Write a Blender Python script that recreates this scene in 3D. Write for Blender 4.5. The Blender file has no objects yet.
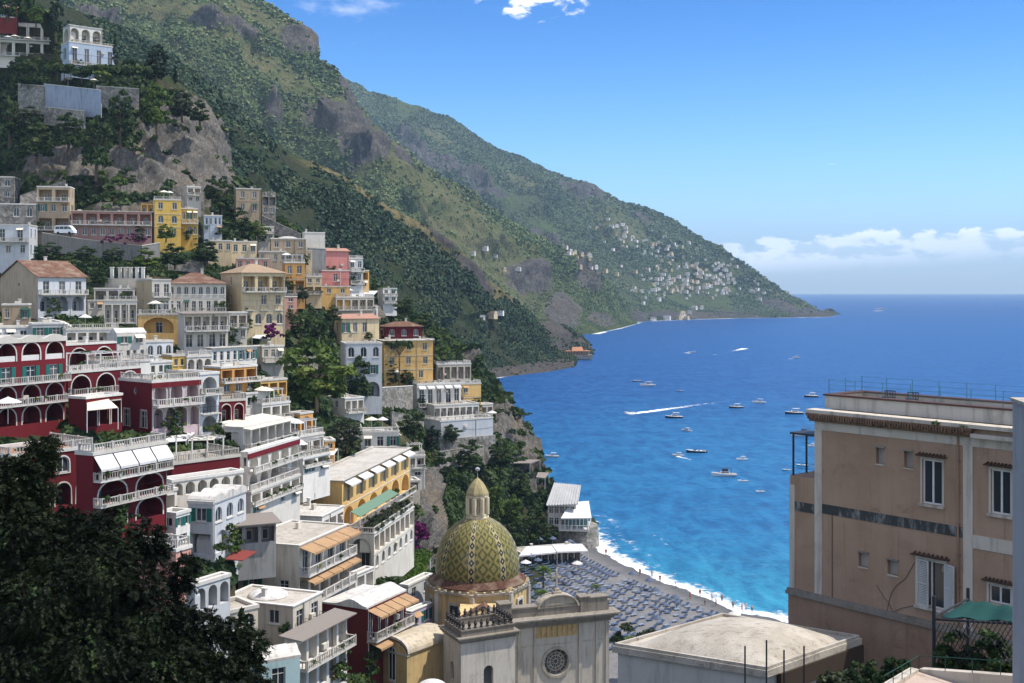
import bpy, bmesh, math, random
import numpy as np
from mathutils import Vector, Matrix
from mathutils.geometry import tessellate_polygon
R = math.radians
S = bpy.context.scene
COL = S.collection
random.seed(7)
RNG = np.random.default_rng(11)

# ------------------------------------------------------------------ camera, sky, sun, exposure
F, HZ, CH = 1138.0, 291.0, 60.0          # focal length in pixels, horizon row, camera height above the sea
cam = bpy.data.objects.new('camera', bpy.data.cameras.new('camera'))
COL.objects.link(cam); S.camera = cam
cam.location = (0, 0, CH); cam.rotation_euler = (R(90), 0, 0)
cam.data.sensor_width = 36; cam.data.lens = F * 36 / 1024
cam.data.shift_y = -(341.5 - HZ) / 1024
cam.data.clip_start = 0.5; cam.data.clip_end = 200000

SUN_EL, SUN_AZ = 60, 90                   # azimuth clockwise from the view direction
S.view_settings.view_transform = 'Standard'; S.view_settings.look = 'None'
S.view_settings.exposure = 0.55; S.view_settings.gamma = 1
S.cycles.use_denoising = True
S.cycles.max_bounces = 5; S.cycles.diffuse_bounces = 2; S.cycles.glossy_bounces = 2
S.cycles.transmission_bounces = 2; S.cycles.volume_bounces = 0; S.cycles.transparent_max_bounces = 6
S.cycles.caustics_reflective = False; S.cycles.caustics_refractive = False

class NT:
    """small helper to write node trees"""
    def __init__(s, tree): s.t = tree
    def n(s, typ, **kw):
        nd = s.t.nodes.new('ShaderNode' + typ)
        for k, v in kw.items():
            if k.startswith('i_'):
                key = k[2:]; key = int(key) if key.isdigit() else key.replace('_', ' ')
                sock = nd.inputs[key]
                if hasattr(v, 'is_output'): s.t.links.new(v, sock)
                else: sock.default_value = v
            else: setattr(nd, k, v)
        return nd
    def link(s, a, b): s.t.links.new(a, b)
    def math(s, op, a, b=None, c=None, clamp=False):
        nd = s.t.nodes.new('ShaderNodeMath'); nd.operation = op; nd.use_clamp = clamp
        for i, v in enumerate((a, b, c)):
            if v is None: continue
            if hasattr(v, 'is_output'): s.t.links.new(v, nd.inputs[i])
            else: nd.inputs[i].default_value = v
        return nd.outputs[0]
    def mix(s, f, a, b, mode='MIX'):
        nd = s.t.nodes.new('ShaderNodeMix'); nd.data_type = 'RGBA'; nd.blend_type = mode
        for i, v in ((0, f), (6, a), (7, b)):
            if hasattr(v, 'is_output'): s.t.links.new(v, nd.inputs[i])
            elif i == 0: nd.inputs[i].default_value = v
            else: nd.inputs[i].default_value = (*v[:3], 1)
        return nd.outputs[2]
    def noise(s, vec, scale, detail=4, rough=.55, dist=0):
        nd = s.n('TexNoise'); s.link(vec, nd.inputs['Vector'])
        nd.inputs['Scale'].default_value = scale; nd.inputs['Detail'].default_value = detail
        nd.inputs['Roughness'].default_value = rough; nd.inputs['Distortion'].default_value = dist
        return nd.outputs[0]
    def ramp(s, f, a, b, lo=0., hi=1.):
        nd = s.n('MapRange'); nd.interpolation_type = 'SMOOTHSTEP'
        s.link(f, nd.inputs[0])
        for i, v in enumerate((a, b, lo, hi)): nd.inputs[i + 1].default_value = v
        return nd.outputs[0]
    def mapping(s, vec, scale):
        nd = s.n('Mapping'); s.link(vec, nd.inputs[0]); nd.inputs['Scale'].default_value = scale
        return nd.outputs[0]

world = bpy.data.worlds.new('World'); S.world = world; world.use_nodes = True
w = NT(world.node_tree); world.node_tree.nodes.clear()
tc = w.n('TexCoord').outputs['Generated']
sp = w.n('SeparateXYZ'); w.link(tc, sp.inputs[0])
zc = w.math('MAXIMUM', sp.outputs[2], 0.004)
cb = w.n('CombineXYZ'); w.link(sp.outputs[0], cb.inputs[0]); w.link(sp.outputs[1], cb.inputs[1]); w.link(zc, cb.inputs[2])
sky = w.n('TexSky'); sky.sky_type = 'NISHITA'; sky.sun_disc = False
sky.sun_elevation = R(SUN_EL); sky.sun_rotation = R(SUN_AZ)
sky.altitude = 60; sky.air_density = 1.0; sky.dust_density = 0.6; sky.ozone_density = 2.5
w.link(cb.outputs[0], sky.inputs[0])
# clouds of the sky: a bank low over the sea, wisps near the crest
az = w.math('ARCTAN2', sp.outputs[0], sp.outputs[1]); el = w.math('ARCSINE', sp.outputs[2])
cv = w.n('CombineXYZ'); w.link(az, cv.inputs[0]); w.link(el, cv.inputs[1])
cvm = w.mapping(cv.outputs[0], (1, 1.9, 1))
n1 = w.noise(cvm, 38, 8, .58, .25)
n2 = w.noise(cvm, 11, 3, .5)
def band(x, c, hw, soft):
    d = w.math('ABSOLUTE', w.math('SUBTRACT', x, c))
    return w.ramp(d, hw, hw + soft, 1., 0.)
def px2az(px): return math.atan((px - 512) / F)
def py2el(py, px=700): return math.atan((HZ - py) / math.hypot(F, px - 512))
tilt = w.math('ADD', el, w.math('MULTIPLY', w.math('SUBTRACT', az, px2az(860)), -.055))
top = w.math('ADD', py2el(238), w.math('MULTIPLY', w.math('SUBTRACT', n2, .5), .05))
over = w.math('SUBTRACT', w.math('ADD', top, w.math('MULTIPLY', w.math('SUBTRACT', n1, .5), .03)), tilt)
edge = w.ramp(over, -.001, .003)                                    # crisp puffy upper rim
foot = w.ramp(tilt, py2el(274), py2el(244), 0., 1.)                  # dissolves downwards
bank = w.math('MULTIPLY', w.math('MULTIPLY', edge, foot), w.ramp(az, px2az(690), px2az(760)))
bank = w.math('MULTIPLY', bank, w.ramp(n1, .4, .54, .15, 1.))
def puff(px, py, hw, hh, lo, hi, mx):
    a = w.math('DIVIDE', w.math('SUBTRACT', az, px2az(px)), hw / F); e = w.math('DIVIDE', w.math('SUBTRACT', el, py2el(py, px)), hh / F)
    d = w.math('SQRT', w.math('ADD', w.math('MULTIPLY', a, a), w.math('MULTIPLY', e, e)))
    m = w.math('SUBTRACT', n1, w.math('MULTIPLY', d, .28))
    return w.ramp(m, lo, hi, 0., mx)
n4 = w.noise(tc, 2.2, 5, .6)
behind = w.ramp(sp.outputs[1], -.05, -.35); overhead = w.ramp(el, .75, 1.05)  # unseen cloud cover behind and overhead, added as neutral fill light
c_all = w.math('MAXIMUM', bank, w.math('MULTIPLY', w.math('MAXIMUM', behind, overhead), w.ramp(n4, .36, .58, 0., .55)))
for a in ((535, -4, 75, 26, .30, .46, .9), (350, 4, 60, 34, .30, .75, .34), (832, 164, 16, 4, .38, .5, .35), (180, -160, 300, 60, .3, .5, .8), (700, -300, 300, 70, .3, .5, .8)):
    c_all = w.math('MAXIMUM', c_all, puff(*a))
hs = w.n('HueSaturation'); hs.inputs['Saturation'].default_value = 1.32; hs.inputs['Hue'].default_value = .487; hs.inputs['Value'].default_value = 1.0
w.link(sky.outputs[0], hs.inputs['Color'])
grade = w.mix(w.ramp(el, 0., .30), (1.02, 1.2, 1.48), (.19, .50, .94))
bluer = w.mix(1.0, hs.outputs[0], grade, 'MULTIPLY')
skyc = w.mix(c_all, bluer, (10.2, 9.8, 9.4))
skyc = w.mix(w.math('MULTIPLY', bank, .9), skyc, (13., 13.2, 13.6))
bg = w.n('Background'); bg.inputs[1].default_value = .125
w.link(skyc, bg.inputs[0])
wo = w.n('OutputWorld'); w.link(bg.outputs[0], wo.inputs[0])

SUN_DIR = Vector((math.sin(R(SUN_AZ)) * math.cos(R(SUN_EL)), math.cos(R(SUN_AZ)) * math.cos(R(SUN_EL)), math.sin(R(SUN_EL))))
sl = bpy.data.lights.new('sun', 'SUN'); sl.energy = 4.2; sl.angle = R(.5); sl.color = (1, .94, .85)
so = bpy.data.objects.new('sun', sl); COL.objects.link(so)
so.rotation_euler = SUN_DIR.to_track_quat('Z', 'Y').to_euler(); so.location = (0, 0, 500)

# ------------------------------------------------------------------ helpers
def P(px, py, Y): return Vector(((px - 512) / F * Y, Y, CH - (py - HZ) / F * Y))
def WY(py): return CH * F / (py - HZ)                       # distance of the sea surface seen at row py
def Wp(px, py, z=0.): 
    Y = (CH - z) * F / (py - HZ); return Vector(((px - 512) / F * Y, Y, z))

def tag(o, label=None, cat=None, group=None, kind=None):
    if label: o['label'] = label
    if cat: o['category'] = cat
    if group: o['group'] = group
    if kind: o['kind'] = kind
    return o
def empty(name, loc=(0, 0, 0), rz=0., parent=None):
    o = bpy.data.objects.new(name, None); COL.objects.link(o)
    o.location = loc; o.rotation_euler = (0, 0, rz); o.empty_display_size = .2
    if parent: o.parent = parent
    return o
def link(name, me, parent=None, loc=None, rot=None, scale=None):
    o = bpy.data.objects.new(name, me); COL.objects.link(o)
    if parent: o.parent = parent
    if loc is not None: o.location = loc
    if rot is not None: o.rotation_euler = rot
    if scale is not None: o.scale = scale
    return o
def copy_tree(o, parent=None):
    c = o.copy(); COL.objects.link(c)
    if parent: c.parent = parent
    for ch in o.children: copy_tree(ch, c)
    return c

class MB:
    def __init__(s): s.v = []; s.f = []; s.m = []
    def poly(s, pts, mi=0):
        i = len(s.v); s.v += [tuple(p) for p in pts]; s.f.append(tuple(range(i, i + len(pts)))); s.m.append(mi)
    def box(s, x0, x1, y0, y1, z0, z1, mi=0):
        i = len(s.v)
        s.v += [(x0, y0, z0), (x1, y0, z0), (x1, y1, z0), (x0, y1, z0), (x0, y0, z1), (x1, y0, z1), (x1, y1, z1), (x0, y1, z1)]
        for f in ((0, 3, 2, 1), (4, 5, 6, 7), (0, 1, 5, 4), (1, 2, 6, 5), (2, 3, 7, 6), (3, 0, 4, 7)):
            s.f.append(tuple(i + k for k in f)); s.m.append(mi)
    def prism(s, base, top, mi=0):
        """closed solid between two rings of the same count"""
        i = len(s.v); n = len(base); s.v += [tuple(p) for p in base] + [tuple(p) for p in top]
        for k in range(n):
            k2 = (k + 1) % n; s.f.append((i + k, i + k2, i + n + k2, i + n + k)); s.m.append(mi)
        s.f.append(tuple(i + k for k in range(n))[::-1]); s.m.append(mi)
        s.f.append(tuple(i + n + k for k in range(n))); s.m.append(mi)
    def tube(s, p0, p1, r, n=6, mi=0, r1=None):
        p0 = Vector(p0); p1 = Vector(p1); d = (p1 - p0)
        if d.length < 1e-6: return
        d.normalize(); a = d.orthogonal().normalized(); b = d.cross(a); r1 = r if r1 is None else r1
        ring = lambda c, rr: [c + (a * math.cos(2 * math.pi * k / n) + b * math.sin(2 * math.pi * k / n)) * rr for k in range(n)]
        s.prism(ring(p0, r), ring(p1, r1), mi)
    def lathe(s, prof, cx=0., cy=0., n=16, mi=0, cap=True, ph=0.):
        i = len(s.v)
        for (r, z) in prof:
            for k in range(n):
                a = 2 * math.pi * k / n + ph; s.v.append((cx + r * math.cos(a), cy + r * math.sin(a), z))
        for j in range(len(prof) - 1):
            for k in range(n):
                k2 = (k + 1) % n
                s.f.append((i + j * n + k, i + j * n + k2, i + (j + 1) * n + k2, i + (j + 1) * n + k)); s.m.append(mi)
        if cap:
            s.f.append(tuple(i + (len(prof) - 1) * n + k for k in range(n))); s.m.append(mi)
    def mesh(s, name, mats, smooth=False):
        me = bpy.data.meshes.new(name); me.from_pydata(s.v, [], s.f)
        if not isinstance(mats, (list, tuple)): mats = [mats]
        for m in mats: me.materials.append(m)
        if len(mats) > 1: me.polygons.foreach_set('material_index', s.m)
        if smooth: me.polygons.foreach_set('use_smooth', [True] * len(s.f))
        me.update(); return me
    def build(s, name, mats, parent=None, smooth=False, loc=None, rot=None):
        return link(name, s.mesh(name, mats, smooth), parent, loc, rot)

# ------------------------------------------------------------------ noise for the terrain
def _hash(i, j, k):
    n = (i * 374761393 + j * 668265263 + k * 2147483647 * 31 + 1274126177) & 0xffffffff
    n = ((n ^ (n >> 13)) * 1274126177) & 0xffffffff
    n = ((n ^ (n >> 15)) * 2246822519) & 0xffffffff
    return ((n ^ (n >> 16)) & 0xffff) / 65535.0
def vnoise(p):
    p = np.asarray(p, float); i = np.floor(p).astype(np.int64); f = p - i; f = f * f * (3 - 2 * f)
    r = 0
    for dx in (0, 1):
        for dy in (0, 1):
            for dz in (0, 1):
                wgt = (f[..., 0] if dx else 1 - f[..., 0]) * (f[..., 1] if dy else 1 - f[..., 1]) * (f[..., 2] if dz else 1 - f[..., 2])
                r = r + wgt * _hash(i[..., 0] + dx, i[..., 1] + dy, i[..., 2] + dz)
    return r * 2 - 1
def fbm(p, o=4, rough=.5):
    p = np.asarray(p, float); a = 1.; t = 0.; s = 0.
    for _ in range(o):
        s = s + a * vnoise(p); t += a; a *= rough; p = p * 2.03 + 17.3
    return s / t
def ridged(p, o=4):
    p = np.asarray(p, float); a = 1.; t = 0.; s = 0.
    for _ in range(o):
        s = s + a * (1 - 2 * np.abs(vnoise(p))); t += a; a *= .5; p = p * 2.1 + 9.1
    return s / t

def np_mesh(name, verts, quads, mat, attrs=None, smooth=True):
    me = bpy.data.meshes.new(name); nv, nq = len(verts), len(quads); kk = quads.shape[1]
    me.vertices.add(nv); me.vertices.foreach_set('co', np.ascontiguousarray(verts, np.float32).ravel())
    me.loops.add(nq * kk); me.loops.foreach_set('vertex_index', np.ascontiguousarray(quads, np.int32).ravel())
    me.polygons.add(nq); me.polygons.foreach_set('loop_start', np.arange(0, nq * kk, kk, dtype=np.int32))
    try: me.polygons.foreach_set('loop_total', np.full(nq, kk, np.int32))
    except Exception: pass
    if smooth: me.polygons.foreach_set('use_smooth', np.ones(nq, bool))
    for k, a in (attrs or {}).items():
        at = me.attributes.new(k, 'FLOAT', 'POINT'); at.data.foreach_set('value', np.ascontiguousarray(a, np.float32))
    me.materials.append(mat); me.update(calc_edges=True); me.validate()
    return me

# ------------------------------------------------------------------ materials
MATS = {}
def newmat(name):
    m = bpy.data.materials.new(name); m.use_nodes = True; m.node_tree.nodes.clear(); t = NT(m.node_tree)
    b = t.n('BsdfPrincipled'); o = t.n('OutputMaterial'); t.link(b.outputs[0], o.inputs[0])
    return m, t, b
def stucco(name, col, dirt=.35, rough=.85, bump=.25, spec=.2, big=.35):
    if name in MATS: return MATS[name]
    m, t, b = newmat(name); oc = t.n('TexCoord').outputs['Object']
    n1 = t.noise(oc, .35, 5, .6); n2 = t.noise(t.mapping(oc, (1.6, 1.6, .18)), 1.2, 4, .6); n3 = t.noise(oc, 9, 3, .6)
    c = t.mix(t.ramp(n1, .35, .7, 0., big), col, (col[0] * .72, col[1] * .69, col[2] * .62))
    c = t.mix(t.ramp(n2, .47, .72, 0., min(.9, dirt * 1.7)), c, tuple(x * .48 + .012 for x in col)); n5 = t.noise(oc, .9, 6, .7, .8); c = t.mix(t.ramp(n5, .55, .7, 0., min(.8, dirt * 1.2)), c, (col[0] * .62, col[1] * .6, col[2] * .55))
    c = t.mix(t.ramp(n3, .3, .75, 0., .2), c, tuple(min(1, x * 1.12) for x in col))
    rnd = t.n('ObjectInfo').outputs['Random']; c = t.mix(1., c, t.mix(rnd, (.86, .83, .78), (1.1, 1.1, 1.1)), 'MULTIPLY')     # every house has its own age
    t.link(c, b.inputs['Base Color']); b.inputs['Roughness'].default_value = rough; b.inputs['Specular IOR Level'].default_value = spec
    bp = t.n('Bump'); bp.inputs['Strength'].default_value = bump; bp.inputs['Distance'].default_value = .03; t.link(n3, bp.inputs['Height']); t.link(bp.outputs[0], b.inputs['Normal'])
    MATS[name] = m; return m
def plain(name, col, rough=.6, metal=0., spec=.3, var=.25, sc=3.):
    if name in MATS: return MATS[name]
    m, t, b = newmat(name); oc = t.n('TexCoord').outputs['Object']
    c = t.mix(t.ramp(t.noise(oc, sc, 3), .3, .7, 0., var), col, tuple(x * .6 for x in col))
    t.link(c, b.inputs['Base Color']); b.inputs['Roughness'].default_value = rough; b.inputs['Metallic'].default_value = metal; b.inputs['Specular IOR Level'].default_value = spec
    MATS[name] = m; return m
def glass(name='window_glass', col=(.025, .032, .04)):
    if name in MATS: return MATS[name]
    m, t, b = newmat(name); oc = t.n('TexCoord').outputs['Object']
    inf = t.n('ObjectInfo').outputs['Random']
    c = t.mix(t.ramp(inf, .55, .95, 0., .35), col, (.25, .25, .24))
    t.link(c, b.inputs['Base Color']); b.inputs['Roughness'].default_value = .08; b.inputs['Specular IOR Level'].default_value = .5
    MATS[name] = m; return m
def tiles(name='roof_tiles', c1=(.22, .115, .075), c2=(.1, .058, .042), sc=1.):
    if name in MATS: return MATS[name]
    m, t, b = newmat(name); oc = t.n('TexCoord').outputs['Object']
    wv = t.n('TexWave'); wv.wave_type = 'BANDS'; wv.bands_direction = 'X'; wv.inputs['Scale'].default_value = 1.3 * sc; wv.inputs['Distortion'].default_value = .6; t.link(oc, wv.inputs[0])
    nz = t.noise(oc, 2.2, 6, .7); n2 = t.noise(oc, .4, 3)
    c = t.mix(t.ramp(nz, .35, .68), c1, c2); c = t.mix(t.ramp(n2, .45, .7, 0., .6), c, (.32, .25, .18))
    t.link(c, b.inputs['Base Color']); b.inputs['Roughness'].default_value = .9; b.inputs['Specular IOR Level'].default_value = .1
    bp = t.n('Bump'); bp.inputs['Strength'].default_value = .9; bp.inputs['Distance'].default_value = .08; t.link(wv.outputs[1], bp.inputs['Height']); t.link(bp.outputs[0], b.inputs['Normal'])
    MATS[name] = m; return m
def stone(name='stone_wall', col=(.26, .24, .21), sc=1.6):
    if name in MATS: return MATS[name]
    m, t, b = newmat(name); oc = t.n('TexCoord').outputs['Object']
    vo = t.n('TexVoronoi'); vo.feature = 'F1'; vo.inputs['Scale'].default_value = sc; t.link(oc, vo.inputs[0])
    sx = t.n('SeparateColor'); t.link(vo.outputs['Color'], sx.inputs[0])
    nz = t.noise(oc, .5, 6, .65)
    c = t.mix(sx.outputs[0], tuple(x * .6 for x in col), tuple(x * 1.3 for x in col)); c = t.mix(t.ramp(nz, .45, .7, 0., .75), c, (.1, .1, .075))
    t.link(c, b.inputs['Base Color']); b.inputs['Roughness'].default_value = .95; b.inputs['Specular IOR Level'].default_value = .1
    bp = t.n('Bump'); bp.inputs['Strength'].default_value = .8; bp.inputs['Distance'].default_value = .1; t.link(vo.outputs['Distance'], bp.inputs['Height']); t.link(bp.outputs[0], b.inputs['Normal'])
    MATS[name] = m; return m
def leafmat(name, a, b_, c_=None, rough=.6, tint_attr=True, trans=.25):
    """foliage: colour differs from clump to clump by the 'tint' attribute and from plant to plant"""
    if name in MATS: return MATS[name]
    m, t, b = newmat(name)
    at = t.n('Attribute'); at.attribute_name = 'tint'
    ri = t.n('ObjectInfo').outputs['Random']
    f = t.math('ADD', t.math('MULTIPLY', at.outputs['Fac'], .75), t.math('MULTIPLY', ri, .25))
    c = t.mix(t.ramp(f, .1, .7), a, b_)
    if c_: c = t.mix(t.ramp(f, .72, .95), c, c_)
    t.link(c, b.inputs['Base Color']); b.inputs['Roughness'].default_value = rough; b.inputs['Specular IOR Level'].default_value = .15
    if trans:
        tr = t.n('BsdfTranslucent'); t.link(t.mix(1., c, (1.2, 1.25, .6), 'MULTIPLY'), tr.inputs[0])
        mx = t.n('MixShader'); mx.inputs[0].default_value = trans; t.link(b.outputs[0], mx.inputs[1]); t.link(tr.outputs[0], mx.inputs[2])
        o = [n for n in m.node_tree.nodes if n.type == 'OUTPUT_MATERIAL'][0]; t.link(mx.outputs[0], o.inputs[0])
    MATS[name] = m; return m

def terrainmat(name, soil, grass, dry, rock1, rock2, sc):
    m, t, b = newmat(name); g = t.n('NewGeometry'); pos = g.outputs['Position']
    def attr(nm):
        a = t.n('Attribute'); a.attribute_name = nm; return a.outputs['Fac']
    n1 = t.noise(pos, sc, 6, .6); n2 = t.noise(pos, sc * 5, 6, .65); n3 = t.noise(t.mapping(pos, (1, 1, .35)), sc * 9, 6, .7)
    c = t.mix(t.ramp(n1, .38, .62), soil, grass)
    c = t.mix(t.math('MULTIPLY', attr('dry'), t.ramp(n2, .3, .6), clamp=True), c, dry)
    vst = t.noise(t.mapping(pos, (1, 1, .22)), sc * 3.1, 5, .65, .6)
    rk = t.mix(t.ramp(n3, .3, .68), rock1, rock2)
    rk = t.mix(t.ramp(vst, .42, .62, 0., .7), rk, tuple(x * .42 for x in rock1))
    vo = t.n('TexVoronoi'); vo.feature = 'DISTANCE_TO_EDGE'; vo.inputs['Scale'].default_value = sc * 7; t.link(t.mix(.35, t.mapping(pos, (1, 1, .45)), t.n('TexNoise', i_Vector=pos, i_Scale=sc * 4).outputs[1], 'LINEAR_LIGHT') if False else t.mapping(pos, (1, 1, .45)), vo.inputs[0])
    rk = t.mix(t.ramp(vo.outputs[0], .0, .16, .75, 0.), rk, tuple(x * .3 for x in rock1)); rk = t.mix(t.ramp(n1, .48, .7, 0., .5), rk, (rock1[0] * 1.1, rock1[1] * .85, rock1[2] * .55))
    fn_ = t.noise(t.mapping(pos, (1, 1, .5)), sc * 42, 5, .75); rk = t.mix(t.ramp(fn_, .4, .6, 0., .6), rk, tuple(x * .5 for x in rock1)); rk = t.mix(t.ramp(fn_, .5, .32, 0., .4), rk, tuple(min(1, x * 1.5) for x in rock1))
    c = t.mix(t.ramp(fn_, .45, .62, 0., .5), c, tuple(x * .45 for x in grass))
    rm = t.math('ADD', attr('rock'), t.math('MULTIPLY', t.math('SUBTRACT', n2, .5), 1.3))
    c = t.mix(t.ramp(rm, .4, .62), c, rk)
    t.link(c, b.inputs['Base Color']); b.inputs['Roughness'].default_value = .95; b.inputs['Specular IOR Level'].default_value = .05
    bp = t.n('Bump'); bp.inputs['Strength'].default_value = .9; bp.inputs['Distance'].default_value = .12 / sc; t.link(t.math('ADD', t.math('ADD', n3, vst), t.math('MULTIPLY', fn_, .5)), bp.inputs['Height']); t.link(bp.outputs[0], b.inputs['Normal'])
    return m

WHITE = stucco('white_plaster', (.66, .635, .58), .22)
COOLW = stucco('bluish_white_plaster', (0.516, 0.542, 0.568), .2)
CREAM = stucco('cream_plaster', (.64, .52, .33), .35)
PALE = stucco('pale_grey_plaster', (.58, .535, .45), .4)
YELL = stucco('yellow_plaster', (0.619, 0.404, 0.095), .3)
BUFF = stucco('buff_yellow_plaster', (0.636, 0.413, 0.155), .3)
ORNG = stucco('orange_plaster', (0.585, 0.310, 0.103), .3)
PINK = stucco('pink_plaster', (.55, .22, .19), .3)
ROSE = stucco('dusty_rose_plaster', (.42, .25, .22), .4)
SALM = stucco('salmon_plaster', (0.533, 0.284, 0.224), .35)
REDD = stucco('dark_red_plaster', (.135, .011, .016), .25)
MARO = stucco('maroon_plaster', (.125, .018, .016), .3)
BEIG = stucco('beige_plaster', (0.413, 0.327, 0.228), .45)
LILA = stucco('lilac_plaster', (0.430, 0.378, 0.533), .3)
GREY = stucco('grey_cement', (0.258, 0.258, 0.249), .5)
LBLU = stucco('light_blue_plaster', (0.387, 0.464, 0.568), .25)
ROOFW = stucco('whitewashed_roof', (0.550, 0.533, 0.499), .5, big=.7)
ROOFG = stucco('grey_roof_screed', (0.430, 0.396, 0.344), .5, big=.6)
TERRA = stucco('terracotta_floor', (0.361, 0.172, 0.103), .3)
TRIM = stucco('white_trim', (0.585, 0.568, 0.525), .2)
TILE = tiles(); STONE = stone(); PANE = glass()
FRAMEW = plain('white_paint', (.62, .6, .56), .5); SHUT = plain('green_shutter_paint', (.02, .14, .11), .5); DOOR = plain('brown_wood', (.1, .045, .02), .6)
DARKG = plain('dark_green_paint', (.012, .05, .035), .6); IRON = plain('dark_iron', (.03, .03, .032), .5)
AWNW = plain('white_canvas', (.6, .59, .57), .8, var=.3, sc=.8); AWNB = plain('tan_canvas', (.38, .235, .12), .85, var=.5, sc=.7); AWNR = plain('red_canvas', (.2, .04, .03), .85)
AWNG = plain('dark_green_canvas', (.02, .06, .05), .85); AWNC = plain('cream_canvas', (.66, .6, .48), .85); AWNY = plain('grey_brown_mat', (.22, .19, .16), .9)
GREYR = stucco('grey_balustrade', (.44, .42, .39), .5); RAILW = stucco('aged_white_balustrade', (.54, .52, .48), .4)
HAZE = 0.00007
# ------------------------------------------------------------------ the town slope: distance of the hillside along each sight line
_CT = np.array([
 (-200,0,380),(0,0,375),(100,30,362),(0,100,372),(100,90,350),(160,90,362),(230,160,378),(250,190,372),(-200,120,360),
 (0,200,325),(100,200,325),(200,200,345),(-200,200,310),(-200,300,260),(-200,440,120),(-200,560,90),(-200,740,70),
 (0,260,297),(100,260,300),(200,260,312),(300,262,340),(355,265,355),(390,300,365),
 (0,300,270),(100,318,250),(200,320,252),(255,322,272),(300,335,285),(400,335,345),(440,330,360),(470,370,350),
 (0,340,195),(100,345,198),(200,360,212),(280,380,240),(350,400,275),(430,400,318),(490,410,335),
 (0,440,132),(100,440,140),(200,432,155),(300,440,188),(360,450,225),(420,470,255),(480,450,300),(520,430,330),
 (0,520,108),(100,525,112),(180,515,128),(240,500,145),(290,500,160),(342,530,182),(420,560,195),(500,520,280),(545,480,312),(575,525,287),(555,545,294),(590,540,290),
 (0,600,92),(130,600,105),(230,560,125),(300,600,136),(400,600,165),(450,600,195),(500,575,265),
 (130,683,88),(250,690,102),(330,670,126),(400,680,140),(400,740,132),(250,740,95)], float)
def _tps():
    x = _CT[:, :2] / 100; n = len(x); d = np.linalg.norm(x[:, None] - x[None], axis=2)
    K = np.where(d > 0, d * d * np.log(d + 1e-12), 0) + np.eye(n) * .02
    Q = np.hstack([np.ones((n, 1)), x]); A = np.block([[K, Q], [Q.T, np.zeros((3, 3))]])
    return x, np.linalg.solve(A, np.concatenate([np.log(_CT[:, 2]), np.zeros(3)]))
_TX, _TW = _tps()
def Dn(px, py):
    q = np.stack(np.broadcast_arrays(np.asarray(px, float), np.asarray(py, float)), -1) / 100
    d = np.linalg.norm(q[..., None, :] - _TX, axis=-1)
    v = (np.where(d > 0, d * d * np.log(d + 1e-12), 0) @ _TW[:-3]) + _TW[-3] + q @ _TW[-2:]
    return np.clip(np.exp(v), 60, 400)
def D(px, py): return float(Dn(px, py))

# ------------------------------------------------------------------ the houses of the town (where they stand, size and look)
HS = []
LRED = stucco('lilac_rose_plaster', (.46, .36, .38), .3)
def h(name, label, l, c, r, yt, yb, th, wall, floors='', end='', roof='flat', **kw):
    HS.append(dict(name=name, label=label, l=l, c=c, r=r, yt=yt, yb=yb, th=th, wall=wall, floors=floors, end=end, roof=roof, **kw))

# upper slope
h('house', 'maroon house with tiled roof at the very top of the slope above the hotel terraces', -20,-20,17,6,20,75, MARO,'w4','', 'gable')
h('hotel_building', 'white terraced hotel building with deep shaded terraces high on the slope', -30,-30,56,20,54,75, WHITE,'o6b|o6b','', 'flat', W=9)
h('villa', 'pale blue villa with a white arched loggia on its top storey high above the cliff', 66,69,116,41,64,52, LBLU,'d4b','w1','flat', rail=1, tier=(0.02,.72,.1,.9,18/23, WHITE,'a3','a1'))
h('house', 'grey stone house with two wide arched windows beside the coast road', -30,-30,36,203,236,80, STONE,'v5|-','', 'flat', W=8)
h('house', 'brownish terraced house with white railings under the cliff', 37,37,70,186,230,80, BEIG,'o2b|w3|o2b','', 'flat', W=6)
h('house', 'bluish white house with balcony below the coast road at the edge of the photo', -25,-25,29,224,258,82, COOLW,'d3b|w4','', 'flat', side='w2|w2', W=8)
h('villa', 'long dusty rose villa of two storeys with loggias beside the coast road', 71,71,152,210,238,76, ROSE,'o6b|v9','', 'flat', W=9, over=1)
h('house', 'bright yellow tall house beside the dusty rose villa', 154,154,181,199,239,70, YELL,'w2|v2|w2','', 'flat', rail=1)
h('house', 'bright yellow lower house with white windows next to the tall yellow one', 181,181,198,208,238,70, YELL,'w3b|v3','', 'flat')
h('house', 'yellow roof pavilion with pergola joined to the tall yellow house', 141,141,154,203,214,70, BUFF,'o2','', 'mat')
h('house', 'small white house with canopies clinging to the cliff above the yellow houses', 187,187,201,186,203,60, WHITE,'o2b|w2','', 'flat')
h('house', 'small blue and white house with tall windows below the cliff foot', 204,204,222,215,233,70, LBLU,'d4|w3','', 'flat')
h('house', 'cream cottage with small windows among trees under the ridge', 231,231,257,241,256,70, CREAM,'w3','', 'flat')
h('house', 'square stone coloured house standing alone on the ridge against the dark hill', 236,236,261,188,214,72, BEIG,'w2|w2','', 'flat', W=8)
h('ruin', 'roofless grey stone ruin beside the lone ridge house', 262,262,276,195,216,70, STONE,'o2|w2','', 'open')
h('house', 'beige flat roofed block with a low white dome on its roof', 271,271,306,238,263,76, BEIG,'w3|w3','', 'dome', W=9)
h('house', 'beige annex with shallow roof below the domed beige block', 259,259,286,251,264,76, BEIG,'w4','', 'flat')
h('house', 'cream annex below the domed beige block with a row of windows', 287,287,312,250,264,76, CREAM,'w4','', 'flat')
h('house', 'pale pink low house with small windows above the cream palazzo', 236,236,269,258,272,76, SALM,'w4','', 'flat')
h('house', 'blank white house wall above the tall grey retaining wall', 304,304,325,232,268,72, WHITE,'-','', 'flat')
h('house', 'orange house between the cream palazzo and the pink houses', 284,284,305,262,294,72, ORNG,'w2|o2b','', 'flat', rail=1)
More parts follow.
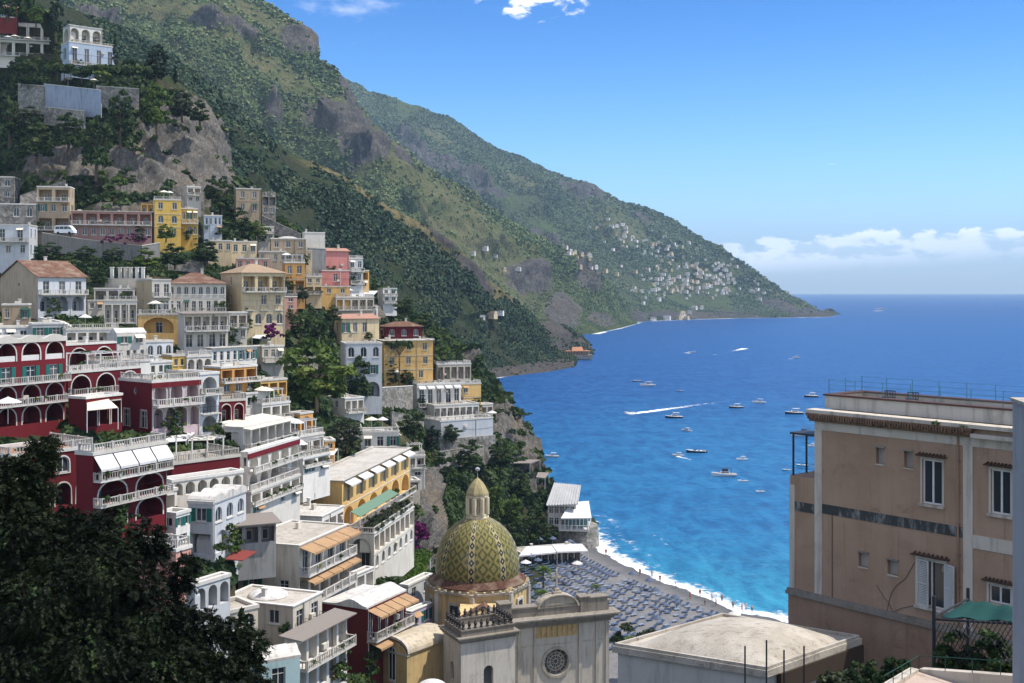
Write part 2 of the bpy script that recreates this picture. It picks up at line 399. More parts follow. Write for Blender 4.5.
h('house', 'tall pink house with blank wall near the end of the ridge', 325,325,349,251,272,66, PINK,'-','', 'shed')
h('house', 'bluish white wing with balconies attached to the tall pink house', 349,349,363,258,284,56, COOLW,'w2b|w2b','', 'flat', rail=1)
h('house', 'lower pink house on an ochre base in front of the tall pink house', 322,322,349,270,286,70, PINK,'w1','', 'flat')
h('house', 'ochre base house below the lower pink house', 322,322,350,286,296,70, BUFF,'w2','', 'flat')
h('house', 'narrow yellow house with loggia beyond the pink houses', 360,360,369,270,289,56, BUFF,'o1|w1','', 'flat')
h('house', 'tiny white house with two balconies furthest along the slope', 383,383,397,288,303,60, WHITE,'w2b|w2b','', 'flat')
# second band
h('house', 'white gabled house with old brown tiled roof and three dark arches', 0,38,86,277,312,42, COOLW,'d3b|a3','r1|-','gable', endmat=BEIG)
h('house', 'beige house with flat terrace below the gabled white house', 2,2,29,304,324,70, BEIG,'w3','', 'flat', W=7)
h('villa', 'white villa with column terrace and canopy below the gabled house', 104,104,137,300,323,70, WHITE,'o4b','', 'flat', rail=1)
h('house', 'white upper pavilion with pergola above the column terrace', 94,94,134,288,301,70, WHITE,'o3','', 'flat')
h('house', 'narrow cream house with two white balconies beside the long tiled house', 135,152,171,279,314,64, WHITE,'d2b|d2b','w1|w1','flat', endmat=CREAM)
h('house', 'buff terrace house with a large dark stone arch doorway', 138,138,179,314,334,76, BUFF,'a1','', 'flat', rail=1)
h('house', 'long white house with terracotta tiled roof and many slim windows', 153,168,226,284,312,72, WHITE,'v8|d8b','w2|w1','hip')
h('house', 'pale terrace house with grey columns and planted balconies below the long tiled house', 182,184,228,314,348,60, PALE,'o5b|d4','', 'mat')
h('restaurant', 'pale terrace restaurant with white awning next to the cream palazzo', 228,229,247,312,342,60, PALE,'o2b|w2','', 'flat')
h('palazzo', 'cream palazzo of four storeys with an open loggia and low hipped roof', 221,242,285,273,329,58, CREAM,'o3b|w3i|v4','w1|w1|-','hip', tilemat='pale')
h('house', 'cream house with pink shed roof on the rocks above the trees', 334,341,379,319,339,60, CREAM,'w4','w1','shed')
h('house', 'white glazed roof room behind the pink shed roof', 362,362,378,306,320,60, WHITE,'w3','', 'flat')
h('house', 'dark red house with hipped terracotta roof and white windows', 383,386,422,327,339,70, REDD,'v3','w1','hip')
h('house', 'dark red tower block with a white arch next to the buff yellow house', 419,419,434,339,370,60, REDD,'v1|-','', 'flat')
h('house', 'tall bluish white house with arched windows beside the umbrella pine', 345,345,382,343,398,74, COOLW,'v3|w2|a2','', 'flat', W=8)
h('house', 'buff yellow house of three storeys behind the umbrella pine', 384,384,433,340,383,72, BUFF,'w3|w3|w2','', 'flat', W=9, over=1)
h('house', 'pale terrace building with white railing beyond the dark red tower', 437,437,471,364,380,68, PALE,'o5','', 'flat', rail=1)
h('restaurant', 'white restaurant with a row of white awnings above the cliff', 413,417,461,384,407,66, WHITE,'d5kb','w1','flat', rail=1)
h('house', 'ochre house with flat roof beside the white cliff restaurant', 451,451,481,384,410,66, BUFF,'w1|-','', 'flat', rail=1)
h('house', 'white colonnade storey below the cliff restaurant', 432,434,479,405,422,64, WHITE,'o7b','', 'flat')
h('house', 'bluish white blank terrace house on a stone footing above the sea', 436,440,493,421,441,56, COOLW,'-','', 'flat', rail=1, foot=1)
h('pavilion', 'grey open pavilion at the seaward end of the white terraces', 481,481,493,404,420,60, PALE,'o2','', 'flat')
h('house', 'white house with rooftop posts among dark shrubs', 361,361,399,432,453,80, WHITE,'w3','', 'flat', rail=1, W=7)
h('house', 'small white terrace house with people dining on the roof by the cliff', 398,398,425,456,480,74, WHITE,'o3b|w2','', 'flat', rail=1)
h('house', 'small white house with pale awnings in the middle of the trees', 328,345,364,398,413,48, WHITE,'o3b','w1','flat')
h('house', 'orange house with a big open arch beside the terraces', 288,300,313,413,436,32, ORNG,'a1','w1','flat')
h('house', 'white house with open terrace below the orange arch', 295,300,324,436,455,32, WHITE,'o2b','w1','flat', rail=1)
h('shed', 'plain orange shed among bushes', 325,325,335,440,452,70, ORNG,'w1','', 'flat')
# the dark red hotel and its neighbours
h('house', 'white house with green shutters on the terrace roofs above the red hotel', 28,32,64,323,343,60, COOLW,'w2g','', 'flat')
h('house', 'bluish white low house at the photo edge above the red hotel', -24,-24,31,327,343,60, COOLW,'w4','', 'flat', W=7)
h('restaurant', 'white open terrace building with posts above the red hotel', 66,66,119,329,346,58, WHITE,'o5b','', 'flat', rail=1)
h('house', 'white house with curved gable and two rows of windows', 115,117,146,334,362,48, WHITE,'w2|w4','', 'curved')
h('house', 'bluish white low house with arches beside the curved gable house', 146,146,173,341,360,50, COOLW,'v3','', 'flat')
h('hotel_building', 'largest dark red hotel wing with rows of white trimmed arches and balustrades', -60,-60,66,342,436,26, REDD,'a5pt|d5bg|a5bt|a5t','', 'flat', W=10, scallop=1)
h('hotel_building', 'dark red upper hotel wing with two awning arches under a flat white roof', 66,66,116,344,372,26, REDD,'a2btg','', 'flat', W=8)
h('hotel_building', 'dark red middle hotel wing with two curved white arches and a balustrade', 68,68,141,372,396,26, REDD,'a3btg','', 'flat', rail=1, W=8)
h('hotel_building', 'dark red low hotel wing with a cream sloping canopy before it', 86,86,122,397,428,26, REDD,'o3t','', 'flat', W=3)
h('house', 'lilac white house with two rows of small arches and a dark red end wall', 119,152,200,381,430,38, LRED,'a3bt|a4t','r1|d2t','flat', rail=1, endmat=REDD, redtop=1)
h('house', 'slim white house with stacked arched balconies', 199,200,219,373,434,38, COOLW,'a1bt|a1i|a1','', 'flat', W=7)
h('house', 'small bright yellow house with twin tops among the white roofs', 171,172,186,355,370,50, YELL,'w2','', 'flat')
h('house', 'long white house with a row of windows under a sloping white roof', 206,212,257,347,367,38, WHITE,'w7','w1','flat', over=1)
h('house', 'orange house with balconies below the sloping white roof', 217,221,257,367,397,38, ORNG,'o3b|w3','w1|w1','flat')
h('house', 'dark red house with twin wide arches above a dining terrace', 218,220,245,400,426,56, REDD,'a2t','', 'flat', rail=1)
h('house', 'tan house with openings beside the white terraces', 257,260,287,380,397,40, BUFF,'o3','', 'flat')
h('house', 'white house with flat roof and three windows below the tan house', 243,246,270,393,411,40, WHITE,'w4','', 'flat')
h('restaurant', 'white colonnaded restaurant terrace with tan canvas roof', 238,243,291,429,451,17, WHITE,'o6b','o1','awn')
h('hotel_building', 'white hotel wing with a row of patterned arches and round vents', 241,248,299,452,492,14, WHITE,'a5bt|a5','w1|-','flat', redtop=1)
h('hotel_building', 'dark red curved hotel front with a big arched window seen above the tree', 6,8,94,456,516,36, REDD,'v4t|a4t','', 'terra', W=8, rail=1, Y=112)
h('hotel_building', 'dark red hotel front with four white awnings and green shuttered arches', 93,93,167,453,532,26, REDD,'w4Kb|a2btg|a2t','', 'terra', W=2.2, rail=1)
h('restaurant', 'dark red terrace wall building carrying white posts and dining tables', 167,172,240,463,480,42, REDD,'-','', 'flat', rail=1, W=7)
h('house', 'white building with a row of fan shaped openings under the dark red terrace', 160,172,243,480,513,42, WHITE,'a6|-','-','flat', W=7)
h('house', 'small white house with an awning niche beside the four awning front', 150,153,177,492,518,34, WHITE,'o1b','', 'flat')
h('house', 'small white house with dark green shutters behind the tall tree', 158,176,190,513,550,22, WHITE,'w2g|w1','w1|w1','flat')
h('house', 'white house with scalloped roof and dark green shutters', 188,213,246,502,556,13, COOLW,'v3|a2','w1g|o1','vaults')
h('house', 'white flat roofed house with square columns beside the yellow hotel', 275,322,344,517,548,13, WHITE,'o3b','r2','flat', low=1)
h('house', 'pale grey house with tan awnings over its balconies', 238,299,348,546,606,18, PALE,'d4cb|o5cb','-|w2','flat', low=1)
h('pavilion', 'open terrace with grey matting roof above the red awning', 226,227,276,526,546,66, GREY,'o3','', 'mat')
h('hotel_building', 'buff yellow hotel with white roof and six awning windows over arcade', 298,342,410,481,532,11, BUFF,'d6k|a6b','w1|-','flat', over=1, low=1)
h('hotel_building', 'pale lower hotel wing with one big arch and a planted terrace', 348,374,414,534,574,11, PALE,'o8|v7','a1','terra', low=1, rail=1)
h('house', 'pale grey house with a low white dome on its flat roof behind the tree', 220,293,322,607,662,20, PALE,'d2i|w2','w2|w1','dome', low=1)
h('house', 'white terrace house with dark grey matting roofs and low arches at the photo bottom', 284,297,347,640,700,22, WHITE,'o5b|a5','', 'mat')
h('house', 'dark red house with tan awnings over a white balcony', 322,367,406,609,672,26, MARO,'d5cb|d3c','-|-','curved', low=1)
h('house', 'small lilac house with white roof behind the ochre chapel', 404,411,432,612,634,30, LILA,'w2','', 'flat', low=1)
h('house', 'white walled terrace house beneath the vine pergola', 400,408,432,585,606,24, COOLW,'w2','', 'flat')
h('house', 'pale teal terrace house at the photo bottom beside the dark tree', 256,258,300,664,705,60, stucco('pale_teal_plaster', (.42, .58, .6), .3),'w1','', 'curved')
h('house', 'salmon pink house with wide arches half hidden by the dark tree', 138,176,191,549,612,26, SALM,'a1|-','a2|-','flat', rail=1)
h('house', 'white and pink arched house just beyond the dark tree', 186,195,230,584,640,30, COOLW,'a3|-','a1','flat')

h('house', 'white terrace house with small openings just below the round vents of the white hotel wing', 246,251,300,492,518,14, WHITE,'o5b|w4','','flat', rail=1)
h('house', 'small white roof house squeezed between terraces below the curved gable house', 100,102,150,362,376,40, WHITE,'w4','','flat', rail=1)
h('house', 'white low terrace house beside the small bright yellow house', 186,187,212,356,374,46, WHITE,'a3','','flat', rail=1)
h('house', 'pale low house with blue windows between the palazzo terrace and the orange house', 258,262,284,346,362,50, PALE,'w3b','','flat')
h('house', 'pale stone house below the garden scrub behind the gabled white house', 86,88,104,300,312,66, PALE,'w2','','flat')
h('house', 'low pale block with one arched window in front of the pale domed roof house', 219,223,258,612,640,48, PALE,'v2','','flat')
h('house', 'flat white canopy roofed house behind the dark red house with tan awnings', 329,338,374,583,602,24, WHITE,'o4','w1','flat', low=1)
h('house', 'pale pillar house under the small white dining terrace by the cliff', 400,400,420,481,500,70, PALE,'o1|w1','','flat')
h('house', 'white house with terrace below the orange umbrella', 298,303,330,458,476,26, WHITE,'o2b|w2','w1','flat', rail=1)
h('house', 'white low house beside the dark red twin arches and its dining terrace', 258,262,290,404,420,36, WHITE,'o3b','','flat', rail=1)
h('house', 'pinkish narrow house tucked between the cream palazzo and the orange house', 285,285,297,296,318,62, SALM,'w1|w1|w1','','flat')
h('house', 'white house with small windows below the curved gable house', 138,141,172,362,378,42, WHITE,'w4','','flat')
h('house', 'cream house with terrace among trees left of the pink houses', 306,306,322,276,294,70, CREAM,'w2|o2b','','flat', rail=1)
h('house', 'pale terrace house under the pergola canopy beyond the pink houses', 336,336,374,297,310,62, PALE,'o5b','','flat', rail=1)
h('house', 'small cream house on the slope above the narrow road beside the small blue house', 208,208,232,240,254,72, CREAM,'w3','','flat')
h('house', 'pale house with two balconies behind the white cottage of the ridge', 258,258,274,226,240,70, PALE,'w2b|w2','','flat')
h('house', 'grey stone house above the bluish white house at the photo edge', -26,-26,14,176,200,80, STONE,'v3|w3','','flat', W=7)
# distance, ground plan and height of each
for d in HS:
    th = R(d['th']); Y = d.get('Y') or D(d['c'], d['yb']) * .985
    C = P(d['c'], d['yb'], Y); k = (d['r'] - 512) / F; k2 = (d['l'] - 512) / F
    d['C'] = C; d['Y'] = Y; d['H'] = (d['yb'] - d['yt']) * Y / F
    d['L'] = (k * C.y - C.x) / (math.sin(th) - k * math.cos(th))
    if d['c'] - d['l'] > 5: d['Wd'] = (C.x - k2 * C.y) / (math.cos(th) + k2 * math.sin(th))
    else: d['Wd'] = d.get('W') or min(8., max(4., d['L'] * .6))
    d['Wd'] = min(d['Wd'], 26)

# ------------------------------------------------------------------ terrain sheets
def resample(pl, n):
    pl = np.array(pl, float); s = np.concatenate([[0], np.cumsum(np.hypot(np.diff(pl[:, 0]), np.diff(pl[:, 1])))]); s /= s[-1]
    t = np.linspace(0, 1, n); return np.stack([np.interp(t, s, pl[:, k]) for k in range(pl.shape[1])], 1)
def PPn(a):
    x = (a[..., 0] - 512) / F * a[..., 2]; return np.stack([x, a[..., 2], CH - (a[..., 1] - HZ) / F * a[..., 2]], -1)
def grid_normals(V):
    du = np.gradient(V, axis=1); dv = np.gradient(V, axis=0); n = np.cross(du, dv)
    return n / (np.linalg.norm(n, axis=-1, keepdims=True) + 1e-9)
def grid_quads(nr, nc):
    i = np.arange(nr * nc).reshape(nr, nc)
    return np.stack([i[:-1, :-1], i[:-1, 1:], i[1:, 1:], i[1:, :-1]], -1).reshape(-1, 4)
def pxof(V): 
    return np.stack([512 + F * V[..., 0] / V[..., 1], HZ - F * (V[..., 2] - CH) / V[..., 1]], -1)
def ell(q, items):
    """soft union of ellipses drawn in map coordinates of a slope"""
    m = np.zeros(q.shape[:-1])
    for (x, y, a, b, ang) in items:
        c, s_ = math.cos(R(ang)), math.sin(R(ang)); dx, dy = q[..., 0] - x, q[..., 1] - y
        d = np.hypot((dx * c + dy * s_) / a, (-dx * s_ + dy * c) / b); m = np.maximum(m, np.clip(1.6 - d, 0, 1))
    return m

def hill(name, toe, mids, ridge, nc, nr, amp, wl, rocks=(), dry=(), backdrop=(.35, .5), fine=.25, shore=0):
    """a mountainside lofted from its foot over intermediate lines to its crest and down the far side"""
    lines = [resample(l, nc) for l in [toe] + list(mids) + [ridge]]
    lines = [PPn(l) for l in lines]; T = np.linspace(0, len(lines) - 1, nr)
    V = np.zeros((nr, nc, 3))
    for r_, t in enumerate(T):
        i = min(int(t), len(lines) - 2); f = t - i
        p1, p2 = lines[i], lines[i + 1]; p0 = lines[i - 1] if i > 0 else 2 * p1 - p2; p3 = lines[i + 2] if i + 2 < len(lines) else 2 * p2 - p1
        V[r_] = .5 * (2 * p1 + (p2 - p0) * f + (2 * p0 - 5 * p1 + 4 * p2 - p3) * f * f + (3 * p1 - p0 - 3 * p2 + p3) * f ** 3) if len(lines) > 2 else p1 * (1 - f) + p2 * f
    q = pxof(V); rock = ell(q, rocks); dr = ell(q, dry)
    N = grid_normals(V); N *= np.sign(-(N[..., 1:2]))
    damp = np.ones((nr, 1, 1)); damp[:, 0, 0] = np.clip(np.linspace(0, 1, nr) * 6, .05, 1)
    hgt = np.clip(np.linspace(1, 0, nr) * 5, .35, 1)[:, None, None]
    n = ridged(V / wl, 4) * .8 + fbm(V / (wl * .45) + 5, 4) * .5
    n = n + .35 * ridged(V * np.array([1, 1, .6]) / (wl * .3) + 8, 3)
    cl = ridged(V * np.array([1, 1, .3]) / (wl * .22) + 3, 5)
    hgt = hgt * np.clip(V[..., 2:3] / (amp * 2.2), .1, 1)
    V = V + N * damp * hgt * amp * (n[..., None] + fine * (fbm(V / (wl * .12), 3))[..., None]) + N * (damp * hgt) * (amp * .7 * rock * cl)[..., None]
    back = []
    last = V[-1]
    for k in range(1, 7):
        b = last.copy(); b[:, 1] *= 1 + backdrop[0] * k / 6; b[:, 0] = b[:, 0] * (1 + backdrop[0] * k / 6) ; b[:, 2] = last[:, 2] - (last[:, 2] + 20) * (k / 6) ** .9
        back.append(b)
    if shore: V[0, :, 2] = np.minimum(V[0, :, 2], -1.5)
    VV = np.concatenate([V, np.array(back)], 0); z6 = np.zeros((6, nc))
    return VV, grid_quads(nr + 6, nc), np.concatenate([rock, z6], 0), np.concatenate([dr, z6], 0), V, N

def clumps(name, pts, rad, K, mat, kind='stuff', squash=.85, cs=.62, parent=None, tint=None, seed=3):
    """bushes and small trees as bunches of leaf faces facing outwards"""
    g = np.random.default_rng(seed); n = len(pts)
    d = g.normal(size=(n, K, 3)); d[..., 2] = np.abs(d[..., 2]) * .9 + .05 * d[..., 2]; d /= np.linalg.norm(d, axis=-1, keepdims=True)
    rr = g.uniform(.55, 1.05, (n, K, 1)); c = pts[:, None] + d * rr * rad[:, None, None] * np.array([1, 1, squash])
    nn = d + g.normal(size=d.shape) * .45; nn /= np.linalg.norm(nn, axis=-1, keepdims=True)
    a = np.cross(nn, g.normal(size=d.shape)); a /= np.linalg.norm(a, axis=-1, keepdims=True); b = np.cross(nn, a)
    sz = rad[:, None, None] * cs * g.uniform(.6, 1.2, (n, K, 1))
    a = a * sz; b = b * sz * g.uniform(.55, .9, (n, K, 1))
    V = np.stack([c - a - b * .6, c + a * .5 - b, c + a + b * .6, c - a * .4 + b], 2).reshape(-1, 3)
    Q = np.arange(n * K * 4).reshape(-1, 4)
    t = g.uniform(0, 1, n) if tint is None else tint
    t = np.clip(t[:, None] + g.normal(size=(n, K)) * .1, 0, 1); t = np.repeat(t.ravel(), 4)
    me = np_mesh(name, V, Q, mat, {'tint': t}, smooth=False)
    o = link(name, me, parent); 
    if kind: o['kind'] = kind
    return o

def scatter(V, N, n, mask, seed, jitter=.5):
    """n points on a sheet, weighted by mask (per vertex), evenly over the sheet's cells"""
    g = np.random.default_rng(seed); nr, nc = V.shape[:2]
    m = mask[:-1, :-1].ravel(); m = m / m.sum(); idx = g.choice(len(m), n, p=m); r_, c_ = np.divmod(idx, nc - 1)
    u, v = g.uniform(0, 1, n)[:, None], g.uniform(0, 1, n)[:, None]
    return (V[r_, c_] * (1 - u) + V[r_, c_ + 1] * u) * (1 - v) + (V[r_ + 1, c_] * (1 - u) + V[r_ + 1, c_ + 1] * u) * v
def cellarea(V):
    du = np.linalg.norm(np.gradient(V, axis=1), axis=-1); dv = np.linalg.norm(np.gradient(V, axis=0), axis=-1); return du * dv

# --- far cape with the white village
toe = [(545, 334, 1800), (600, 325, WY(324)), (640, 321.5, WY(321.5)), (665, 320.5, WY(320.5)), (700, 319, WY(319)), (760, 318, WY(318)), (800, 317.5, WY(317.5)), (826, 317, WY(317)), (839, 316.6, WY(316.6))]
mid = [(400, 210, 2750), (480, 240, 2750), (560, 255, 2700), (640, 285, 2760), (700, 302, 2860), (760, 308, 2900), (800, 312, 2900), (826, 314.3, 2920), (838.5, 315.8, 2950)]
rid = [(300, 55, 3500), (340, 80, 3450), (370, 93, 3420), (400, 104, 3400), (450, 124, 3350), (480, 140, 3300), (505, 152, 3300), (540, 165, 3250), (565, 180, 3250), (592, 189, 3200), (625, 206, 3200), (655, 213, 3150), (672, 222, 3120), (690, 236, 3100), (720, 250, 3060), (745, 268, 3030), (765, 282, 3010), (790, 297, 2990), (806, 303, 2980), (815, 309, 2970), (822, 311.5, 2960), (826, 309.5, 2960), (832, 309, 2960), (837, 313, 2955)]
rk = [(565, 200, 22, 8, 30), (590, 196, 14, 7, 20), (640, 225, 14, 6, 20), (700, 316, 70, 3.5, 2), (790, 311, 36, 5, 18), (820, 313, 18, 5, 0), (630, 316, 26, 6, 20), (470, 190, 40, 10, 35), (420, 165, 30, 8, 35), (540, 260, 20, 10, 30)]
fV, fQ, fR, fD, fS, fN = hill('x', toe, [mid], rid, 260, 110, 55, 330, rk, [(430, 140, 30, 8, 25), (520, 190, 20, 8, 25), (620, 240, 30, 14, 20)], shore=1)
M_FAR = terrainmat('far_slope', (.09, .11, .055), (.1, .14, .055), (.17, .17, .085), (.17, .165, .152), (.105, .1, .092), .006)
cape = link('hill_cape', np_mesh('hill_cape', fV.reshape(-1, 3), fQ, M_FAR, {'rock': fR.ravel(), 'dry': fD.ravel()})); cape['kind'] = 'structure'
# --- the big mountain
toe = [(-200, 250, 950), (-50, 240, 1000), (100, 235, 1050), (200, 260, 1080), (300, 310, 1130), (400, 345, 1230), (480, 352, 1330), (560, 343, 1480), (592, 334.5, WY(334)), (604, 331.5, WY(331.5)), (620, 328.2, WY(328.2)), (634, 324.5, WY(324.5)), (643, 321.6, WY(321.6))]
m1 = [(-250, 100, 1250), (-50, 90, 1250), (100, 120, 1250), (200, 150, 1250), (280, 200, 1280), (370, 250, 1370), (450, 290, 1480), (530, 305, 1650), (575, 306, 1780), (598, 313, 1900), (617, 318, 2080), (632, 320, 2250), (642, 321, 2440)]
rid = [(-300, -260, 1650), (-100, -210, 1600), (100, -100, 1550), (190, -45, 1530), (232, -12, 1510), (258, 3, 1500), (282, 16, 1490), (299, 27, 1480), (308, 34, 1475), (311, 56, 1465), (322, 65, 1460), (331, 70, 1460), (341, 84, 1465), (351, 106, 1480), (362, 124, 1500), (385, 140, 1540), (410, 158, 1580), (440, 180, 1640), (470, 200, 1700), (500, 219, 1780), (540, 241, 1900), (575, 262, 2010), (600, 280, 2120), (618, 296, 2220), (632, 310, 2350), (642, 320, 2440)]
rk = [(297, 44, 17, 14, 10), (222, 42, 34, 9, 12), (268, 124, 10, 14, 0), (330, 130, 34, 17, 20), (345, 150, 22, 22, 0), (560, 316, 18, 14, 30), (600, 322, 16, 6, 10), (100, 30, 20, 12, 10), (520, 285, 22, 10, 30), (575, 285, 20, 8, 35), (345, 95, 9, 22, -15), (395, 160, 14, 6, 40)]
dr = [(360, 140, 50, 22, 35), (420, 200, 90, 26, 38), (250, 75, 60, 14, 20), (180, 20, 70, 12, 15), (330, 40, 22, 16, 20), (480, 260, 70, 22, 38), (250, 20, 50, 10, 25)]
mV, mQ, mR, mD, mS, mN = hill('x', toe, [m1], rid, 360, 160, 46, 230, rk, dr, shore=0)
M_MID = terrainmat('mountain_slope', (.1, .115, .052), (.115, .15, .056), (.18, .17, .08), (.2, .185, .165), (.115, .105, .093), .011)  # slope colours lightened to imitate haze over distance
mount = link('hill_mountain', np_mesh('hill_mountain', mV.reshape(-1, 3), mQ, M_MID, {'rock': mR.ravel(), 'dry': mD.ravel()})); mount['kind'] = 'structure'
# --- the dark spur behind the town
toe = [(-200, 330, 430), (0, 320, 430), (150, 300, 430), (250, 310, 440), (330, 350, 470), (390, 395, 560), (430, 397, 640), (470, 388, WY(388)), (490, 378.5, WY(378.5)), (520, 375, WY(375)), (550, 371.5, WY(371.5)), (575, 367, WY(367)), (577, 360, WY(360)), (584, 356.5, WY(356.5)), (594, 354.5, WY(354.5))]
m1 = [(-200, 180, 560), (0, 170, 560), (150, 190, 570), (230, 210, 590), (310, 260, 620), (390, 310, 700), (440, 332, 780), (480, 345, 830), (505, 352, 860), (530, 356, 900), (552, 359, 940), (566, 356, 990), (576, 352, 1030), (584, 350, 1080), (593, 352.5, 1130)]
rid = [(-200, -40, 690), (0, -10, 700), (80, 15, 700), (130, 36, 700), (165, 58, 700), (190, 77, 700), (215, 100, 705), (258, 139, 715), (300, 162, 730), (350, 187, 750), (400, 213, 780), (432, 233, 810), (460, 255, 850), (490, 284, 910), (520, 308, 980), (545, 322, 1040), (565, 329, 1080), (578, 335, 1110), (588, 342, 1130), (594, 351, 1140)]
rk = [(515, 372, 40, 5, -6), (555, 340, 20, 14, 35), (582, 346, 12, 10, 30), (470, 275, 26, 7, 45), (440, 240, 16, 5, 40), (545, 368, 34, 6, -8), (160, 140, 20, 10, 30)]
dr = [(440, 244, 46, 9, 38), (485, 282, 36, 10, 42), (400, 217, 44, 6, 30), (345, 188, 44, 4, 27)]
sV, sQ, sR, sD, sS, sN = hill('x', toe, [m1], rid, 320, 140, 17, 90, rk, dr, shore=0)
M_SPUR = terrainmat('spur_slope', (.05, .055, .03), (.045, .066, .027), (.25, .2, .095), (.16, .145, .13), (.085, .078, .07), .03)  # slope colours darkened, painted aerial perspective against the hazier mountain
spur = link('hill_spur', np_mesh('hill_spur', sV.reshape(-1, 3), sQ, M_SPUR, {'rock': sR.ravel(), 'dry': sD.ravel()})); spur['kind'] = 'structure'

# --- the town slope itself
SIL = np.array([(-160, -20), (0, -8), (30, 2), (52, 14), (62, 30), (100, 42), (120, 62), (150, 66), (175, 80), (200, 100), (222, 140), (234, 178), (262, 200), (285, 225), (325, 245), (358, 262), (392, 300), (440, 330), (462, 352), (490, 378), (505, 398), (522, 430), (536, 455), (545, 480), (552, 500), (575, 515), (592, 536)], float)
BOT = np.array([(-160, 760), (380, 760), (430, 720), (470, 650), (505, 580), (520, 556), (592, 546)], float)
nc, nr = 430, 270
cx = np.linspace(-160, 592, nc); tt = np.linspace(0, 1, nr)[:, None]
gy = np.interp(cx, BOT[:, 0], BOT[:, 1])[None] * (1 - tt) + np.interp(cx, SIL[:, 0], SIL[:, 1])[None] * tt
gx = np.broadcast_to(cx, gy.shape)
DY = Dn(gx, gy)
rock = ell(np.stack([gx, gy], -1), [(184, 156, 52, 54, 25), (75, 168, 44, 20, 0), (140, 175, 50, 22, 10), (120, 215, 24, 10, 0), (425, 545, 16, 44, -8), (420, 500, 12, 24, 0), (530, 470, 22, 40, -20), (560, 530, 26, 16, 0), (505, 430, 18, 22, -20), (360, 318, 20, 12, 0), (470, 360, 10, 6, 0)])
tV = PPn(np.stack([gx, gy, DY * (1.015 + .0 * gy)], -1)); tN = grid_normals(tV); tN *= np.sign(-tN[..., 1:2])
cl = ridged(tV * np.array([1, 1, .28]) / 16, 5)
tV = tV + tN * (rock * (5.5 * cl + 2.2 * ridged(tV * np.array([1, 1, .5]) / 5.5 + 2, 4)) + 1.3 * fbm(tV / 14, 4) + .9 * rock * fbm(tV / 1.6, 3))[..., None]
q = pxof(tV); Ycut = tV[..., 1].copy(); RECT = []
for d in HS:                                           # cut level platforms into the slope behind and under every house
    sx = (q[..., 0] - 512) / F; th = R(d['th']); C = d['C']
    s = (sx * C.y - C.x) / (math.sin(th) - sx * math.cos(th)); fy = C.y + np.clip(s, 0, d['L']) * math.cos(th)
    ey = C.y + np.clip((C.x - sx * C.y) / (math.cos(th) + sx * math.sin(th)), 0, d['Wd']) * math.sin(th)
    need = np.where(q[..., 0] >= d['c'], fy, ey) + 1.2
    ins = (q[..., 0] > d['l'] - 1.5) & (q[..., 0] < d['r'] + 1.5) & (q[..., 1] > d['yt'] - 3) & (q[..., 1] < d['yb'] + 1)
    Ycut = np.where(ins, np.maximum(Ycut, need), Ycut); RECT.append((d['l'] - 2, d['r'] + 2, d['yt'] - 1, d['yb'] + 3))
sc = (Ycut / tV[..., 1])[..., None]
tV = np.array([0, 0, CH]) + (tV - np.array([0, 0, CH])) * sc
back = []
for k in range(1, 8):
    b = tV[-1].copy(); b[:, :2] *= (1 + .022 * k); b[:, 2] -= (b[:, 2] + 6) * min(1, (k / 7) ** 1.3); back.append(b)
TV = np.concatenate([tV, np.array(back)], 0); zz = np.zeros((7, nc))
M_TOWN = terrainmat('town_slope', (.08, .07, .042), (.05, .066, .028), (.18, .15, .08), (.27, .25, .22), (.15, .137, .12), .09)
town = link('terrain', np_mesh('terrain', TV.reshape(-1, 3), grid_quads(nr + 7, nc), M_TOWN, {'rock': np.concatenate([rock, zz]).ravel(), 'dry': np.concatenate([fbm(tV / 30, 3) * .8, zz]).ravel()})); town['kind'] = 'structure'

# --- the ground around and below the viewpoint, down to the piazza behind the beach
ys = np.linspace(-30, 300, 60); xs = np.linspace(-130, 90, 50); GX, GY = np.meshgrid(xs, ys)
GZ = np.maximum(54 - .44 * GY, 2.2 + np.clip(-GX - 5, 0, 200) * .02) - np.clip(GX - 8, 0, 200) * np.clip((GY - 130) / 60, 0, 1) * .4
GZ = np.minimum(GZ, 48); GV = np.stack([GX, GY, GZ], -1)
grd = link('ground', np_mesh('ground', GV.reshape(-1, 3), grid_quads(60, 50), M_TOWN, {'rock': np.zeros(3000), 'dry': np.zeros(3000)})); grd['kind'] = 'structure'

# --- vegetation masses
LEAF_FAR = leafmat('far_forest', (.065, .1, .05), (.105, .15, .07), (.17, .19, .09), trans=0)
LEAF_MID = leafmat('mountain_scrub', (.07, .105, .04), (.13, .175, .062), (.2, .205, .088), trans=0)  # paler yellow green: aerial haze put into the leaf colour
LEAF_SPUR = leafmat('spur_forest', (.018, .038, .018), (.04, .068, .027), (.09, .1, .038), trans=0)  # darker green: nearer layer of the aerial perspective painted into the leaves
LEAF_TOWN = leafmat('garden_scrub', (.02, .04, .014), (.05, .08, .022), (.11, .13, .03), trans=.15)
def veg(name, V, N, n, mat, r0, r1, wl, thr, rockm, drym, seed, K=11, area=None):
    rockm = rockm[:V.shape[0]]; drym = drym[:V.shape[0]]; A = cellarea(V) if area is None else area; nz = fbm(V / wl + seed, 4)
    m = A * np.clip((nz - thr) * 5, .02, 1) * np.clip(1 - rockm * 1.3, .03, 1) * np.clip(1 - drym * 1.1, .06, 1)
    pts = scatter(V, N, n, m, seed); rad = np.random.default_rng(seed).uniform(r0, r1, n) ** 1.0
    t = np.clip(fbm(pts / (wl * .6) + 3, 3) * .9 + .42 + np.random.default_rng(seed + 1).normal(size=n) * .16, 0, 1)
    return clumps(name, pts, rad, K, mat, tint=t, seed=seed, squash=.62)
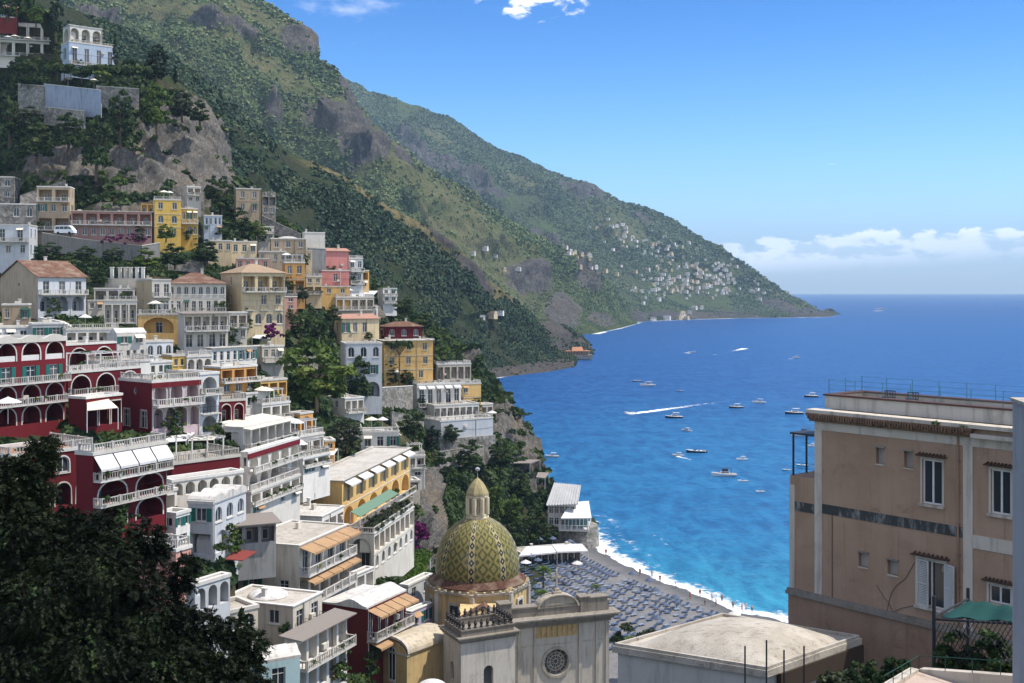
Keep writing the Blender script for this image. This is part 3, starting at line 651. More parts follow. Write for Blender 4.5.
veg('far_forest', fS, fN, 34000, LEAF_FAR, 2.4, 5.6, 160, -.22, fR, fD, 21, K=9)
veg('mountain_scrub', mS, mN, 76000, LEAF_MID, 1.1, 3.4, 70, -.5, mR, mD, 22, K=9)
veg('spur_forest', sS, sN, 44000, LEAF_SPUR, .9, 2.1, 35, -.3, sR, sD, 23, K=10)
qq = pxof(tV); free = np.ones(qq.shape[:2])
for (l, r_, t_, b_) in RECT: free[(qq[..., 0] > l) & (qq[..., 0] < r_) & (qq[..., 1] > t_) & (qq[..., 1] < b_ + 5)] = 0
veg('garden_scrub', tV, tN, 13000, LEAF_TOWN, .5, 1.7, 9, -.28, rock * .95, rock * 0, 24, K=14, area=free * (.4 + tV[..., 1] / 300) * (gx > -40))

# ------------------------------------------------------------------ sea
def seamat():
    m, t, b = newmat('sea_water'); g = t.n('NewGeometry'); pos = g.outputs['Position']; sx = t.n('SeparateXYZ'); t.link(pos, sx.inputs[0])
    big = t.noise(t.mapping(pos, (1, .5, 1)), .006, 4, .55); pat = t.noise(t.mapping(pos, (.6, 1, 1)), .035, 6, .68); fin = t.noise(t.mapping(pos, (1, .33, 1)), .2, 6, .8, .5)
    d = t.math('ADD', sx.outputs[1], t.math('MULTIPLY', t.math('SUBTRACT', big, .5), 240.))
    c = t.mix(t.ramp(d, 195., 310.), (.03, .24, .36), (.016, .135, .29)); c = t.mix(t.ramp(d, 330., 720.), c, (.012, .08, .235)); c = t.mix(t.ramp(sx.outputs[1], 700., 4000.), c, (.011, .058, .19))
    c = t.mix(t.ramp(pat, .42, .66, 0., .4), c, t.mix(1., c, (.42, .55, .7), 'MULTIPLY')); c = t.mix(t.ramp(fin, .46, .6, 0., .7), c, t.mix(1., c, (.42, .52, .66), 'MULTIPLY')); c = t.mix(t.ramp(fin, .48, .36, 0., .22), c, t.mix(1., c, (2.8, 1.75, 1.4), 'MULTIPLY'))
    # scattered crests
    wv = t.noise(t.mapping(pos, (.35, 1, 1)), .35, 6, .66)
    c = t.mix(t.ramp(wv, .56, .78, 0., .35), c, (.12, .32, .46))
    t.link(c, b.inputs['Base Color']); b.inputs['Roughness'].default_value = .32; b.inputs['Specular IOR Level'].default_value = .22; b.inputs['IOR'].default_value = 1.33
    bp = t.n('Bump'); bp.inputs['Strength'].default_value = 1.; bp.inputs['Distance'].default_value = 2.2
    w2 = t.noise(t.mapping(pos, (.3, 1, 1)), .11, 6, .68, .4)
    t.link(t.math('ADD', w2, t.math('MULTIPLY', wv, .35)), bp.inputs['Height']); t.link(bp.outputs[0], b.inputs['Normal'])
    return m
sm = MB(); ring = [0, 600, 1500, 4000, 10000, 28000]
sm.poly([(-22000, 60, 0), (22000, 60, 0), (22000, 22000, 0), (-22000, 22000, 0)])
sea = sm.build('sea', seamat()); sea['kind'] = 'structure'

# ------------------------------------------------------------------ beach and surf
SH = [Wp(*p) for p in ((578, 520), (590, 533), (600, 549), (618, 562), (640, 573), (690, 593), (730, 609), (770, 619.5), (800, 627))]
e = SH[-1] - SH[-2]; SH += [SH[-1] + e * 1.5, SH[-1] + e * 4]
SHN = []
for i in range(len(SH)):
    t = (SH[min(i + 1, len(SH) - 1)] - SH[max(i - 1, 0)]).normalized(); SHN.append(Vector((-t.y, t.x, 0)) * 1)   # towards the water
    if SHN[-1].x < 0: SHN[-1] = -SHN[-1]
def shore_strip(offs, nsub=14):
    pts, nr_ = [], []
    for i in range(len(SH) - 1):
        for k in range(nsub):
            f = k / nsub; pts.append(SH[i].lerp(SH[i + 1], f)); nr_.append(SHN[i].lerp(SHN[i + 1], f).normalized())
    pts = np.array(pts); nr_ = np.array(nr_)
    wob = fbm(pts / 9, 3) * 2.2 + fbm(pts / 3 + 4, 2) * .7
    return pts, nr_, wob
pts, nrm, wob = shore_strip(0)
rows = []
for off, z in ((3, -.9), (0, .12), (-5, .55), (-12, 1.3), (-22, 2.0), (-34, 2.3), (-60, 2.6), (-110, 2.9)):
    p = pts + nrm * (off + (wob * .6 if off > -6 else 0)[:, None] if not np.isscalar(wob * .6 if off > -6 else 0) else off); p[:, 2] = z + fbm(p / 4, 2) * .12; rows.append(p)
BV = np.array(rows)
mb_, t, b = newmat('beach_pebbles'); pos = t.n('NewGeometry').outputs['Position']
n1 = t.noise(pos, .5, 5); n2 = t.noise(pos, 4, 5, .7); z_ = t.n('SeparateXYZ'); t.link(pos, z_.inputs[0])
c = t.mix(t.ramp(n2, .3, .7), (.12, .115, .11), (.2, .19, .18)); c = t.mix(t.ramp(n1, .4, .7, 0., .5), c, (.09, .088, .085)); c = t.mix(t.ramp(z_.outputs[2], .15, .75, .75, 0.), c, (.05, .05, .05))
t.link(c, b.inputs['Base Color']); b.inputs['Roughness'].default_value = .9
beach = link('beach', np_mesh('beach', BV.reshape(-1, 3), grid_quads(len(rows), len(pts)), mb_)); beach['kind'] = 'structure'

def foammat(name, lo, hi, sc, attr=True):
    m, t, b = newmat(name); pos = t.n('NewGeometry').outputs['Position']; a = t.n('Attribute'); a.attribute_name = 'tint'
    nz = t.noise(pos, sc, 6, .68, .6); f = t.math('ADD', t.math('MULTIPLY', t.math('SUBTRACT', nz, .5), 1.5), a.outputs['Fac'])
    b.inputs['Base Color'].default_value = (.8, .84, .86, 1); b.inputs['Roughness'].default_value = .8
    t.link(t.ramp(f, lo, hi), b.inputs['Alpha']); return m
FOAM = foammat('foam', .42, .85, .45); WAKE = foammat('wake_foam', .45, .75, .5)
rows, tn = [], []
for off, a in ((-1.6, .15), (-.4, .8), (1., .86), (2.6, .62), (4.6, .42), (6.6, .25), (8.5, .4), (10.5, .2), (15, .1), (17, .3), (19, .05)):
    p = pts + nrm * (off + wob * (1 + max(off, 0) * .06))[:, None]; p[:, 2] = .16 if off < 0 else .05; rows.append(p)
    fade = np.clip(1.25 - np.arange(len(pts)) / len(pts), .75, 1.2) if off > 5 else 1
    tn.append(np.full(len(pts), a) * fade + fbm(pts / 7 + off, 2) * (.16 if off > 4 else .05))
surf = link('surf_foam', np_mesh('surf_foam', np.array(rows).reshape(-1, 3), grid_quads(len(rows), len(pts)), FOAM, {'tint': np.array(tn).ravel()})); surf['kind'] = 'stuff'
# ------------------------------------------------------------------ house builder
def arch_pts(u, v, w_, h_, n=9):
    r_ = w_ / 2; s = min(r_, h_ * .6); y0 = v + h_ - s
    return [(u, v), (u + w_, v)] + [(u + r_ + r_ * math.cos(math.pi * k / n), y0 + s * math.sin(math.pi * k / n)) for k in range(n + 1)]
def rect_pts(u, v, w_, h_): return [(u, v), (u + w_, v), (u + w_, v + h_), (u, v + h_)]
def circ_pts(u, v, w_, n=14): return [(u + w_ / 2 + w_ / 2 * math.cos(2 * math.pi * k / n), v + w_ / 2 + w_ / 2 * math.sin(2 * math.pi * k / n)) for k in range(n)]

def wall_panel(mb, to3, outline, holes, depth, mi=0):
    """a wall face with real openings; to3(u, v, d) maps wall coordinates (d = depth behind the face)"""
    loops = [[Vector((u, v, 0)) for u, v in outline]] + [[Vector((u, v, 0)) for u, v in hp] for hp, _ in holes]
    flat = [p for l in loops for p in l]
    for tri in tessellate_polygon(loops):
        a, b, c = (flat[i] for i in tri)
        if (b - a).cross(c - a).z < 0: a, c = c, a
        mb.poly([to3(p.x, p.y, 0) for p in (a, b, c)], mi)
    for hp, dp in holes:
        n = len(hp)
        for i in range(n):
            (u0, v0), (u1, v1) = hp[i], hp[(i + 1) % n]
            mb.poly([to3(u0, v0, 0), to3(u0, v0, dp), to3(u1, v1, dp), to3(u1, v1, 0)], mi)

WCACHE = {}; BALC = []; FR = random.Random(23)
def q(x): return round(x * 10) / 10
def win_mesh(kind, w_, h_):
    key = (kind, q(w_), q(h_))
    if key in WCACHE: return WCACHE[key]
    w_, h_ = max(.3, q(w_)), max(.3, q(h_)); f = MB(); p = MB(); t = .07
    if kind in 'wdj':
        for x0, x1, z0, z1 in ((0, t, 0, h_), (w_ - t, w_, 0, h_), (t, w_ - t, 0, t), (t, w_ - t, h_ - t, h_)): f.box(x0, x1, -.04, .03, z0, z1)
        if w_ > .75: f.box(w_ / 2 - .04, w_ / 2 + .04, -.045, .03, t, h_ - t)
        if h_ > 1.5: f.box(t, w_ - t, -.035, .02, h_ * .68, h_ * .68 + .05)
        p.poly([(t * .5, .01, t * .5), (w_ - t * .5, .01, t * .5), (w_ - t * .5, .01, h_ - t * .5), (t * .5, .01, h_ - t * .5)])
    else:
        a = arch_pts(0, 0, w_, h_) if kind == 'v' else circ_pts(0, 0, w_)
        cx_ = w_ / 2; cy_ = sum(v for _, v in a) / len(a); n = len(a)
        b = [(cx_ + (u - cx_) * .86, cy_ + (v - cy_) * .9) for u, v in a]
        for i in range(n):
            j = (i + 1) % n; f.prism([(a[i][0], -.05, a[i][1]), (a[j][0], -.05, a[j][1]), (b[j][0], -.05, b[j][1]), (b[i][0], -.05, b[i][1])], [(a[i][0], .03, a[i][1]), (a[j][0], .03, a[j][1]), (b[j][0], .03, b[j][1]), (b[i][0], .03, b[i][1])])
        if kind == 'v': f.box(cx_ - .04, cx_ + .04, -.045, .02, .06, h_ - .1)
        p.poly([(cx_ + (u - cx_) * .93, .01, cy_ + (v - cy_) * .95) for u, v in a])
    r_ = (f.mesh('window', FRAMEW), p.mesh('pane', PANE)); WCACHE[key] = r_; return r_
def shutter_mesh(w_, h_):
    key = ('shut', q(w_), q(h_))
    if key not in WCACHE:
        m = MB(); w_, h_ = q(w_), q(h_)
        m.box(0, w_, -.06, 0, 0, h_)
        n = max(4, int(h_ / .16))
        for k in range(n): m.box(.05, w_ - .05, -.075, -.062, h_ * (k + .2) / n, h_ * (k + .75) / n)
        WCACHE[key] = m.mesh('shutter', SHUT)
    return WCACHE[key]
def ring_trim(mb, to3, pts, wd=.16, d0=-.05, d1=.02, skip_bottom=True):
    n = len(pts); cx_ = sum(p[0] for p in pts) / n; cy_ = min(p[1] for p in pts)
    for i in range(1 if skip_bottom else 0, n):
        (u0, v0), (u1, v1) = pts[i], pts[(i + 1) % n]
        def out(u, v):
            dx, dy = u - cx_, v - cy_ - .2; l_ = math.hypot(dx, dy) or 1; return u + dx / l_ * wd, v + dy / l_ * wd
        a0, a1 = out(u0, v0), out(u1, v1)
        mb.prism([to3(u0, v0, d0), to3(u1, v1, d0), to3(*a1, d0), to3(*a0, d0)], [to3(u0, v0, d1), to3(u1, v1, d1), to3(*a1, d1), to3(*a0, d1)])

def railing(name, parent, pts, mat=None, hgt=.95, z=0., step=.32, closed=False, post=2.2, solid=False):
    """white balustrade along a line: rail, foot rail, posts and balusters"""
    m = MB()
    for a, b in zip(pts[:-1], pts[1:]):
        a = Vector((a[0], a[1], 0)); b = Vector((b[0], b[1], 0)); L_ = (b - a).length
        if L_ < .2: continue
        d = (b - a) / L_; nrm_ = Vector((-d.y, d.x, 0))
        def bx(s0, s1, hw, z0, z1):
            c0, c1 = a + d * s0, a + d * s1; ring_ = [c0 - nrm_ * hw, c1 - nrm_ * hw, c1 + nrm_ * hw, c0 + nrm_ * hw]
            m.prism([(p.x, p.y, z0) for p in ring_], [(p.x, p.y, z1) for p in ring_])
        bx(0, L_, .07, z + hgt - .08, z + hgt); bx(0, L_, .06, z + .02, z + .1)
        n = max(1, round(L_ / post))
        for k in range(n + 1): s = L_ * k / n; bx(max(0, s - .11), min(L_, s + .11), .11, z + .01, z + hgt + .06)
        n = max(2, int(L_ / step))
        for k in range(n): s = L_ * (k + .5) / n; bx(s - .04, s + .04, .04, z + .1, z + hgt - .08)
    return m.build(name, mat or FRAMEW, parent)
def iron_rail(name, parent, pts, hgt=1., z=0., mat=None, step=.5):
    m = MB()
    for a, b in zip(pts[:-1], pts[1:]):
        a = Vector((a[0], a[1], z)); b = Vector((b[0], b[1], z)); up = Vector((0, 0, hgt))
        m.tube(a + up, b + up, .03, 4); m.tube(a + up * .5, b + up * .5, .018, 4); n = max(1, int((b - a).length / step))
        for k in range(n + 1): p = a.lerp(b, k / n); m.tube(p, p + up, .02, 4)
    return m.build(name, mat or IRON, parent)

def facade(root, mb, to3, rot, L, z0, z1, spec, wall_i, depth_default=.22, trimmb=None, extra=None, gable=None, wallm=None):
    """a wall with floors of openings. to3 maps (u, v, d); rot = turn of the wall about Z for parts fixed to it"""
    floors = [f for f in spec.split('|')] if spec else ['-']
    fh = (z1 - z0) / len(floors); holes = []; place = []
    for fi, tok in enumerate(floors):
        zb = z1 - (fi + 1) * fh
        if not tok or tok[0] == '-': continue
        kind = tok[0]; num = ''.join(ch for ch in tok[1:] if ch.isdigit()); fl = ''.join(ch for ch in tok[1:] if not ch.isdigit()); n = int(num or 1)
        bay = L / n; s = min(1., fh / 3.0)
        dims = dict(w=(min(1.25, bay * .5), fh * .5, fh * .32), d=(min(1.35, bay * .55), fh * .74, fh * .04), j=(min(1.3, bay * .55), fh * .74, .04 * fh), v=(min(1.5, bay * .58), fh * .58, fh * .24),
                    a=(bay * .74, fh * .84, fh * .03), o=(bay * .8, fh * .8, fh * .03), r=(min(.9, bay * .4), min(.9, fh * .35), fh * .45))[kind]
        w_, h_, v_ = dims
        if w_ < .28 or h_ < .3: continue
        for k in range(n):
            if kind in 'wvr' and n > 2 and FR.random() < .07: continue
            u = bay * (k + .5) - w_ / 2 + (FR.uniform(-.12, .12) if kind in 'wd' else 0); v = zb + v_
            if kind == 'r': pts_ = circ_pts(u, v, w_)
            elif kind in 'av': pts_ = arch_pts(u, v, w_, h_)
            else: pts_ = rect_pts(u, v, w_, h_)
            dp = {'a': min(2.2, bay * .7), 'o': min(2.6, bay * .85)}.get(kind, .26)
            holes.append((pts_, dp)); place.append((kind, fl, u, v, w_, h_, dp, pts_))
        za = zb + .0
        if 'b' in fl:
            bd = min(1.3, fh * .4); m = MB()
            m.prism([to3(.05, zb - .16, 0.02), to3(L - .05, zb - .16, .02), to3(L - .05, zb - .16, -bd), to3(.05, zb - .16, -bd)], [to3(.05, zb + .02, .02), to3(L - .05, zb + .02, .02), to3(L - .05, zb + .02, -bd), to3(.05, zb + .02, -bd)])
            bo = m.build('balcony', TRIM, root)
            c = [to3(.12, zb, 0), to3(.12, zb, -bd + .08), to3(L - .12, zb, -bd + .08), to3(L - .12, zb, 0)]
            railing('balustrade', bo, c, GREYR if wallm in (REDD, MARO) else RAILW, min(1., fh * .3), zb + .02); BALC.append([root.matrix_basis @ Vector(p) for p in c[1:3]])
        if 'i' in fl:
            for k in range(n):
                u = bay * (k + .5); hw = w_ / 2 + .35; m = MB(); bd = .7
                m.prism([to3(u - hw, zb - .1, .02), to3(u + hw, zb - .1, .02), to3(u + hw, zb - .1, -bd), to3(u - hw, zb - .1, -bd)], [to3(u - hw, zb + .02, .02), to3(u + hw, zb + .02, .02), to3(u + hw, zb + .02, -bd), to3(u - hw, zb + .02, -bd)])
                bo = m.build('balcony', TRIM, root)
                iron_rail('railing', bo, [to3(u - hw + .03, zb, 0), to3(u - hw + .03, zb, -bd + .04), to3(u + hw - .03, zb, -bd + .04), to3(u + hw - .03, zb, 0)], .95, zb)
        if 'c' in fl or 'k' in fl or 'K' in fl:
            am = AWNB if 'c' in fl else AWNW
            spans = [(bay * k + (.08 if 'c' in fl or 'K' in fl else bay * .12), bay * (k + 1) - (.08 if 'c' in fl or 'K' in fl else bay * .12)) for k in range(n)]
            dep, drop = (1.9, .55) if 'c' in fl else ((1.0, fh * .5) if 'K' in fl else (1.3, .55)); zt = zb + fh * (.93 if 'K' not in fl else .95)
            for (u0, u1) in spans:
                m = MB(); m.prism([to3(u0, zt, -.02), to3(u1, zt, -.02), to3(u1, zt - drop, -dep), to3(u0, zt - drop, -dep)], [to3(u0, zt + .04, -.02), to3(u1, zt + .04, -.02), to3(u1, zt - drop + .04, -dep), to3(u0, zt - drop + .04, -dep)])
                m.prism([to3(u0, zt - drop - .22, -dep), to3(u1, zt - drop - .22, -dep), to3(u1, zt - drop - .22, -dep - .03), to3(u0, zt - drop - .22, -dep - .03)], [to3(u0, zt - drop, -dep), to3(u1, zt - drop, -dep), to3(u1, zt - drop, -dep - .03), to3(u0, zt - drop, -dep - .03)])
                m.build('awning', am, root)
    outline = [(0, z0 - 4.), (L, z0 - 4.), (L, z1), (0, z1)]
    if gable: outline = [(0, z0 - 4.), (L, z0 - 4.), (L, z1)] + gable + [(0, z1)]
    wall_panel(mb, to3, outline, holes, depth_default, wall_i)
    for kind, fl, u, v, w_, h_, dp, pts_ in place:
        if 't' in fl and trimmb is not None: tm_ = MB(); ring_trim(tm_, to3, pts_); tm_.build('arch_trim', TRIM, root)
        if kind in 'ao':                                     # loggia: back wall with a dark door in it
            mb.poly([to3(*p, dp) for p in pts_], wall_i)
            if w_ > .7:
                dw = min(1.3, w_ * .5); dh = h_ * .68; du = u + (w_ - dw) / 2
                if 'g' in fl:
                    m = shutter_mesh(dw / 2 * .96, dh)
                    for sx_ in (0, dw / 2): link('door', m, root, to3(du + sx_, v + .02, dp - .02), (0, 0, rot))
                else:
                    fr, pn = win_mesh('d', dw, dh); o = link('door', fr, root, to3(du, v + .02, dp - .06), (0, 0, rot)); link('pane', pn, o)
                if 'p' in fl:
                    m = MB(); m.prism([to3(u, v, .1), to3(u + w_, v, .1), to3(u + w_, v, .3), to3(u, v, .3)], [to3(u, v + h_ * .3, .1), to3(u + w_, v + h_ * .3, .1), to3(u + w_, v + h_ * .3, .3), to3(u, v + h_ * .3, .3)]); m.build('parapet', FRAMEW, root)
        else:
            fr, pn = win_mesh(kind if kind != 'r' else 'r', w_, h_)
            o = link('window', fr, root, to3(u, v, .16), (0, 0, rot)); link('pane', pn, o)
            if 'g' in fl or (kind == 'w' and random.random() < .12):
                sw = w_ * .46; m = shutter_mesh(sw, h_)
                for uu in (u - sw - .03, u + w_ + .03): link('shutter', m, o, Vector((uu - u, -.16, 0)))
            if kind in 'wd' and w_ > .7 and 'k' not in fl and 'c' not in fl and 'K' not in fl and FR.random() < .2:
                m = MB(); A_ = [to3(u - .2, v + h_ + .18, -.01), to3(u + w_ + .2, v + h_ + .18, -.01), to3(u + w_ + .2, v + h_ - .3, -.75), to3(u - .2, v + h_ - .3, -.75)]
                m.prism(A_, [p + Vector((0, 0, .04)) for p in A_]); m.build('awning', FR.choice((AWNC, AWNB, AWNG, AWNC)), root)
            if kind in 'wv' and w_ > .6:
                m = MB(); m.box(-.12, w_ + .12, -.26, .0, -.12, -.01); m.build('sill', TRIM, o)

PIPEM = plain('copper_brown_pipe', (.12, .07, .045), .6)
def add_roof(root, d, L, W, z, kind, short=1.):
    kw = d
    if kind in ('flat', 'dome', 'terra', 'vaults', 'awn'):
        m = MB(); ov = .35 if d.get('over') else .1; ph = .12 if (d.get('low') or d.get('over')) else .3
        rm = TERRA if kind == 'terra' else (ROOFW if (hash_s(d['label']) % 4) else ROOFG)
        m.poly([(0.05, .05, z - .05), (L - .05, .05, z - .05), (L - .05, W - .05, z - .05), (.05, W - .05, z - .05)], 0)
        e0 = .3
        for a in ((-ov, L + ov, -ov, e0), (-ov, L + ov, W - e0, W + ov), (-ov, e0, e0, W - e0), (L - e0, L + ov, e0, W - e0)): m.box(a[0], a[1], a[2], a[3], z - .02 if not d.get('over') else z - .0, z + ph, 1)
        o = m.build('roof', [rm, TRIM if d['wall'] is not BUFF else ROOFW], root)
        if kind == 'dome':
            dm = MB(); r_ = min(L, W) * .36; dm.lathe([(r_ * math.cos(a), r_ * .32 * math.sin(a)) for a in np.linspace(0, 1.5, 7)], n=18); dm.build('dome', ROOFW, o, True, (L * .5, W * .55, z))
        if kind == 'vaults':
            v = MB(); n = 3
            for k in range(n):
                u0, u1 = L * k / n, L * (k + 1) / n; a = [(u0 + (u1 - u0) * (.5 - .5 * math.cos(math.pi * j / 8)), z + .1 + (u1 - u0) * .34 * math.sin(math.pi * j / 8)) for j in range(9)]
                v.prism([(x, -.15, y) for x, y in a], [(x, W + .1, y) for x, y in a])
            v.build('vault', ROOFW, o)
        if kind == 'awn':
            v = MB(); n = 6
            for k in range(n):
                u0, u1 = L * k / n + .06, L * (k + 1) / n - .06; v.prism([(u0, -1.2, z - .1), (u1, -1.2, z - .1), (u1, W * .6, z + .55), (u0, W * .6, z + .55)], [(u0, -1.2, z - .06), (u1, -1.2, z - .06), (u1, W * .6, z + .6), (u0, W * .6, z + .6)])
            v.build('awning', AWNC, root)
        if d.get('rail'): railing('balustrade', root, [(0.15, W - .2), (.15, .12), (L - .15, .12), (L - .15, W - .2)], GREYR if d['wall'] is REDD else RAILW, .75, z + ph); BALC.append([root.matrix_basis @ Vector(p) for p in ((.5, .6, z), (L - .5, .6, z))])
        if d.get('rail') and L > 5 and W > 3.5 and hash_s(d['label']) % 3 == 0:       # roof pergola with creepers
            c = MB(); x0_, x1_, y0_, y1_ = L * .45, L * .92, W * .35, W * .85
            for x in (x0_, x1_):
                for y in (y0_, y1_): c.box(x - .07, x + .07, y - .07, y + .07, z - .04, z + 2.3)
            for k in range(6): x = x0_ + (x1_ - x0_) * k / 5; c.box(x - .04, x + .04, y0_ - .3, y1_ + .3, z + 2.32, z + 2.42)
            for y in (y0_, y1_): c.box(x0_ - .3, x1_ + .3, y - .05, y + .05, z + 2.2, z + 2.3)
            c.build('pergola', FRAMEW, root); BALC.append([root.matrix_basis @ Vector((x0_, (y0_ + y1_) / 2, z + 1.8)), root.matrix_basis @ Vector((x1_, (y0_ + y1_) / 2, z + 1.8))])
        # what stands on flat roofs: chimney, vent hood, tank
        rr = random.Random(hash_s(d['label']))
        if not d.get('rail') and L > 4 and W > 3.5:
            for _ in range(rr.choice((1, 1, 2))):
                x, y = rr.uniform(.6, L - .9), rr.uniform(W * .45, W - .8); c = MB(); hh = rr.uniform(.6, 1.2); c.box(x, x + .5, y, y + .45, z - .04, z + hh); c.box(x - .08, x + .58, y - .08, y + .53, z + hh, z + hh + .1); c.build('chimney', TRIM, o)
            if rr.random() < .35:
                x, y = rr.uniform(.6, L - 1.9), rr.uniform(W * .4, W - 1.2); c = MB(); c.box(x, x + 1., y, y + .4, z - .04, z + .75); c.lathe([(.3, 0), (.3, .06)], x + .5, y - .03, 10); c.build('air_conditioner', PALE, o)
            if rr.random() < .4:
                x, y = rr.uniform(.5, L - .5), rr.uniform(W * .4, W - .5); c = MB(); c.tube((x, y, z - .04), (x, y, z + 2.2), .025, 4)
                for k in range(4): c.tube((x - .35 + .04 * k, y, z + 1.6 + .15 * k), (x + .35 - .04 * k, y, z + 1.6 + .15 * k), .015, 4)
                c.build('antenna', IRON, o)
    elif kind in ('gable', 'hip', 'shed'):
        tm = TILE if d.get('tilemat') != 'pale' else tiles('pale_roof_tiles', (.42, .3, .19), (.3, .22, .15))
        if kind == 'shed': tm = tiles('pink_roof_tiles', (.5, .26, .19), (.36, .2, .15))
        o_ = .4; m = MB(); t = .14
        if kind == 'gable': rh = W * .5 * .4; A = [(-o_, -o_, z - .08), (L + o_, -o_, z - .08), (L + o_, W / 2, z + rh), (-o_, W / 2, z + rh)]; B = [(L + o_, W + o_, z - .08), (-o_, W + o_, z - .08), (-o_, W / 2, z + rh), (L + o_, W / 2, z + rh)]
        if kind == 'hip': rh = min(W, L) * .5 * .42; i_ = min(W / 2, L * .42); A = [(-o_, -o_, z), (L + o_, -o_, z), (L - i_, W / 2, z + rh), (i_, W / 2, z + rh)]; B = [(L + o_, W + o_, z), (-o_, W + o_, z), (i_, W / 2, z + rh), (L - i_, W / 2, z + rh)]
        if kind == 'shed': rh = W * .22; A = [(-o_, -o_, z - .05), (L + o_, -o_, z - .05), (L + o_, W + o_, z + rh), (-o_, W + o_, z + rh)]; B = None
        up = lambda P_: [(x, y, zz_ + t) for x, y, zz_ in P_]
        m.prism(A, up(A))
        if B: m.prism(B, up(B))
        if kind == 'hip':
            for Tt in ([(-o_, W + o_, z), (-o_, -o_, z), (i_, W / 2, z + rh)], [(L + o_, -o_, z), (L + o_, W + o_, z), (L - i_, W / 2, z + rh)]): m.prism(Tt, up(Tt))
        if kind == 'shed': m.poly([(0, W, z), (0, 0, z), (0, W, z + rh)]); m.poly([(L, 0, z), (L, W, z), (L, W, z + rh)]); m.poly([(0, W, z), (L, W, z), (L, W, z + rh), (0, W, z + rh)])
        o = m.build('roof', tm, root)
        c = MB(); c.box(L * .62, L * .62 + .6, W * .6, W * .6 + .5, z + .3, z + rh + 1.); c.box(L * .62 - .08, L * .62 + .68, W * .6 - .08, W * .6 + .58, z + rh + 1., z + rh + 1.12); c.build('chimney', TRIM, o)
    elif kind == 'mat':
        m = MB(); m.prism([(-.5, -.9, z), (L + .5, -.9, z), (L + .5, W + .3, z + .25), (-.5, W + .3, z + .25)], [(-.5, -.9, z + .1), (L + .5, -.9, z + .1), (L + .5, W + .3, z + .35), (-.5, W + .3, z + .35)]); o = m.build('roof', AWNY, root)
    elif kind == 'curved':
        m = MB(); n = 14; top = lambda y: z + .15 + .75 * math.exp(-((y / W - .35) / .22) ** 2); ys_ = [W * k / n for k in range(n + 1)]
        low = [(y, z - .05) for y in ys_]; 
        prof = [(y, top(y)) for y in ys_]
        ring_ = [(0 - .1, y, zz_) for y, zz_ in prof] + [(-.1, W, z - .05), (-.1, 0, z - .05)]
        m.prism(ring_, [(L + .1, y, zz_) for _, y, zz_ in ring_])
        o = m.build('roof', ROOFW, root)
    elif kind == 'open':
        m = MB(); rr = random.Random(5)
        for k in range(5): x = L * k / 5; m.box(x, x + L / 5 * .8, 0, .5, z - .02, z + rr.uniform(.1, 1.4))
        m.build('broken_wall', STONE, root)
def hash_s(s):
    v = 7
    for ch in s: v = (v * 131 + ord(ch)) & 0xffffff
    return v
def block(root, d, x0, y0, z0, L, W, H, floors, end, side, wallm, endm, scallop=False):
    mb = MB(); tr = MB(); z1 = z0 + H; mats = [wallm, endm or wallm]
    gab = None
    if d.get('roof') == 'gable' and x0 == 0: gab = [(W / 2, z1 + W * .5 * .4)]
    facade(root, mb, lambda u, v, dd: Vector((x0 + u, y0 + dd, v)), 0, L, z0, z1, floors, 0, trimmb=tr, wallm=wallm)
    facade(root, mb, lambda u, v, dd: Vector((x0 + dd, y0 + W - u, v)), -math.pi / 2, W, z0, z1, end, 1, trimmb=tr, gable=gab)
    facade(root, mb, lambda u, v, dd: Vector((x0 + L - dd, y0 + u, v)), math.pi / 2, W, z0, z1, side, 0, trimmb=tr, gable=gab)
    mb.poly([(x0 + L, y0 + W, z0 - 4), (x0, y0 + W, z0 - 4), (x0, y0 + W, z1), (x0 + L, y0 + W, z1)], 0)
    mb.poly([(x0, y0, z1 - .06), (x0 + L, y0, z1 - .06), (x0 + L, y0 + W, z1 - .06), (x0, y0 + W, z1 - .06)], 0)
    o = mb.build('wall', mats, root)
    if len(floors.split('|')) > 1 and H > 5 and not scallop and wallm in (CREAM, PALE, ORNG, YELL, BUFF, ROSE, MARO):   # string courses
        n = len(floors.split('|'))
        for k in range(1, n): zb = z0 + H * k / n; tr.box(x0 - .06, x0 + L + .06, y0 - .07, y0 + .02, zb - .28, zb - .18)
    if tr.v: tr.build('string_course', TRIM, root)
    if H > 4 and L > 5:
        for _ in range(FR.choice((1, 1, 2))):
            u = FR.choice((.18, L - .18, L * FR.choice((1 / 3, 2 / 3)) + .05)); pm_ = MB(); pm_.tube((x0 + u, y0 - .09, z0 - 2), (x0 + u, y0 - .09, z1 - .05), .055, 6); pm_.build('drainpipe', FR.choice((PIPEM, GREY, TRIM)), root)
        if FR.random() < .5:
            u, zz_ = FR.uniform(.1, .85) * L, z0 + H * FR.choice((.3, .62)); pm_ = MB(); pm_.box(x0 + u, x0 + u + .8, y0 - .36, y0 - .02, zz_, zz_ + .55); pm_.build('air_conditioner', PALE, root)
        if FR.random() < .6:
            pm_ = MB(); n_ = 6; pts_ = [(x0 + L * k / n_, y0 - .05, z0 + H * .52 - .25 * math.sin(math.pi * (k % 3) / 3)) for k in range(n_ + 1)]
            for a_, b_ in zip(pts_[:-1], pts_[1:]): pm_.tube(a_, b_, .02, 4)
            pm_.build('cable', IRON, root)
    return o
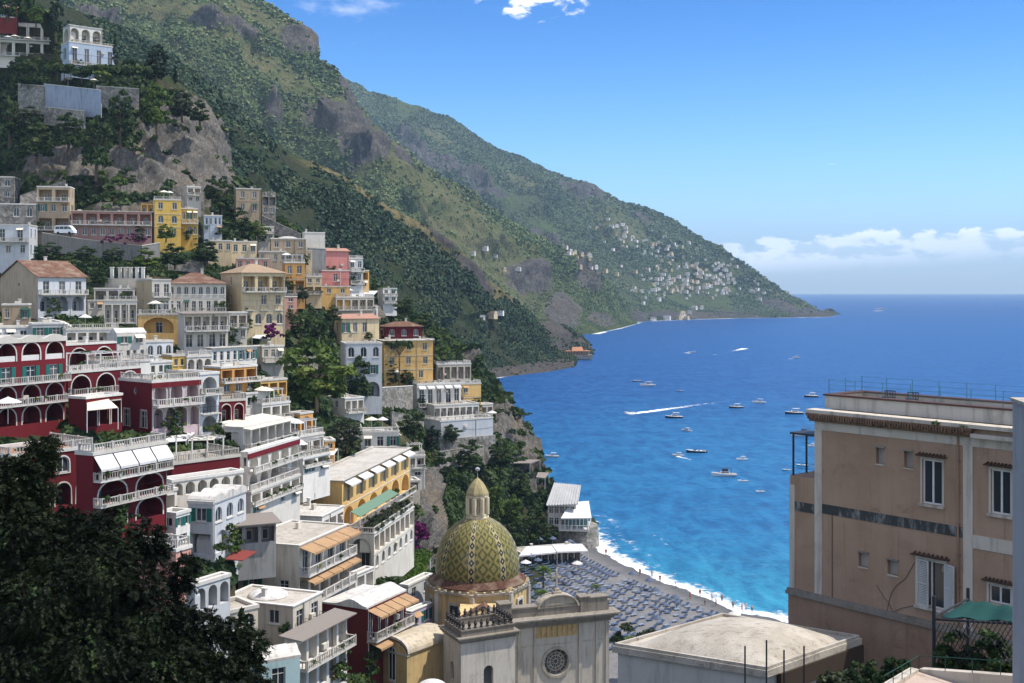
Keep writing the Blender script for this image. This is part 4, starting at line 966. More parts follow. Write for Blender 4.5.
def make_house(d):
    root = empty(d['name'], d['C'], R(90 - d['th']))
    tag(root, d['label'], {'house': 'house', 'villa': 'villa', 'hotel_building': 'hotel', 'palazzo': 'palazzo', 'restaurant': 'restaurant', 'pavilion': 'pavilion', 'shed': 'shed', 'ruin': 'ruin'}[d['name']], d.get('group'))
    L, W, H = d['L'], d['Wd'], d['H']
    if d['roof'] in ('flat', 'vaults', 'dome', 'terra') and not d.get('low'): H -= .25
    side = d.get('side') or ('|'.join(('w1' if random.random() < .6 else '-') for _ in d['floors'].split('|')))
    block(root, d, 0, 0, 0, L, W, H, d['floors'], d['end'], side, d['wall'], d.get('endmat'))
    add_roof(root, d, L, W, H, d['roof'])
    if d.get('tier'):
        fx0, fx1, fy0, fy1, fhh, m_, fl, en = d['tier']; dd = dict(d); dd['roof'] = 'flat'; dd['rail'] = 0
        z0 = H + .0; Ht = H * fhh
        block(root, dd, L * fx0, W * fy0, z0, L * (fx1 - fx0), W * (fy1 - fy0), Ht, fl, en, 'w1', m_, None)
        r2 = MB(); r2.box(L * fx0 - .2, L * fx1 + .2, W * fy0 - .2, W * fy1 + .2, z0 + Ht, z0 + Ht + .25); r2.build('roof', ROOFW, root)
    if d.get('scallop'):
        m = MB(); n = 5
        for k in range(n):
            a = [(L * k / n + L / n * j / 8, H + .08 + .55 * math.sin(math.pi * j / 8)) for j in range(9)]
            m.prism([(x, -.2, y) for x, y in a] + [(L * (k + 1) / n, -.2, H - .3), (L * k / n, -.2, H - .3)], [(x, .3, y) for x, y in a] + [(L * (k + 1) / n, .3, H - .3), (L * k / n, .3, H - .3)])
        m.build('scalloped_cornice', TRIM, root)
    if d.get('redtop'):
        m = MB(); m.box(-.1, L + .1, -.14, .02, H - .7, H - .02); m.build('red_band', REDD, root)
    if d.get('foot'):
        m = MB(); m.box(-.3, L + .5, -.4, W * .8, -7, .4); m.build('stone_footing', STONE, root)
    return root
for d in HS: d['root'] = make_house(d)
# potted and creeping greenery along balconies and roof terraces
g_ = np.random.default_rng(17); pp_, pr_ = [], []
for a, b in BALC:
    n_ = int((b - a).length * .7)
    for _ in range(n_):
        if g_.random() < .6: p = a.lerp(b, float(g_.random())); r_ = float(g_.uniform(.14, .48)); pp_.append((p.x, p.y, p.z + .35 + r_ * .5)); pr_.append(r_)
TERP = leafmat('terrace_plants', (.02, .045, .012), (.05, .085, .02), (.12, .14, .03))
for d in HS:                                                # creepers and bushes pressed against the walls
    if g_.random() < .55 and d['H'] > 4:
        M_ = d['root'].matrix_basis; u_ = g_.uniform(0, d['L']); hh_ = g_.uniform(.2, .6) * d['H']
        for _ in range(int(10 + hh_ * 7)):
            p = M_ @ Vector((np.clip(u_ + g_.normal() * .8, -.3, d['L'] + .3), -.2 - abs(g_.normal()) * .25, g_.uniform(-.8, hh_) * g_.uniform(.5, 1))); pp_.append(tuple(p)); pr_.append(float(g_.uniform(.2, .5)))
clumps('terrace_plants', np.array(pp_), np.array(pr_), 22, TERP, cs=.42, seed=5)
# ------------------------------------------------------------------ church with the tiled dome
def local(root_loc, rz, p):
    v = Vector(p) - Vector(root_loc); c, s = math.cos(-rz), math.sin(-rz); return Vector((v.x * c - v.y * s, v.x * s + v.y * c, v.z))
class Frame:
    """a wall plane seen at two columns and distances: gives its own coordinates for points of the photo"""
    def __init__(s, px0, Y0, px1, Y1, py_base):
        a = P(px0, HZ, Y0); b = P(px1, HZ, Y1); s.d = (b - a).normalized(); s.rz = math.atan2(s.d.y, s.d.x)
        s.o = P(px0, py_base, Y0); s.n = Vector((-s.d.y, s.d.x, 0)); s.L = (b - a).length
    def u(s, px, back=0.):
        k = (px - 512) / F; o = s.o + s.n * back; return (k * o.y - o.x) / (s.d.x - k * s.d.y)
    def z(s, px, py, back=0.):
        o = s.o + s.n * back + s.d * s.u(px, back); return CH - (py - HZ) / F * o.y - s.o.z
    def uz(s, px, py, back=0.): return s.u(px, back), s.z(px, py, back)

CF = Frame(500, 139.5, 612, 144.2, 800)
church = empty('church', CF.o, CF.rz)
tag(church, 'baroque church with yellow and green tiled dome, lantern and round window facade', 'church')
SANDS = stucco('weathered_sandstone', (.46, .42, .35), .75, bump=.5, big=.6); OCHR = stucco('ochre_plaster', (.56, .41, .2), .65, big=.5); GRYP = stucco('church_grey_plaster', (.52, .48, .41), .5)
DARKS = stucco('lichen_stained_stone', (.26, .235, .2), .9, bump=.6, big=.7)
uR, zc_top = CF.uz(612, 607); zc = CF.z(520, 621)           # cornice
u0 = -1.2
rw_u, rw_z = CF.uz(556.5, 662); rr_ = 1.62
mb = MB()
circ = [(rw_u + rr_ * math.cos(2 * math.pi * k / 28), rw_z + rr_ * math.sin(2 * math.pi * k / 28)) for k in range(28)]
wall_panel(mb, lambda u, v, d_: Vector((u, d_, v)), [(u0, 0), (uR - .5, 0), (uR - .5, zc), (u0, zc)], [(circ, .5)], .5)
mb.poly([(uR - .5, 0, 0), (uR - .5, 1.8, 0), (uR - .5, 1.8, zc), (uR - .5, 0, zc)]); mb.poly([(u0, 0, 0), (u0, 1.8, 0), (u0, 1.8, zc), (u0, 0, zc)]); mb.poly([(uR - .5, 1.8, 0), (u0, 1.8, 0), (u0, 1.8, zc), (uR - .5, 1.8, zc)]); mb.box(u0 + 1.5, uR - 1.2, 1.81, 13, 0, zc - 4.2)
mb.build('facade', GRYP, church)
m = MB()
for a, b in ((540, 16), (596, 14)):                         # pilasters and panel joints
    pass
for px in (519, 535, 580, 597, 607):
    u = CF.u(px); m.box(u - .22, u + .22, -.14, .01, 0, zc - .5)
for zz_ in (CF.z(556, 644), CF.z(556, 690)): m.box(u0, uR - .5, -.06, .01, zz_, zz_ + .16)
m.build('pilasters', SANDS, church)
m = MB()                                                    # heavy cornice in steps
for k, (o_, a, b) in enumerate(((.25, -.9, -.55), (.55, -.55, -.2), (1.0, -.2, .12), (1.25, .12, .3))): m.box(u0 - .4, uR - .5 + o_, -o_, 1.0 + o_ * .3, zc + a, zc + b)
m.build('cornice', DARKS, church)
m = MB(); pz = CF.z(560, 606) - zc; 
ub0, ub1 = CF.u(540), CF.u(578)
m.box(u0, uR - .3, .3, 1.5, zc + .3, zc + 1.35); m.box(u0 - .1, uR - .15, .2, 1.6, zc + 1.35, zc + 1.55)
for px0, px1, ex in ((500, 512, .35), (581, 590, .35), (590, 608, .2)):
    a, b = CF.u(px0), CF.u(px1); m.box(a, b, .15, 1.65, zc + .31, zc + 1.75 + ex); m.box(a - .1, b + .1, .05, 1.75, zc + 1.75 + ex, zc + 1.9 + ex)
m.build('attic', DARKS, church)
m = MB(); ghw = (ub1 - ub0) / 2; gc = (ub0 + ub1) / 2; arc = [(gc + ghw * math.cos(math.pi * k / 14), zc + 1.2 + 1.45 * math.sin(math.pi * k / 14)) for k in range(15)]
m.prism([(x, .22, z_) for x, z_ in arc], [(x, 1.58, z_) for x, z_ in arc])
for k in range(14):
    a, b = arc[k], arc[k + 1]; f = lambda p, s_: (gc + (p[0] - gc) * s_, zc + 1.2 + (p[1] - zc - 1.2) * s_)
    q0, q1 = f(a, 1.1), f(b, 1.1); m.prism([(a[0], .05, a[1]), (b[0], .05, b[1]), (q1[0], .05, q1[1]), (q0[0], .05, q0[1])], [(a[0], 1.7, a[1]), (b[0], 1.7, b[1]), (q1[0], 1.7, q1[1]), (q0[0], 1.7, q0[1])])
m.build('gable', SANDS, church)
m = MB(); ct = zc + 2.7; m.box(gc - .55, gc + .55, .5, 1.3, ct - .05, ct + .35); m.box(gc - .3, gc + .3, .65, 1.15, ct + .35, ct + .7); m.box(gc - .12, gc + .12, .8, 1.02, ct + .7, ct + 3.0); m.box(gc - .62, gc + .62, .8, 1.02, ct + 1.95, ct + 2.2)
m.build('cross', SANDS, church)
# carved frieze panel
m = MB(); a, b = CF.u(534), CF.u(576); zf0, zf1 = CF.z(555, 636), CF.z(555, 623)
m.box(a - .1, b + .1, -.05, .01, zf0 - .1, zf1 + .1)
g_ = random.Random(4); n = 8
for k in range(n):
    x = a + (b - a) * (k + .5) / n; hh = (zf1 - zf0) * .78; m.lathe([(.14, 0), (.2, hh * .35), (.1, hh * .62), (.16, hh * .75), (.13, hh * .95), (0.02, hh)], x, -.1, 7); m.v[-7 * 6:] = [(x_, y_, z_ + zf0 + .05) for x_, y_, z_ in m.v[-7 * 6:]]
m.build('frieze_panel', OCHR, church)
# round window
m = MB()
for k in range(32):
    a0, a1 = 2 * math.pi * k / 32, 2 * math.pi * (k + 1) / 32; f = lambda a, r_, y: (rw_u + r_ * math.cos(a), y, rw_z + r_ * math.sin(a))
    m.prism([f(a0, rr_, -.16), f(a1, rr_, -.16), f(a1, rr_ * 1.22, -.16), f(a0, rr_ * 1.22, -.16)], [f(a0, rr_, .3), f(a1, rr_, .3), f(a1, rr_ * 1.22, .02), f(a0, rr_ * 1.22, .02)])
rw = m.build('rose_window', SANDS, church)
m = MB()
for k in range(12):
    a = 2 * math.pi * k / 12; m.tube((rw_u + .3 * math.cos(a), .33, rw_z + .3 * math.sin(a)), (rw_u + rr_ * math.cos(a), .33, rw_z + rr_ * math.sin(a)), .035, 5)
for r_ in (.3, .75, 1.15):
    for k in range(24):
        a0, a1 = 2 * math.pi * k / 24, 2 * math.pi * (k + 1) / 24; m.tube((rw_u + r_ * math.cos(a0), .33, rw_z + r_ * math.sin(a0)), (rw_u + r_ * math.cos(a1), .33, rw_z + r_ * math.sin(a1)), .05, 5)
for k in range(12):
    a = 2 * math.pi * (k + .5) / 12
    for j in range(8): b0, b1 = 2 * math.pi * j / 8, 2 * math.pi * (j + 1) / 8; c_ = (rw_u + .95 * math.cos(a), rw_z + .95 * math.sin(a)); m.tube((c_[0] + .17 * math.cos(b0), .33, c_[1] + .17 * math.sin(b0)), (c_[0] + .17 * math.cos(b1), .33, c_[1] + .17 * math.sin(b1)), .03, 4)
m.build('tracery', SANDS, rw)
m = MB(); m.poly([(x, .45, z_) for x, z_ in circ]); m.build('pane', PANE, rw)

# clock-tower like bell tower block with merlons
TF = Frame(461, 131.5, 515, 134.6, 800)
def t2c(u, b, z): # tower frame to church coordinates
    wp = TF.o + TF.d * u + TF.n * b + Vector((0, 0, z)); return local(CF.o, CF.rz, wp)
tw = empty('tower', local(CF.o, CF.rz, TF.o), TF.rz - CF.rz, church); tw.name = 'tower'
tL = TF.L; zt = TF.z(461, 643); tD = 5.2
m = MB(); wu = TF.u(488.5); aw = [(wu - .62, TF.z(488, 690))] ; wz = TF.z(488, 685)
hole = arch_pts(wu - .62, wz, 1.24, TF.z(488, 665.5) - wz, 10)
wall_panel(m, lambda u, v, d_: Vector((u, d_, v)), [(0, 0), (tL, 0), (tL, zt), (0, zt)], [(hole, .5)], .5)
h2 = arch_pts(tD * .5 - .55, wz + .3, 1.1, 2.2, 10)
wall_panel(m, lambda u, v, d_: Vector((d_, tD - u, v)), [(0, 0), (tD, 0), (tD, zt), (0, zt)], [(h2, .5)], .5)
m.poly([(tL, 0, 0), (tL, tD, 0), (tL, tD, zt), (tL, 0, zt)]); m.poly([(0, tD, 0), (tL, tD, 0), (tL, tD, zt), (0, tD, zt)]); m.poly([(0, 0, zt), (tL, 0, zt), (tL, tD, zt), (0, tD, zt)])
tb = m.build('tower_walls', GRYP, tw)
m = MB(); m.poly([(u, .46, v) for u, v in hole]); m.poly([(.46, tD - u, v) for u, v in h2]); m.build('belfry_opening', PANE, tw)
m = MB()
for o_, a, b in ((.12, -.1, .15), (.35, .15, .45), (.5, .45, .6)): m.box(-o_, tL + o_, -o_, tD + o_, zt + a, zt + b)
m.box(.1, tL - .1, .1, .45, zt + .6, zt + 1.25); m.box(.1, tL - .1, tD - .45, tD - .1, zt + .6, zt + 1.25); m.box(.1, .45, .45, tD - .45, zt + .6, zt + 1.25); m.box(tL - .45, tL - .1, .45, tD - .45, zt + .6, zt + 1.25)
m.box(0, tL, 0, .5, zt + 1.25, zt + 1.42); m.box(0, tL, tD - .5, tD, zt + 1.25, zt + 1.42); m.box(0, .5, .5, tD - .5, zt + 1.25, zt + 1.42); m.box(tL - .5, tL, .5, tD - .5, zt + 1.25, zt + 1.42)
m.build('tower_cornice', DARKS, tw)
def merlon():
    mm = MB(); mm.lathe([(.2, 0), (.23, .1), (.12, .22), (.2, .45), (.22, .62), (.1, .8), (.12, .9), (0.02, 1.02)], 0, 0, 8); return mm.mesh('pinnacle', plain('blackened_stone', (.05, .045, .04), .9))
mer = merlon(); n = 9
for k in range(n):
    for (x, y) in ((tL * (k + .5) / n, .25), (tL * (k + .5) / n, tD - .25)): link('pinnacle', mer, tw, (x, y, zt + 1.42))
for k in range(1, 7):
    for x in (.25, tL - .25): link('pinnacle', mer, tw, (x, tD * (k + .3) / 7.6, zt + 1.42))

# drum, dome, lantern
DY_ = 163.; dcx = 477.5; Dc = local(CF.o, CF.rz, P(dcx, 585, DY_)); pxm = DY_ / F
zd = lambda py: CH - (py - HZ) / F * DY_ - CF.o.z
m = MB(); Rr = 46.5 * pxm
oct_ = lambda r_, z_, ph=R(22.5): [(Dc.x + r_ / math.cos(R(22.5)) * math.cos(ph + k * math.pi / 4), Dc.y + r_ / math.cos(R(22.5)) * math.sin(ph + k * math.pi / 4), z_) for k in range(8)]
m.prism(oct_(Rr, 0), oct_(Rr, zd(578)))
dr = m.build('drum', OCHR, church)
m = MB()
for z0_, z1_, r_ in ((zd(584), zd(581.5), Rr + .25), (zd(641), zd(638), Rr + .3)): m.prism(oct_(r_, z0_), oct_(r_ + .1, z1_))
for k in range(8):
    a = R(22.5) + k * math.pi / 4; r_ = Rr / math.cos(R(22.5)); 
    m.tube((Dc.x + r_ * math.cos(a), Dc.y + r_ * math.sin(a), 0), (Dc.x + r_ * math.cos(a), Dc.y + r_ * math.sin(a), zd(584)), .42, 8)
m.build('drum_pilasters', SANDS, dr)
for k in range(8):                                          # drum windows with frames
    a = k * math.pi / 4; nrm_ = Vector((math.cos(a), math.sin(a), 0)); tg = Vector((-nrm_.y, nrm_.x, 0)); c_ = Vector((Dc.x, Dc.y, 0)) + nrm_ * (Rr + .02)
    m = MB(); p_ = MB(); zb_, zt_ = zd(628), zd(594)
    for s0, s1, za, zb in ((-.95, -.65, zb_, zt_), (.65, .95, zb_, zt_), (-.95, .95, zt_, zt_ + .35), (-1.05, 1.05, zb_ - .3, zb_)):
        r0 = [c_ + tg * s0, c_ + tg * s1, c_ + tg * s1 + nrm_ * .22, c_ + tg * s0 + nrm_ * .22]
        m.prism([(p.x, p.y, za) for p in r0], [(p.x, p.y, zb) for p in r0])
    wo_ = m.build('drum_window', SANDS, dr)
    p_.poly([(c_ + tg * s_ + nrm_ * .03).to_tuple()[:2] + (z_,) for s_, z_ in ((-.65, zb_), (.65, zb_), (.65, zt_), (-.65, zt_))]); p_.build('pane', PANE, wo_)
m = MB()                                                    # terracotta eave ring
m.lathe([(Rr + .3, zd(579)), (Rr + .35, zd(578)), (41.6 * pxm, zd(572.5)), (41.2 * pxm, zd(571))], Dc.x, Dc.y, 40, cap=False); m.build('eave', tiles('eave_tiles', (.14, .065, .042), (.06, .034, .025), 1.4), church)
m = MB(); nn = 64
for k in range(40):
    a = 2 * math.pi * k / 40; r_ = Rr + .62; m.box(Dc.x + r_ * math.cos(a) - .16, Dc.x + r_ * math.cos(a) + .16, Dc.y + r_ * math.sin(a) - .16, Dc.y + r_ * math.sin(a) + .16, zd(581), zd(579.2))
m.build('dentils', SANDS, church)
def dome_mat():
    mt, t, b = newmat('dome_tiles'); uv = t.n('UVMap').outputs[0]; s = t.n('SeparateXYZ'); t.link(uv, s.inputs[0]); U, V_ = s.outputs[0], s.outputs[1]
    oc = t.n('TexCoord').outputs['Object']
    seg = t.math('FRACT', U)                                # one of eight gores
    rib = t.math('ABSOLUTE', t.math('SUBTRACT', seg, .5))
    inrib = t.math('GREATER_THAN', rib, .385)
    # lattice of diamonds in the gore: tiles are quantised scales
    tu = t.math('DIVIDE', t.math('FLOOR', t.math('MULTIPLY', seg, 44)), 44); tv = t.math('DIVIDE', t.math('FLOOR', t.math('MULTIPLY', V_, 9)), 9)
    du = t.math('ABSOLUTE', t.math('SUBTRACT', t.math('FRACT', t.math('MULTIPLY', tu, 3.0)), .5)); dv = t.math('ABSOLUTE', t.math('SUBTRACT', t.math('FRACT', t.math('MULTIPLY', tv, .5)), .5))
    dd = t.math('ADD', du, dv); lat = t.math('LESS_THAN', t.math('ABSOLUTE', t.math('SUBTRACT', dd, .5)), .13); cen = t.math('LESS_THAN', dd, .14)
    c = t.mix(t.math('GREATER_THAN', t.math('FRACT', t.math('MULTIPLY', dd, 2.0)), .42), (.095, .1, .03), (.31, .25, .07))
    mid = t.math('LESS_THAN', t.math('ABSOLUTE', t.math('SUBTRACT', seg, .5)), .02)
    # ribs: dark diamonds between pale edges
    ru = t.math('DIVIDE', t.math('SUBTRACT', .5, rib), .115)
    rd = t.math('ADD', ru, t.math('MULTIPLY', t.math('ABSOLUTE', t.math('SUBTRACT', t.math('FRACT', t.math('MULTIPLY', V_, .85)), .5)), 1.7))
    rc = t.mix(t.math('LESS_THAN', rd, .8), (.5, .42, .2), (.018, .02, .018)); rc = t.mix(t.math('LESS_THAN', rd, .28), rc, (.5, .45, .3))
    rc = t.mix(t.math('GREATER_THAN', ru, .86), rc, (.07, .08, .03))
    c = t.mix(inrib, c, rc)
    wn = t.n('TexWhiteNoise'); cbx = t.n('CombineXYZ'); t.link(t.math('FLOOR', t.math('MULTIPLY', U, 44)), cbx.inputs[0]); t.link(t.math('FLOOR', t.math('MULTIPLY', V_, 9)), cbx.inputs[1]); t.link(cbx.outputs[0], wn.inputs[0])
    c = t.mix(t.math('MULTIPLY', wn.outputs[0], .45), c, t.mix(1., c, (.45, .45, .45), 'MULTIPLY'))
    st = t.noise(t.mapping(oc, (1, 1, .12)), 1.1, 5, .65); c = t.mix(t.ramp(st, .5, .75, 0., .55), c, (.07, .06, .035))
    t.link(c, b.inputs['Base Color']); b.inputs['Roughness'].default_value = .42; b.inputs['Specular IOR Level'].default_value = .35
    fu = t.math('FRACT', t.math('MULTIPLY', U, 44)); fv = t.math('FRACT', t.math('MULTIPLY', V_, 9))
    bp = t.n('Bump'); bp.inputs['Strength'].default_value = .6; bp.inputs['Distance'].default_value = .06; t.link(t.math('ADD', fv, t.math('MULTIPLY', t.math('ABSOLUTE', t.math('SUBTRACT', fu, .5)), -1.)), bp.inputs['Height']); t.link(bp.outputs[0], b.inputs['Normal'])
    return mt
prof = [(41.2, 574), (41.9, 570), (42.2, 565), (41.7, 558), (40.2, 551), (37.6, 543), (33.8, 535.5), (29, 529.5), (23, 524), (16.5, 519.8), (10.5, 517)]
fine = []
for k in range(len(prof) - 1):
    for j in range(3): f = j / 3; fine.append((prof[k][0] * (1 - f) + prof[k + 1][0] * f, prof[k][1] * (1 - f) + prof[k + 1][1] * f))
fine.append(prof[-1]); na = 96
vs, fs, uvs = [], [], []; arcl = [0]
for k in range(1, len(fine)): arcl.append(arcl[-1] + math.hypot(fine[k][0] - fine[k - 1][0], fine[k][1] - fine[k - 1][1]) * pxm)
for j, (r_, py) in enumerate(fine):
    for k in range(na + 1): a = 2 * math.pi * k / na + R(20); vs.append((Dc.x + r_ * pxm * math.cos(a), Dc.y + r_ * pxm * math.sin(a), zd(py)))
for j in range(len(fine) - 1):
    for k in range(na): fs.append((j * (na + 1) + k, j * (na + 1) + k + 1, (j + 1) * (na + 1) + k + 1, (j + 1) * (na + 1) + k)); uvs += [(k / na * 8, arcl[j]), ((k + 1) / na * 8, arcl[j]), ((k + 1) / na * 8, arcl[j + 1]), (k / na * 8, arcl[j + 1])]
me = bpy.data.meshes.new('dome'); me.from_pydata(vs, [], fs); ul = me.uv_layers.new(name='UVMap'); ul.data.foreach_set('uv', np.array(uvs, np.float32).ravel()); me.polygons.foreach_set('use_smooth', [True] * len(fs)); me.materials.append(dome_mat()); me.update()
link('dome', me, church)
ln = MB(); lr = 10 * pxm
ln.lathe([(11.5 * pxm, zd(518.5)), (11.5 * pxm, zd(516)), (10.6 * pxm, zd(515.5)), (10.4 * pxm, zd(513))], Dc.x, Dc.y, 16)
for k in range(8):
    a = k * math.pi / 4 + R(10); ln.tube((Dc.x + lr * math.cos(a), Dc.y + lr * math.sin(a), zd(513.5)), (Dc.x + lr * math.cos(a), Dc.y + lr * math.sin(a), zd(497)), .36, 8)
ln.lathe([(8.9 * pxm, zd(513)), (8.9 * pxm, zd(497))], Dc.x, Dc.y, 8, ph=R(10 + 22.5)); ln.lathe([(10.2 * pxm, zd(498)), (11.2 * pxm, zd(496)), (11.2 * pxm, zd(494.5)), (10 * pxm, zd(494))], Dc.x, Dc.y, 16)
lo = ln.build('lantern', stucco('lantern_stucco', (.6, .52, .36), .5), church)
m = MB()
for k in range(8):
    a = k * math.pi / 4 + R(32.5); nrm_ = Vector((math.cos(a), math.sin(a), 0)); tg = Vector((-nrm_.y, nrm_.x, 0)); c_ = Vector((Dc.x, Dc.y, 0)) + nrm_ * (8.9 * pxm * .96)
    m.poly([((c_ + tg * s_).x, (c_ + tg * s_).y, z_) for s_, z_ in ((-.28, zd(511.5)), (.28, zd(511.5)), (.28, zd(500.5)), (-.28, zd(500.5)))])
m.build('lantern_window', PANE, lo)
m = MB(); m.lathe([(12 * pxm, zd(494)), (11.6 * pxm, zd(492)), (9.2 * pxm, zd(487)), (6 * pxm, zd(482.5)), (3 * pxm, zd(479.5)), (1.2 * pxm, zd(478.3)), (.9 * pxm, zd(477.5)), (.3 * pxm, zd(477))], Dc.x, Dc.y, 8, ph=R(10)); cap_ = m.build('lantern_roof', stucco('lantern_roof_tiles', (.3, .25, .13), .8), lo)
m = MB(); m.tube((Dc.x, Dc.y, zd(477.5)), (Dc.x, Dc.y, zd(472.5)), .05, 5); m.lathe([(.05, zd(471.5)), (.36, zd(470)), (.36, zd(468.4)), (.05, zd(467))], Dc.x, Dc.y, 10); m.build('finial', plain('grey_lead', (.33, .34, .36), .5), lo)
# transept and nave roofs around the drum
m = MB(); a = t2c(tL * .1, tD + .6, 0); zr = zd(620)
nv0 = local(CF.o, CF.rz, P(468, 612, 140)); 
m.box(u0 + 1.4, uR - 1.1, 1.82, 13.1, zc - 4.2, zc - 4.); m.build('nave_roof', ROOFG, church)
G0 = [local(CF.o, CF.rz, P(*p)) for p in ((457, 620, 148), (499, 620, 148), (499, 612, 156), (459, 614, 156))]; tp = local(CF.o, CF.rz, P(484, 607, 149)); tq = local(CF.o, CF.rz, P(484, 603, 157))
m = MB(); m.prism([G0[0], tp, tq, G0[3]], [p + Vector((0, 0, .2)) for p in (G0[0], tp, tq, G0[3])]); m.prism([tp, G0[1], G0[2], tq], [p + Vector((0, 0, .2)) for p in (tp, G0[1], G0[2], tq)]); m.build('transept_roof', TILE, church)
m = MB(); gw = [G0[0], G0[1], tp]; m.poly([(p.x, p.y + .3, p.z - .02) for p in gw]); b0, b1 = G0[0], G0[1]; m.prism([(b0.x + .2, b0.y + .3, 0), (b1.x - .2, b1.y + .3, 0), (G0[2].x - .2, G0[2].y, 0), (G0[3].x + .2, G0[3].y, 0)], [(b0.x + .2, b0.y + .3, b0.z - .02), (b1.x - .2, b1.y + .3, b1.z - .02), (G0[2].x - .2, G0[2].y, b0.z - .02), (G0[3].x + .2, G0[3].y, b0.z - .02)]); m.build('transept_wall', OCHR, church)

# ochre barrel-vaulted chapel beside the church
KF = Frame(407, 132, 447, 137.5, 760)
ch = empty('chapel', KF.o, KF.rz); tag(ch, 'ochre chapel with a pale barrel vaulted roof beside the church tower', 'chapel')
kL = KF.L; kW = 4.6; kz = KF.z(407, 655)
m = MB(); m.box(0, kL, 0, kW, 0, kz); arc = [(kW * (.5 - .5 * math.cos(math.pi * k / 14)), kz + 1.25 * math.sin(math.pi * k / 14)) for k in range(15)]
m.poly([(-.0, y, z_) for y, z_ in arc]); m.build('walls', OCHR, ch)
m = MB(); arc2 = [(-.25 + (kW + .5) * (.5 - .5 * math.cos(math.pi * k / 14)), kz + .12 + 1.35 * math.sin(math.pi * k / 14)) for k in range(15)]
for k in range(14): (y0, z0), (y1, z1) = arc2[k], arc2[k + 1]; m.prism([(.35, y0, z0), (kL + .2, y0, z0), (kL + .2, y1, z1), (.35, y1, z1)], [(.35, y0, z0 + .14), (kL + .2, y0, z0 + .14), (kL + .2, y1, z1 + .14), (.35, y1, z1 + .14)])
m.build('vault_roof', stucco('vault_screed', (.55, .49, .38), .7, big=.6), ch)
m = MB(); m.box(-.12, .34, -.15, kW + .15, kz - .2, kz + .02); 
for k in range(14): (y0, z0), (y1, z1) = arc2[k], arc2[k + 1]; m.prism([(-.12, y0, z0), (.34, y0, z0), (.34, y1, z1), (-.12, y1, z1)], [(-.12, y0, z0 + .3), (.34, y0, z0 + .3), (.34, y1, z1 + .3), (-.12, y1, z1 + .3)])
m.build('gable_moulding', SANDS, ch)
fr, pn = win_mesh('v', 1.1, 4.2); o = link('window', fr, ch, (-.06, kW / 2 + .55, kz - 3.6), (0, 0, -math.pi / 2)); link('pane', pn, o)
dm = MB(); sD = MB(); c_ = P(432, 690, 124); r_ = 34 / 2 * 1.1 * 124 / F
sm_ = empty('domed_roof_house', (c_.x, c_.y, c_.z - 6), 0); tag(sm_, 'small white domed roof in front of the ochre chapel at the photo bottom', 'house')
sD.box(-2.6, 2.6, -2.6, 2.6, 0, 5.6); sD.build('walls', PALE, sm_); dm.lathe([(r_ * math.cos(a), 5.6 + 1.5 * math.sin(a)) for a in np.linspace(0, 1.5, 8)], 0, 0, 20); dm.build('dome', ROOFW, sm_, True)

# ------------------------------------------------------------------ tan apartment house, closest to the viewpoint
BF = Frame(790, 62, 1012, 52.6, 800)
apt = empty('apartment_house', BF.o, BF.rz); tag(apt, 'tall tan apartment house with stained white bands, shuttered windows and railed roof terrace', 'apartment house')
def tanmat(name, col):
    m, t, b = newmat(name); oc = t.n('TexCoord').outputs['Object']
    n1 = t.noise(oc, .28, 6, .6); n2 = t.noise(t.mapping(oc, (1.5, 1.5, .13)), .9, 5, .62); n3 = t.noise(oc, 14, 4, .65); n4 = t.noise(oc, 2.2, 5, .7, .6)
    c = t.mix(t.ramp(n1, .32, .7, 0., .8), col, (col[0] * .74, col[1] * .68, col[2] * .62)); c = t.mix(t.ramp(n2, .48, .8, 0., .5), c, (col[0] * .5, col[1] * .47, col[2] * .45))
    c = t.mix(t.ramp(n4, .55, .75, 0., .45), c, tuple(min(1, x * 1.22) for x in col)); n6 = t.noise(oc, .55, 8, .72, 1.2); c = t.mix(t.ramp(n6, .54, .72, 0., .75), c, (col[0] * .52, col[1] * .5, col[2] * .47))
    n7 = t.noise(t.mapping(oc, (2.6, 2.6, .1)), 1.6, 4, .6); c = t.mix(t.ramp(n7, .56, .7, 0., .5), c, (col[0] * .6, col[1] * .57, col[2] * .54)); c = t.mix(t.ramp(n3, .35, .7, 0., .15), c, tuple(x * .8 for x in col))
    t.link(c, b.inputs['Base Color']); b.inputs['Roughness'].default_value = .92; b.inputs['Specular IOR Level'].default_value = .12
    bp = t.n('Bump'); bp.inputs['Strength'].default_value = .35; bp.inputs['Distance'].default_value = .02; t.link(t.math('ADD', n3, n4), bp.inputs['Height']); t.link(bp.outputs[0], b.inputs['Normal']); return m
TAN = tanmat('tan_weathered_plaster', (.375, .258, .178)); TANL = tanmat('tan_lower_plaster', (.335, .222, .155)); APW = stucco('aged_white_trim', (.5, .455, .385), .6, big=.4)
def bandmat():
    m, t, b = newmat('mould_stained_band'); oc = t.n('TexCoord').outputs['Object']; n = t.noise(t.mapping(oc, (1, 1, .3)), 2.6, 6, .72); n0 = t.noise(oc, .25, 3)
    c = t.mix(t.ramp(t.math('ADD', n, t.math('MULTIPLY', n0, .5)), .72, .95, 0., .9), (.04, .042, .04), (.27, .26, .24)); t.link(c, b.inputs['Base Color']); b.inputs['Roughness'].default_value = .95; return m
BAND = bandmat()
ua, ub, uc, ud = BF.u(815), BF.u(963.5), BF.u(973), BF.u(1013); uEnd = ud + 5; zt = BF.z(815, 411); D_ = 9.; DP = 1.5
W_ = []                                                     # (kind, u0, u1, z0, z1)
